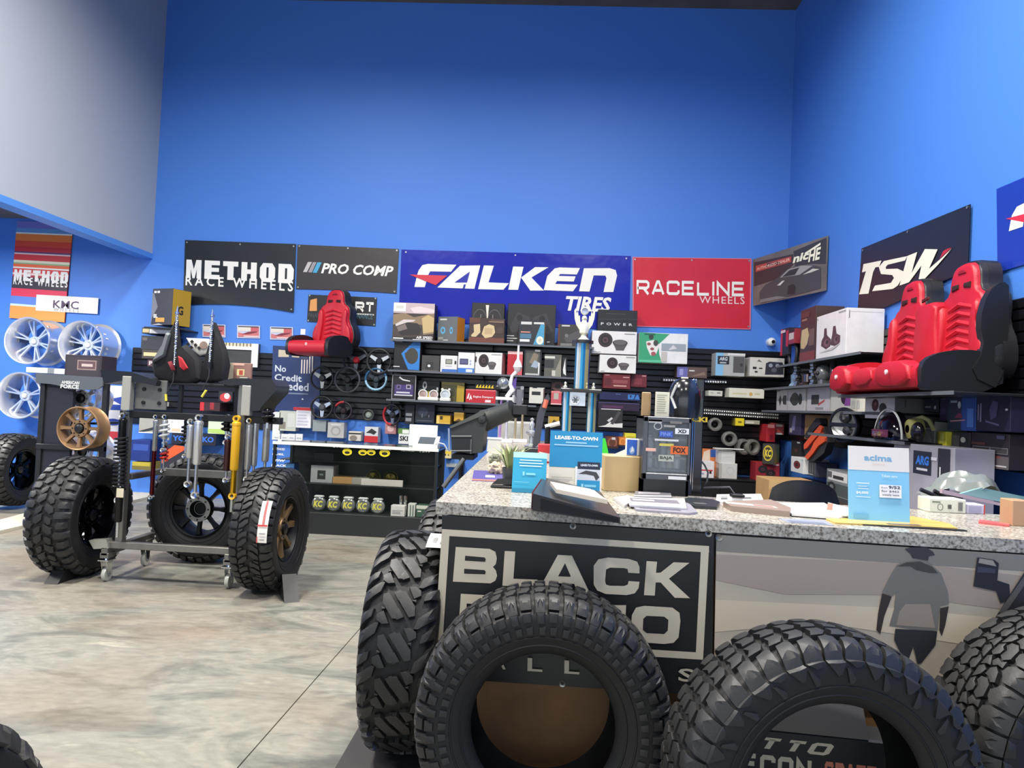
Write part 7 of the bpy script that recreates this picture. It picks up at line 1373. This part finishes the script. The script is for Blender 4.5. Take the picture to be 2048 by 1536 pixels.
for k in range(9):
    x = -fw/2+.045+(k % 5)*(fw-.08)/4.2; zz = z0+.047 if k < 5 else z0+fz*.36
    b_ = thing('bottle', 'clear bottle inside the display cooler, %s' % ['leftmost on the bottom rack', 'second on the bottom rack', 'middle of the bottom rack', 'fourth on the bottom rack', 'rightmost on the bottom rack', 'leftmost on the middle rack', 'second on the middle rack', 'third on the middle rack', 'right one on the middle rack'][k], 'bottle', (t.location.x+x, Yf+.1, Z+zz), group='bottles in the display cooler')
    m = MB(); m.lathe([(.001, 0), (.016, 0), (.017, .005), (.017, .06), (.008, .08), (.007, .095), (.001, .095)], mat([(170, 176, 180), (96, 96, 92), (150, 156, 160), (186, 176, 160), (196, 196, 196)][k % 5], .15), 12); m.build('bottle_body', b_); m = MB(); m.cyl((0, 0, .095), (0, 0, .105), .009, mat((40, 40, 44), .4), n=10); m.build('cap', b_)
zf = Z+fh
# things on the fridge
sb(q5, 95, 985, 215, 1275, 'torn strip of brown cardboard standing on the display cooler', (170, 138, 92), [('p', (150, 120, 78), [(.7, .1), (.9, .5), (.75, .9), (1, .9), (1, .1)])], z=zf, Y=Yf+.05, d=.02, name='cardboard_strip', cat='cardboard')
tn = sb(q5, 275, 985, 470, 1295, 'handwritten cream note card leaning on the display cooler', (222, 216, 190), lines((140, 130, 110), .12, .12, .85, .92, 9, .25), z=zf, Y=Yf+.04, d=.003, name='note_card', cat='card', rz=.0)
p = onY(*q5(640, 1290), Yf+.12); t = thing('black_hood', 'glossy black helmet-like hood with paper tags on the display cooler', 'hood', (p.x+.01, Yf+.13, zf)); T_ = onY(*q5(620, 790), Yf+.12).z-zf
m = MB(); gl = mat((26, 26, 30), .2, coat=.4)
m.lathe([(.001, T_), (.03, T_-.003), (.058, T_*.86), (.074, T_*.66), (.078, T_*.45), (.074, T_*.2), (.07, 0), (.001, 0)], gl, 20, 'z'); m.build('shell', t)
m = MB(); m.box(-.02, -.062, T_*.72, .012, -.055, T_*.97, mat((226, 216, 190), .6)); o = m.build('paper_tag', t); o.rotation_euler.x = -.25; m = MB(); m.tube([(-.05, -.06, T_*.8), (-.068, -.045, T_*.5), (-.05, -.065, T_*.22)], .006, mat((206, 206, 200), .3), 6); m.build('trim_strip', t); m = MB(); m.box(.07, -.01, T_*.5, .085, .02, T_*.72, gl, .004); m.build('ear_cup', t)
# tall glossy column with chrome edge
a, b = onY(1384, 985, Yf+.12), onY(1402, 985, Yf+.12); T_ = onY(1392, 757, Yf+.12).z
t = thing('display_column', 'tall glossy black column with chrome edges and yellow letters right of the cooler', 'display column', ((a.x+b.x)/2, Yf+.16, Z)); m = MB(); m.box(-.03, 0, 0, .03, .09, T_-Z, mat((22, 22, 28), .15), .006); m.build('column', t)
m = MB(); m.cyl((-.024, -.004, .02), (-.024, -.004, T_-Z), .004, CHR, n=8); m.cyl((-.014, -.003, .02), (-.014, -.003, T_-Z), .0025, CHR, n=8); m.build('chrome_edge', t)
m = MB(); z_ = onY(1394, 844, Yf+.12).z-Z; tv, fs = text2d('CKI', .05); m.add([(-.03+.075*u, -.009, z_+.024*v) for u, v in tv], fs, mat((222, 190, 60), .5)); m.build('lettering', t, ang=0)
# black cup, lamp with bent neck
p = onT(1363, 987); t = thing('black_cup', 'tapered black cup in front of the display cooler', 'cup', (p.x, p.y, Z)); r = 19/1450*p.y; h_ = onY(1363, 958, p.y).z-Z
m = MB(); m.lathe([(.001, 0), (r, 0), (r, .004), (r*.82, h_), (r*.74, h_), (r*.8, .01), (.001, .01)], mat((46, 46, 52), .45), 24); m.build('cup_body', t)
a, b, c = onT(1434, 985), onY(1418, 940, 3.3), onY(1404, 920, 3.4)
t = thing('clip_lamp', 'small clip lamp with a bent dark neck and white clamp', 'lamp', (a.x, 3.25, Z)); m = MB(); m.box(-.03, -.02, 0, .03, .02, .02, mat((226, 226, 224), .35), .004); m.box(-.02, -.03, .02, .035, .02, .034, DKM, .003); m.build('clamp', t)
pts = [(0, 0, .03), (-.02, .02, .06)]+[tuple(onY(x, y, 3.3)-Vector((a.x, 3.25, Z))) for x, y in ((1407, 975), (1414, 962), (1416, 945), (1409, 930), (1402, 922))]
m = MB(); m.tube(pts[2:] if False else pts, .004, mat((70, 70, 74), .3, .6), 8); m.build('neck', t, ang=60)
# papers, magazines, binder
def sheet(label, pts, col, z=Z, th=.004, items=None, name='magazine', cat='magazine', rough=.35):
    q = [onZ(x, y, z) for x, y in pts]; t = thing(name, label, cat, (sum(p.x for p in q)/len(q), sum(p.y for p in q)/len(q), z)); m = MB()
    loc = [(p.x-t.location.x, p.y-t.location.y) for p in q]; m.prism(loc, 0, th, mat(col, rough), 'xy'); m.build('pages' if name == 'magazine' else 'sheet', t, ang=0)
    if items:
        mb = MB(); o, du, dv = q[0], q[1]-q[0], q[-1]-q[0]
        for i, (c, u0, v0, u1, v1) in enumerate(items):
            k = [o+du*u+dv*v-t.location for u, v in ((u0, v0), (u1, v0), (u1, v1), (u0, v1))]; mb.add([(p.x, p.y, th+.0006+.0003*i) for p in k], [(0, 1, 2, 3)], mat(c, .4))
        mb.build('printed_cover', t, ang=0)
    return t
kq = K(1240, 880, 4.655)
sheet('white leaflet stack beside the black binder', kq((-60, 560), (60, 540), (150, 560), (40, 640)), (206, 202, 204), th=.012)
sheet('violet grey magazine fanned out in the middle of the counter, front one', kq((150, 665), (640, 700), (720, 690), (640, 600), (90, 595)), (150, 146, 156), th=.008, items=[((96, 92, 104), .1, .2, .9, .5)])
sheet('white and grey magazine on top of the violet one', kq((90, 620), (620, 650), (600, 560), (60, 545)), (206, 204, 206), z=Z+.009, th=.007, items=[((120, 116, 124), .05, .45, .95, .9), ((226, 226, 226), .1, .6, .5, .75)])
sheet('dark magazine under the black cup', kq((130, 555), (480, 560), (470, 505), (140, 500)), (120, 118, 122), z=Z+.002, th=.012, items=[((226, 226, 226), .0, .1, 1, .25), ((170, 168, 170), .1, .5, .7, .8)])
sheet('black magazine beside the bent-neck lamp', kq((700, 640), (900, 650), (930, 600), (860, 575), (640, 560), (570, 575)), (40, 44, 44), th=.012, items=[((90, 92, 92), .2, .3, .8, .5)])
sheet('open white catalogue with grey print behind the lamp', kq((890, 590), (1340, 580), (1310, 510), (900, 515)), (232, 230, 224), th=.005, items=[((120, 122, 120), .1, .3, .75, .55), ((176, 176, 172), .1, .65, .6, .75)])
sheet('brown edged magazine stack in front of the white catalogue', kq((1030, 665), (1580, 720), (1590, 680), (1400, 600), (960, 620)), (150, 130, 118), th=.022, items=[((206, 196, 184), .0, .5, .9, .95), ((200, 110, 96), .5, .6, .85, .85)])
sheet('large white sheets left of the white and blue card', kq((1600, 705), (2040, 740), (2100, 720), (1900, 600), (1420, 600)), (228, 226, 220), z=Z+.004, th=.008, items=[((190, 188, 184), .2, .5, .5, .56)])
sheet('blue grey leaflet at the front edge of the counter', kq((1560, 770), (1990, 800), (1900, 750), (1480, 735)), (150, 156, 170), th=.002, items=[((120, 126, 146), .1, .1, .9, .6)])
k9 = K(1640, 860, 5.02)
sheet('white paper with an orange corner behind the white and blue card', k9((60, 850), (300, 870), (290, 790), (80, 735)), (230, 228, 222), z=Z+.013, th=.004, items=[((226, 130, 110), .0, .3, .25, .9)])
sheet('yellow printed folder under the white and blue card', k9((150, 945), (1380, 1000), (1290, 950), (930, 880), (60, 905)), (206, 176, 96), th=.006, items=[((226, 200, 130), .2, .5, .5, .8), ((120, 100, 90), .45, .1, .72, .4)], name='folder', cat='folder')
sheet('flat black board under the yellow folder', k9((430, 960), (1480, 1022), (1450, 1010), (440, 945)), (30, 30, 32), z=Z, th=.004, name='board', cat='board')
sheet('thin red pen lying near the wooden block', k9((1590, 940), (1900, 975), (1905, 960), (1600, 915)), (206, 96, 96), th=.008, name='pen', cat='pen')
# white cartons and packs at the far right
def ctop(label, x0, y0, x1, y1, col, items=(), d=.1, **k):
    a, b = onT(x0, y1), onT(x1, y1); Y = (a.y+b.y)/2; a, b = onY(x0, y1, Y), onY(x1, y1, Y); T = onY((x0+x1)/2, y0, Y); return carton(k.pop('name', 'small_carton'), label, k.pop('cat', 'box'), ((a.x+b.x)/2, Y, Z), b.x-a.x, T.z-Z, d, col, items, **k)
ctop('white label carton lying right of the white and blue card', 1858, 998, 1932, 1026, (226, 226, 206), [('r', (120, 130, 110), .08, .7, .3, .8), ('o', (120, 120, 110), .3, .4, .08, .25, .2), ('r', (90, 90, 84), .5, .3, .6, .6), ('r', (120, 120, 116), .78, .2, .9, .8)])
ctop('lilac and red ended carton beside the white label carton', 1934, 1009, 1970, 1028, (206, 200, 222), [('r', (206, 70, 60), .92, 0, 1, 1), ('r', (170, 166, 190), .1, .2, .8, .8)], d=.08)
ctop('upright tan wooden block at the right end of the counter', 2024, 1001, 2060, 1053, (186, 146, 110), [], d=.08, name='wooden_block', cat='block')
p = onT(1945, 1016); t = thing('clear_parcel', 'crumpled clear plastic parcel with pale teal strips behind the white cartons', 'parcel', (p.x+.12, p.y+.24, Z)); m = MB(); random.seed(11)
def cr(u, v): return Vector((-.2+.42*u, -.08+.2*v+.03*sin(9*u), .02+.13*sin(pi*min(1, u*1.05))*sin(pi*(.15+.7*v))+.022*sin(13*u+7*v)*cos(11*v)))
m.grid(cr, 16, 8, mat((120, 126, 122), .22)); m.build('wrapping', t, ang=25)
m = MB(); m.prism([(-.10, .05), (.0, .085), (.30, .035), (.30, .0), (.22, .0)], -.105, -.085, mat((130, 170, 170), .4)); m.prism([(-.2, .07), (-.05, .04), (.16, .005), (.1, .0), (-.2, .05)], -.13, -.11, mat((206, 180, 190), .5)); m.build('strips', t)
p = onT(1860, 1010); t = thing('microphone_pair', 'pair of short black sticks crossing in front of the silver box', 'sticks', (p.x, p.y+.12, Z)); m = MB()
for a, b in (((1841, 979), (1880, 995)), ((1868, 981), (1900, 1000))):
    s, e = onY(*a, p.y+.12)-t.location, onY(*b, p.y+.12)-t.location; m.cyl(s, e, .010, mat((40, 38, 44), .5), n=10)
m.build('sticks', t); m = MB(); e = onY(1906, 992, p.y+.14)-t.location; m.ball(e, .035, mat((70, 68, 76), .6), 10, (1.4, 1, .8)); m.cyl((e.x, e.y, 0), e, .02, mat((50, 48, 54), .5), n=8); m.build('grip', t)
# binder
q = [onT(x, y) for x, y in ((1063, 1020), (1236, 1043), (1188, 985), (1073, 975))]
t = thing('ring_binder', 'thick black ring binder with a red spine at the front of the counter', 'binder', onT(1150, 1020)); lo = t.location
bp = [Vector((p.x-lo.x, p.y-lo.y, 0)) for p in (onT(1064, 1021), onT(1240, 1047), onT(1200, 992), onT(1086, 982))]; hl, hr = .062, .02
m = MB(); bk2 = mat((46, 44, 46), .3)
vs = [(bp[i].x, bp[i].y, 0) for i in range(4)]+[(bp[i].x, bp[i].y, hl if i in (0, 3) else hr) for i in range(4)]
m.add(vs, [(3, 2, 1, 0), (4, 5, 6, 7), (0, 1, 5, 4), (1, 2, 6, 5), (2, 3, 7, 6), (3, 0, 4, 7)], bk2); m.build('cover', t, ang=0)
m = MB(); d_ = (bp[0]-bp[1]).normalized()*.004; m.add([tuple(bp[0]+d_), tuple(bp[3]+d_), tuple(bp[3]+d_+Vector((0, 0, hl+.004))), tuple(bp[0]+d_+Vector((0, 0, hl+.004)))], [(0, 3, 2, 1)], mat((206, 84, 90), .4)); m.build('spine', t, ang=0)
m = MB(); m.add([(bp[0].x*.9+bp[1].x*.1, bp[0].y*.9+bp[1].y*.1-.0015, .008), (bp[1].x*.98+bp[0].x*.02, bp[1].y*.98+bp[0].y*.02-.0015, .004), (bp[1].x*.98+bp[0].x*.02, bp[1].y*.98+bp[0].y*.02-.0015, hr-.005), (bp[0].x*.9+bp[1].x*.1, bp[0].y*.9+bp[1].y*.1-.0015, hl-.015)], [(0, 1, 2, 3)], mat((24, 24, 26), .3)); m.build('page_edge', t, ang=0)
sheet('open catalogue with a pale cover lying on the black binder', ((1112, 986), (1215, 1008), (1180, 985), (1100, 970)), (196, 186, 170), z=Z+.066, th=.014, items=[((226, 216, 196), .05, .1, .95, .95), ((176, 196, 206), .5, .2, .8, .9)])
# plant, geode, card, stapler
p = onT(1018, 974); t = thing('potted_plant', 'spiky green succulent in a dark slim pot left of the teal cards', 'plant', (p.x, p.y, Z)); hp = onY(1018, 935, p.y).z-Z
m = MB(); m.lathe([(.001, 0), (.028, 0), (.036, hp), (.03, hp), (.026, hp*.9), (.001, hp*.9)], mat((66, 68, 66), .5), 20); m.build('pot', t)
random.seed(5); ht = onY(1018, 888, p.y).z-Z-hp
for k in range(26):
    a = k*2.4; l = ht*(.7+.5*random.random()); sp = .02+.05*random.random(); m = MB(); gc = mat(random.choice([(126, 140, 92), (150, 160, 110), (104, 124, 80), (176, 176, 130)]), .5)
    b0 = Vector((.012*cos(a), .012*sin(a), hp*.9)); b1 = b0+Vector((sp*cos(a)*.6, sp*sin(a)*.6, l*.7)); b2 = b0+Vector((sp*cos(a)*1.5, sp*sin(a)*1.5, l*.95)); tn = Vector((-sin(a), cos(a), 0))
    vs = []
    for b_, w_ in ((b0, .004), (b1, .007), (b2, .001)): vs += [b_-tn*w_, b_+Vector((cos(a), sin(a), 0))*-.003, b_+tn*w_]
    m.add(vs, [(0, 3, 4, 1), (1, 4, 5, 2), (3, 6, 7, 4), (4, 7, 8, 5), (0, 2, 5, 3), (3, 5, 8, 6)], gc); m.build('leaf', t, ang=60)
def rock(label, x, y, r, c1, name, cat):
    p = onT(x, y); t = thing(name, label, cat, (p.x, p.y, Z)); bm = bmesh.new(); bmesh.ops.create_icosphere(bm, subdivisions=3, radius=r); rn = random.Random(4)
    for v in bm.verts: v.co *= .82+.36*rn.random(); v.co.z = max(v.co.z*.85+r*.72, 0)
    me = bpy.data.meshes.new('stone'); bm.to_mesh(me); bm.free(); me.materials.append(mat(c1, .5, var=.5, vs=60)); o = bpy.data.objects.new('stone', me); COL.objects.link(o); o.parent = t; return t
rock('rough cream crystal rock on the purple leaflet', 991, 948, .042, (196, 176, 146), 'crystal_rock', 'rock')
rock('darker green grey stone behind the cream crystal rock', 990, 928, .04, (110, 110, 90), 'grey_stone', 'rock')
sheet('purple leaflet with an orange edge under the crystal rock', K(860, 860, 5.12)((430, 520), (770, 535), (760, 430), (450, 415)), (80, 74, 140), th=.003, items=[((226, 120, 90), .0, .0, 1, .1), ((206, 206, 226), .4, .3, .7, .5)], name='leaflet', cat='leaflet')
p = onT(1008, 975); t = thing('stapler', 'small black stapler beside the slim plant pot', 'stapler', (p.x, p.y-.02, Z)); m = MB(); sbk = mat((28, 28, 30), .35); m.box(-.06, -.02, 0, .07, .02, .012, sbk, .004); m.build('base', t); m = MB(); m.prism([(-.055, .016), (.07, .02), (.07, .045), (-.03, .04)], -.016, .016, sbk); m.build('arm', t)
# grey price holder further back on the leg
p = onY(975, 905, 6.1); t = thing('card_holder', 'grey and white bent card holder on the far part of the counter', 'holder', (onT(960, 905).x, onT(960, 905).y, Z)); 
a = onT(972, 903); hh = onY(980, 876, a.y).z-Z; t.location = (onT(988, 903).x, a.y, Z); m = MB(); m.prism([(-.0, 0), (.008, 0), (.07, hh), (.062, hh)], -.055, .055, mat((150, 148, 142), .5), 'yz'); m.build('front', t, ang=0); m = MB(); m.box(-.06, .05, hh-.012, .06, .07, hh+.004, mat((226, 226, 222), .4)); m.build('top_edge', t, ang=0)
# ------------------------------------------------------------------ trophies, air box
Yt = 4.6
def ty(x, y): return onY(x, y, Yt)
x0 = ty(1160, 900).x; zt1, zt2 = ty(1160, 785).z, ty(1165, 687).z; IV = mat((232, 228, 206), .3, .2)
t = thing('trophy', 'tall blue and cream column trophy with a winged eagle on top', 'trophy', (x0, Yt, Z))
def rel(z): return z-Z
m = MB(); m.box(-.15, -.07, 0, .15, .09, .035, mat((40, 38, 38), .3), .004); m.build('base', t)
COLS = [((40, 116, 160), .0), ((226, 222, 196), .4), ((34, 84, 150), .7)]
def column(x, z0, z1, w, name='column'):
    m = MB(); n = 20
    cols = [(36, 120, 156), (226, 226, 206), (40, 130, 170), (206, 196, 140), (30, 70, 150)]
    for k in range(n):
        a0, a1 = 2*pi*k/n, 2*pi*(k+1)/n; c = cols[int((k*1.0/n)*10) % 5]
        m.add([(x+w*cos(a0), .0+w*sin(a0), z0), (x+w*cos(a1), w*sin(a1), z0), (x+w*cos(a1), w*sin(a1), z1), (x+w*cos(a0), w*sin(a0), z1)], [(0, 1, 2, 3)], mat(c, .15, .5))
    return m.build(name, t, ang=60)
w = (ty(1143, 830).x-ty(1123, 830).x)/2
for px in (1134, 1183): column(ty(px, 830).x-x0, .035, rel(zt1), w)
for px in (1134, 1183):
    o = column(ty(px, 830).x-x0, .035, rel(zt1), w*.8) ; o.location.y = .07
m = MB(); a, b = ty(1120, 785).x-x0, ty(1202, 785).x-x0; m.box(a, -.07, rel(zt1), b, .1, rel(zt1)+.022, mat((44, 42, 42), .3), .004); m.build('platform', t)
m = MB(); m.box(ty(1139, 800).x-x0, -.04, rel(ty(1160, 812).z), ty(1170, 800).x-x0, -.03, rel(zt1), mat((206, 210, 216), .25, .5)); pl = m.build('plaque', t); 
m = MB(); cx = ty(1150, 800).x-x0; zc_ = rel(ty(1150, 800).z)
for k in range(6): m.cyl((cx, -.046, zc_), (cx+.02*cos(k*pi/3), -.046, zc_+.02*sin(k*pi/3)), .004, mat((120, 124, 130), .3, .6), n=6)
m.tube([(cx+.026*cos(k*pi/10), -.045, zc_+.026*sin(k*pi/10)) for k in range(20)], .004, mat((236, 236, 236), .3), 6, True); m.build('wheel_relief', t)
column(ty(1164, 740).x-x0, rel(zt1)+.022, rel(zt2), (ty(1181, 740).x-ty(1151, 740).x)/2)
m = MB(); a, b = ty(1144, 687).x-x0, ty(1187, 687).x-x0; cx = (a+b)/2; m.lathe([(.001, rel(zt2)), ((b-a)/2, rel(zt2)), ((b-a)/2, rel(zt2)+.018), (.001, rel(zt2)+.018)], mat((44, 42, 42), .3), 24, 'z', at=(cx, 0, 0)); m.build('top_platform', t)
for px in (1130, 1186):
    m = MB(); m.lathe([(.001, 0), (.01, 0), (.012, .012), (.005, .02), (.008, .034), (.001, .042)], IV, 10, 'z', at=(ty(px, 783).x-x0, -.03, rel(zt1)+.022)); m.build('finial', t)
ze = rel(zt2)+.018; cx = ty(1168, 660).x-x0
m = MB(); m.lathe([(.001, 0), (.034, 0), (.036, .008), (.02, .022), (.016, .035), (.028, .048), (.03, .08), (.022, .11), (.014, .128), (.018, .14), (.012, .156), (.001, .16)], IV, 16, 'z', at=(cx, 0, ze)); m.box(cx-.006, -.03, ze+.138, cx+.006, -.01, ze+.15, IV, .002); m.build('eagle_body', t)
for sg in (-1, 1):
    m = MB(); m.prism([(cx+sg*a, ze+b) for a, b in ((.012, .05), (.03, .07), (.05, .10), (.062, .14), (.066, .19), (.058, .205), (.05, .17), (.044, .19), (.038, .155), (.03, .16), (.026, .12), (.014, .11))], -.004, .012, IV); m.build('wing', t)
m = MB(); m.lathe([(.02, -.006), (.026, 0), (.026, .01), (.02, .014)], IV, 20, 'y', at=(cx, -.002, ze+.19), closed=True); m.lathe([(.001, -.003), (.021, -.002)], mat((176, 180, 200), .2, .6), 18, 'y', at=(cx, 0, ze+.19)); m.build('medallion', t)
# two slim white trophies further back
Yw = 7.3
def tw(x, y): return onY(x, y, Yw)
for i, (px, lb) in enumerate(((1005, 'slim white trophy with violet posts and a tilted ball figure'), (1034, 'slim white trophy with gold posts standing right of the violet one'))):
    xb = tw(px, 880).x; t = thing('trophy', lb, 'trophy', (xb, Yw+i*.16, Z)); wt = mat((232, 230, 228), .3); k = Yw/1450
    m = MB(); m.box(-.09, -.06, 0, .10, .06, .035, wt, .004); m.build('base', t)
    top = tw(px, 800 if i == 0 else 822).z-Z
    for dx in ((-.03, .035) if i == 0 else (-.03, .04)):
        m = MB(); m.cyl((dx, 0, .035), (dx, 0, top), .013, mat((196, 150, 206) if i == 0 and dx < 0 else ((206, 190, 150) if i else (226, 220, 230)), .2, .5), n=12); m.build('post', t)
    m = MB(); m.box(-.085, -.05, top, .09, .05, top+.03, wt if i == 0 else mat((40, 40, 42), .4), .003); m.build('shelf', t)
    if i == 0:
        m = MB(); m.tube([(.02, 0, top+.03), (.08, 0, top+.11), (.05, 0, top+.16), (.07, 0, top+.25), (.11, 0, top+.29)], [.02, .03, .022, .016, .022], wt, 10); m.build('figure_body', t, ang=60)
        m = MB(); m.lathe([(.001, 0), (.03, .02), (.048, .06), (.03, .11), (.012, .14), (.01, .27), (.014, .27), (.001, .28)], wt, 14, 'z', at=(.12, 0, top+.28)); m.build('figure_top', t)
        m = MB(); m.lathe([(.001, -.02), (.04, -.01), (.06, .015), (.04, .04), (.001, .045)], mat((150, 156, 160), .2, .7), 16, 'y', at=(-.02, -.03, top+.17)); m.build('medal', t)
        m = MB(); m.prism([(.06, top+.06), (.11, top+.13), (.115, top+.24), (.07, top+.2)], .01, .02, mat((86, 60, 140), .4)); m.build('violet_card', t)
    else:
        m = MB(); m.box(-.03, -.02, top+.03, .03, .02, top+.22, mat((120, 120, 124), .3, .4), .004); m.box(-.075, -.02, top+.03, -.05, .02, top+.16, wt, .003); m.build('figure_body', t)
for i, (px, py0, py1, lb) in enumerate(((1062, 835, 895, 'small clear and silver trophy figure between white trophies and dark sail'),)):
    a = onY(px, py1, 6.4); t = thing('trophy', lb, 'trophy', (a.x, 6.4, Z)); m = MB(); sm_ = mat((190, 192, 194), .2, .5); hh = onY(px, py0, 6.4).z-Z
    m.lathe([(.001, 0), (.06, 0), (.06, .03), (.025, .05), (.02, hh*.4), (.05, hh*.5), (.05, hh*.56), (.02, hh*.6), (.025, hh*.8), (.012, hh*.88), (.02, hh*.95), (.001, hh)], sm_, 16); m.build('figure', t)
# dark sail-like board leaning on the leg, left of the blue trophy
Yq = 5.6
t = thing('dark_board', 'dark slanted carbon board with red edge left of the blue trophy', 'board', (0, 0, 0)); q = [onY(*q4(x, y), Yq) for x, y in ((520, 180), (545, 260), (470, 480), (430, 700), (410, 860), (300, 960), (320, 800), (350, 620), (370, 470), (440, 300))]
zmin = min(p.z for p in q); m = MB(); m.prism([(p.x, p.z) for p in q]+[(q[5].x, Z)][:0], Yq, Yq+.03, mat((62, 62, 70), .3)); m.build('panel', t)
e0, e1 = onY(*q4(500, 270), Yq-.005), onY(*q4(470, 380), Yq-.005); m = MB(); m.cyl(e0, e1, .018, mat((226, 110, 84), .5), n=8); m.build('red_edge', t)
f0 = onY(*q4(340, 960), Yq); m = MB(); m.box(f0.x-.08, Yq-.05, Z, f0.x+.12, Yq+.08, max(Z+.02, zmin+.02), mat((40, 40, 44), .4), .004); m.build('foot', t)
a, b = onY(*q4(385, 875), 4.9), onY(*q4(555, 1000), 4.9)
carton('red_carton', 'red and white wedge carton peeking out left of the LEASE-TO-OWN card', 'box', ((a.x+b.x)/2, 4.9, Z), b.x-a.x, a.z-Z, .1, (196, 50, 56), [('p', (226, 214, 206), [(.2, .1), (1, .1), (1, .5), (.1, .6)]), ('e', (50, 40, 44), .6, .25, .1, .06)])
a, b = onY(*q4(480, 640), 5.3), onY(*q4(680, 590), 5.3); t = thing('white_wand', 'short white stick on a dark stand left of the blue columns', 'stick', (a.x, 5.3, Z)); m = MB(); m.cyl((0, 0, a.z-Z), b-Vector((a.x, 0, Z))-Vector((0, 5.3, 0)), .016, mat((226, 222, 216), .4), n=10); m.build('stick', t); m = MB(); m.cyl((.02, 0, 0), (.02, 0, a.z-Z), .02, DKM, n=10); m.box(-.06, -.05, 0, .1, .05, .02, DKM, .003); m.build('stand', t)
a, b = onY(1000, 880, 7.75), onY(1062, 844, 7.75)
carton('grey_case', 'pale grey rounded case behind the slim white trophies', 'case', ((a.x+b.x)/2, 7.7, Z), b.x-a.x+.05, b.z-Z, .15, (186, 184, 176), [('r', (222, 222, 216), .0, .9, 1, 1)], part='case_shell')
# black air box with an intake tube, on a pedestal beside the counter leg
Ya = 6.0
def ay(x, y, Y=Ya): return onY(x, y, Y)
t = thing('air_box', 'dark grey plastic air intake box with a slanted lid and a thick tube', 'air box', (0, 0, 0)); AB = mat((52, 54, 54), .5, bump=.1, bs=60); AB2 = mat((38, 40, 40), .5)
kz = K(880, 800, 10.24)
q = [ay(*p) for p in kz((220, 560), (880, 300), (960, 470), (900, 700), (860, 1080), (620, 1100), (240, 1030))]; m = MB(); m.prism([(p.x, p.z) for p in q], Ya, Ya+.42, AB); m.build('housing', t)
q = [ay(*p) for p in kz((195, 545), (225, 580), (900, 310), (910, 265), (870, 215))]; m = MB(); m.prism([(p.x, p.z) for p in q], Ya-.02, Ya+.44, mat((74, 78, 74), .5)); m.build('lid', t)
q = [ay(*p) for p in kz((240, 790), (640, 790), (640, 1030), (240, 1010))]; m = MB(); m.prism([(p.x, p.z) for p in q], Ya-.012, Ya, mat((22, 22, 28), .3)); m.build('dark_window', t)
m = MB()
for y in (745, 1040):
    a, b = ay(*kz((235, y))[0]), ay(*kz((650, y))[0]); m.cyl((a.x, Ya-.008, a.z), (b.x, Ya-.008, b.z), .008, mat((96, 98, 98), .4), n=8)
a, b = ay(*kz((640, 800))[0]), ay(*kz((630, 1100))[0]); m.cyl((a.x, Ya-.008, a.z), (b.x, Ya-.008, b.z), .006, mat((96, 98, 98), .4), n=8)
m.build('ribs', t); 
a, b, c = ay(*kz((900, 430))[0], Ya+.15), ay(*kz((1150, 330))[0], Ya+.12), ay(*kz((1500, 190))[0], Ya+.05); m = MB(); m.tube([a, a*.5+b*.5, b, b*.5+c*.5, c], [.095, .088, .082, .08, .078], AB, 18); m.build('intake_tube', t, ang=60)
m = MB(); a, b = ay(*kz((1520, 190))[0], Ya+.05), ay(*kz((1790, 230))[0], Ya+.05); m.box(min(a.x, b.x)-.01, Ya-.02, b.z-.03, b.x, Ya+.14, a.z+.04, mat((28, 28, 30), .4), .006); m.build('end_flange', t)
m = MB(); m.lathe([(.001, -.03), (.03, -.025), (.036, 0), (.036, .02)], AB2, 12, 'y', at=ay(*kz((860, 400))[0])); m.ball(ay(*kz((1010, 255))[0], Ya+.1), .03, AB2, 10); m.build('clips', t)
a, b = ay(*kz((215, 580))[0]), ay(*kz((225, 1050))[0]); m = MB(); m.cyl((a.x-.012, Ya-.01, a.z), (b.x-.012, Ya-.01, b.z), .009, mat((170, 190, 214), .2, .5), n=8); m.build('edge_trim', t)
zb_ = ay(*kz((240, 1030))[0]).z; xa, xb = ay(*kz((240, 1030))[0]).x, ay(*kz((640, 1090))[0]).x
tp = thing('pedestal', 'dark pedestal with folded struts carrying the air intake box', 'pedestal', (xa, Ya, 0)); m = MB(); m.box(.02, .05, .0, xb-xa-.02, .36, .03, DKM, .004); m.box(.05, .14, .03, xb-xa-.08, .28, zb_-.075, DKM, .006); m.build('column', tp); m = MB(); m.box(.0, .02, zb_-.075, xb-xa+.02, .4, zb_-.03, DKM, .004); m.build('top_plate', tp)
m = MB(); a, b = ay(*kz((500, 1200))[0]), ay(*kz((100, 1520))[0]); m.cyl((a.x-xa, -.02, a.z), (b.x-xa, -.06, b.z-.1), .02, mat((110, 112, 112), .3, .6), n=10); m.build('strut', tp)
for o in bpy.data.objects:
    if o.type == 'MESH' and o.parent is None and 'category' not in o and 'kind' not in o: print('UNTAGGED', o.name)
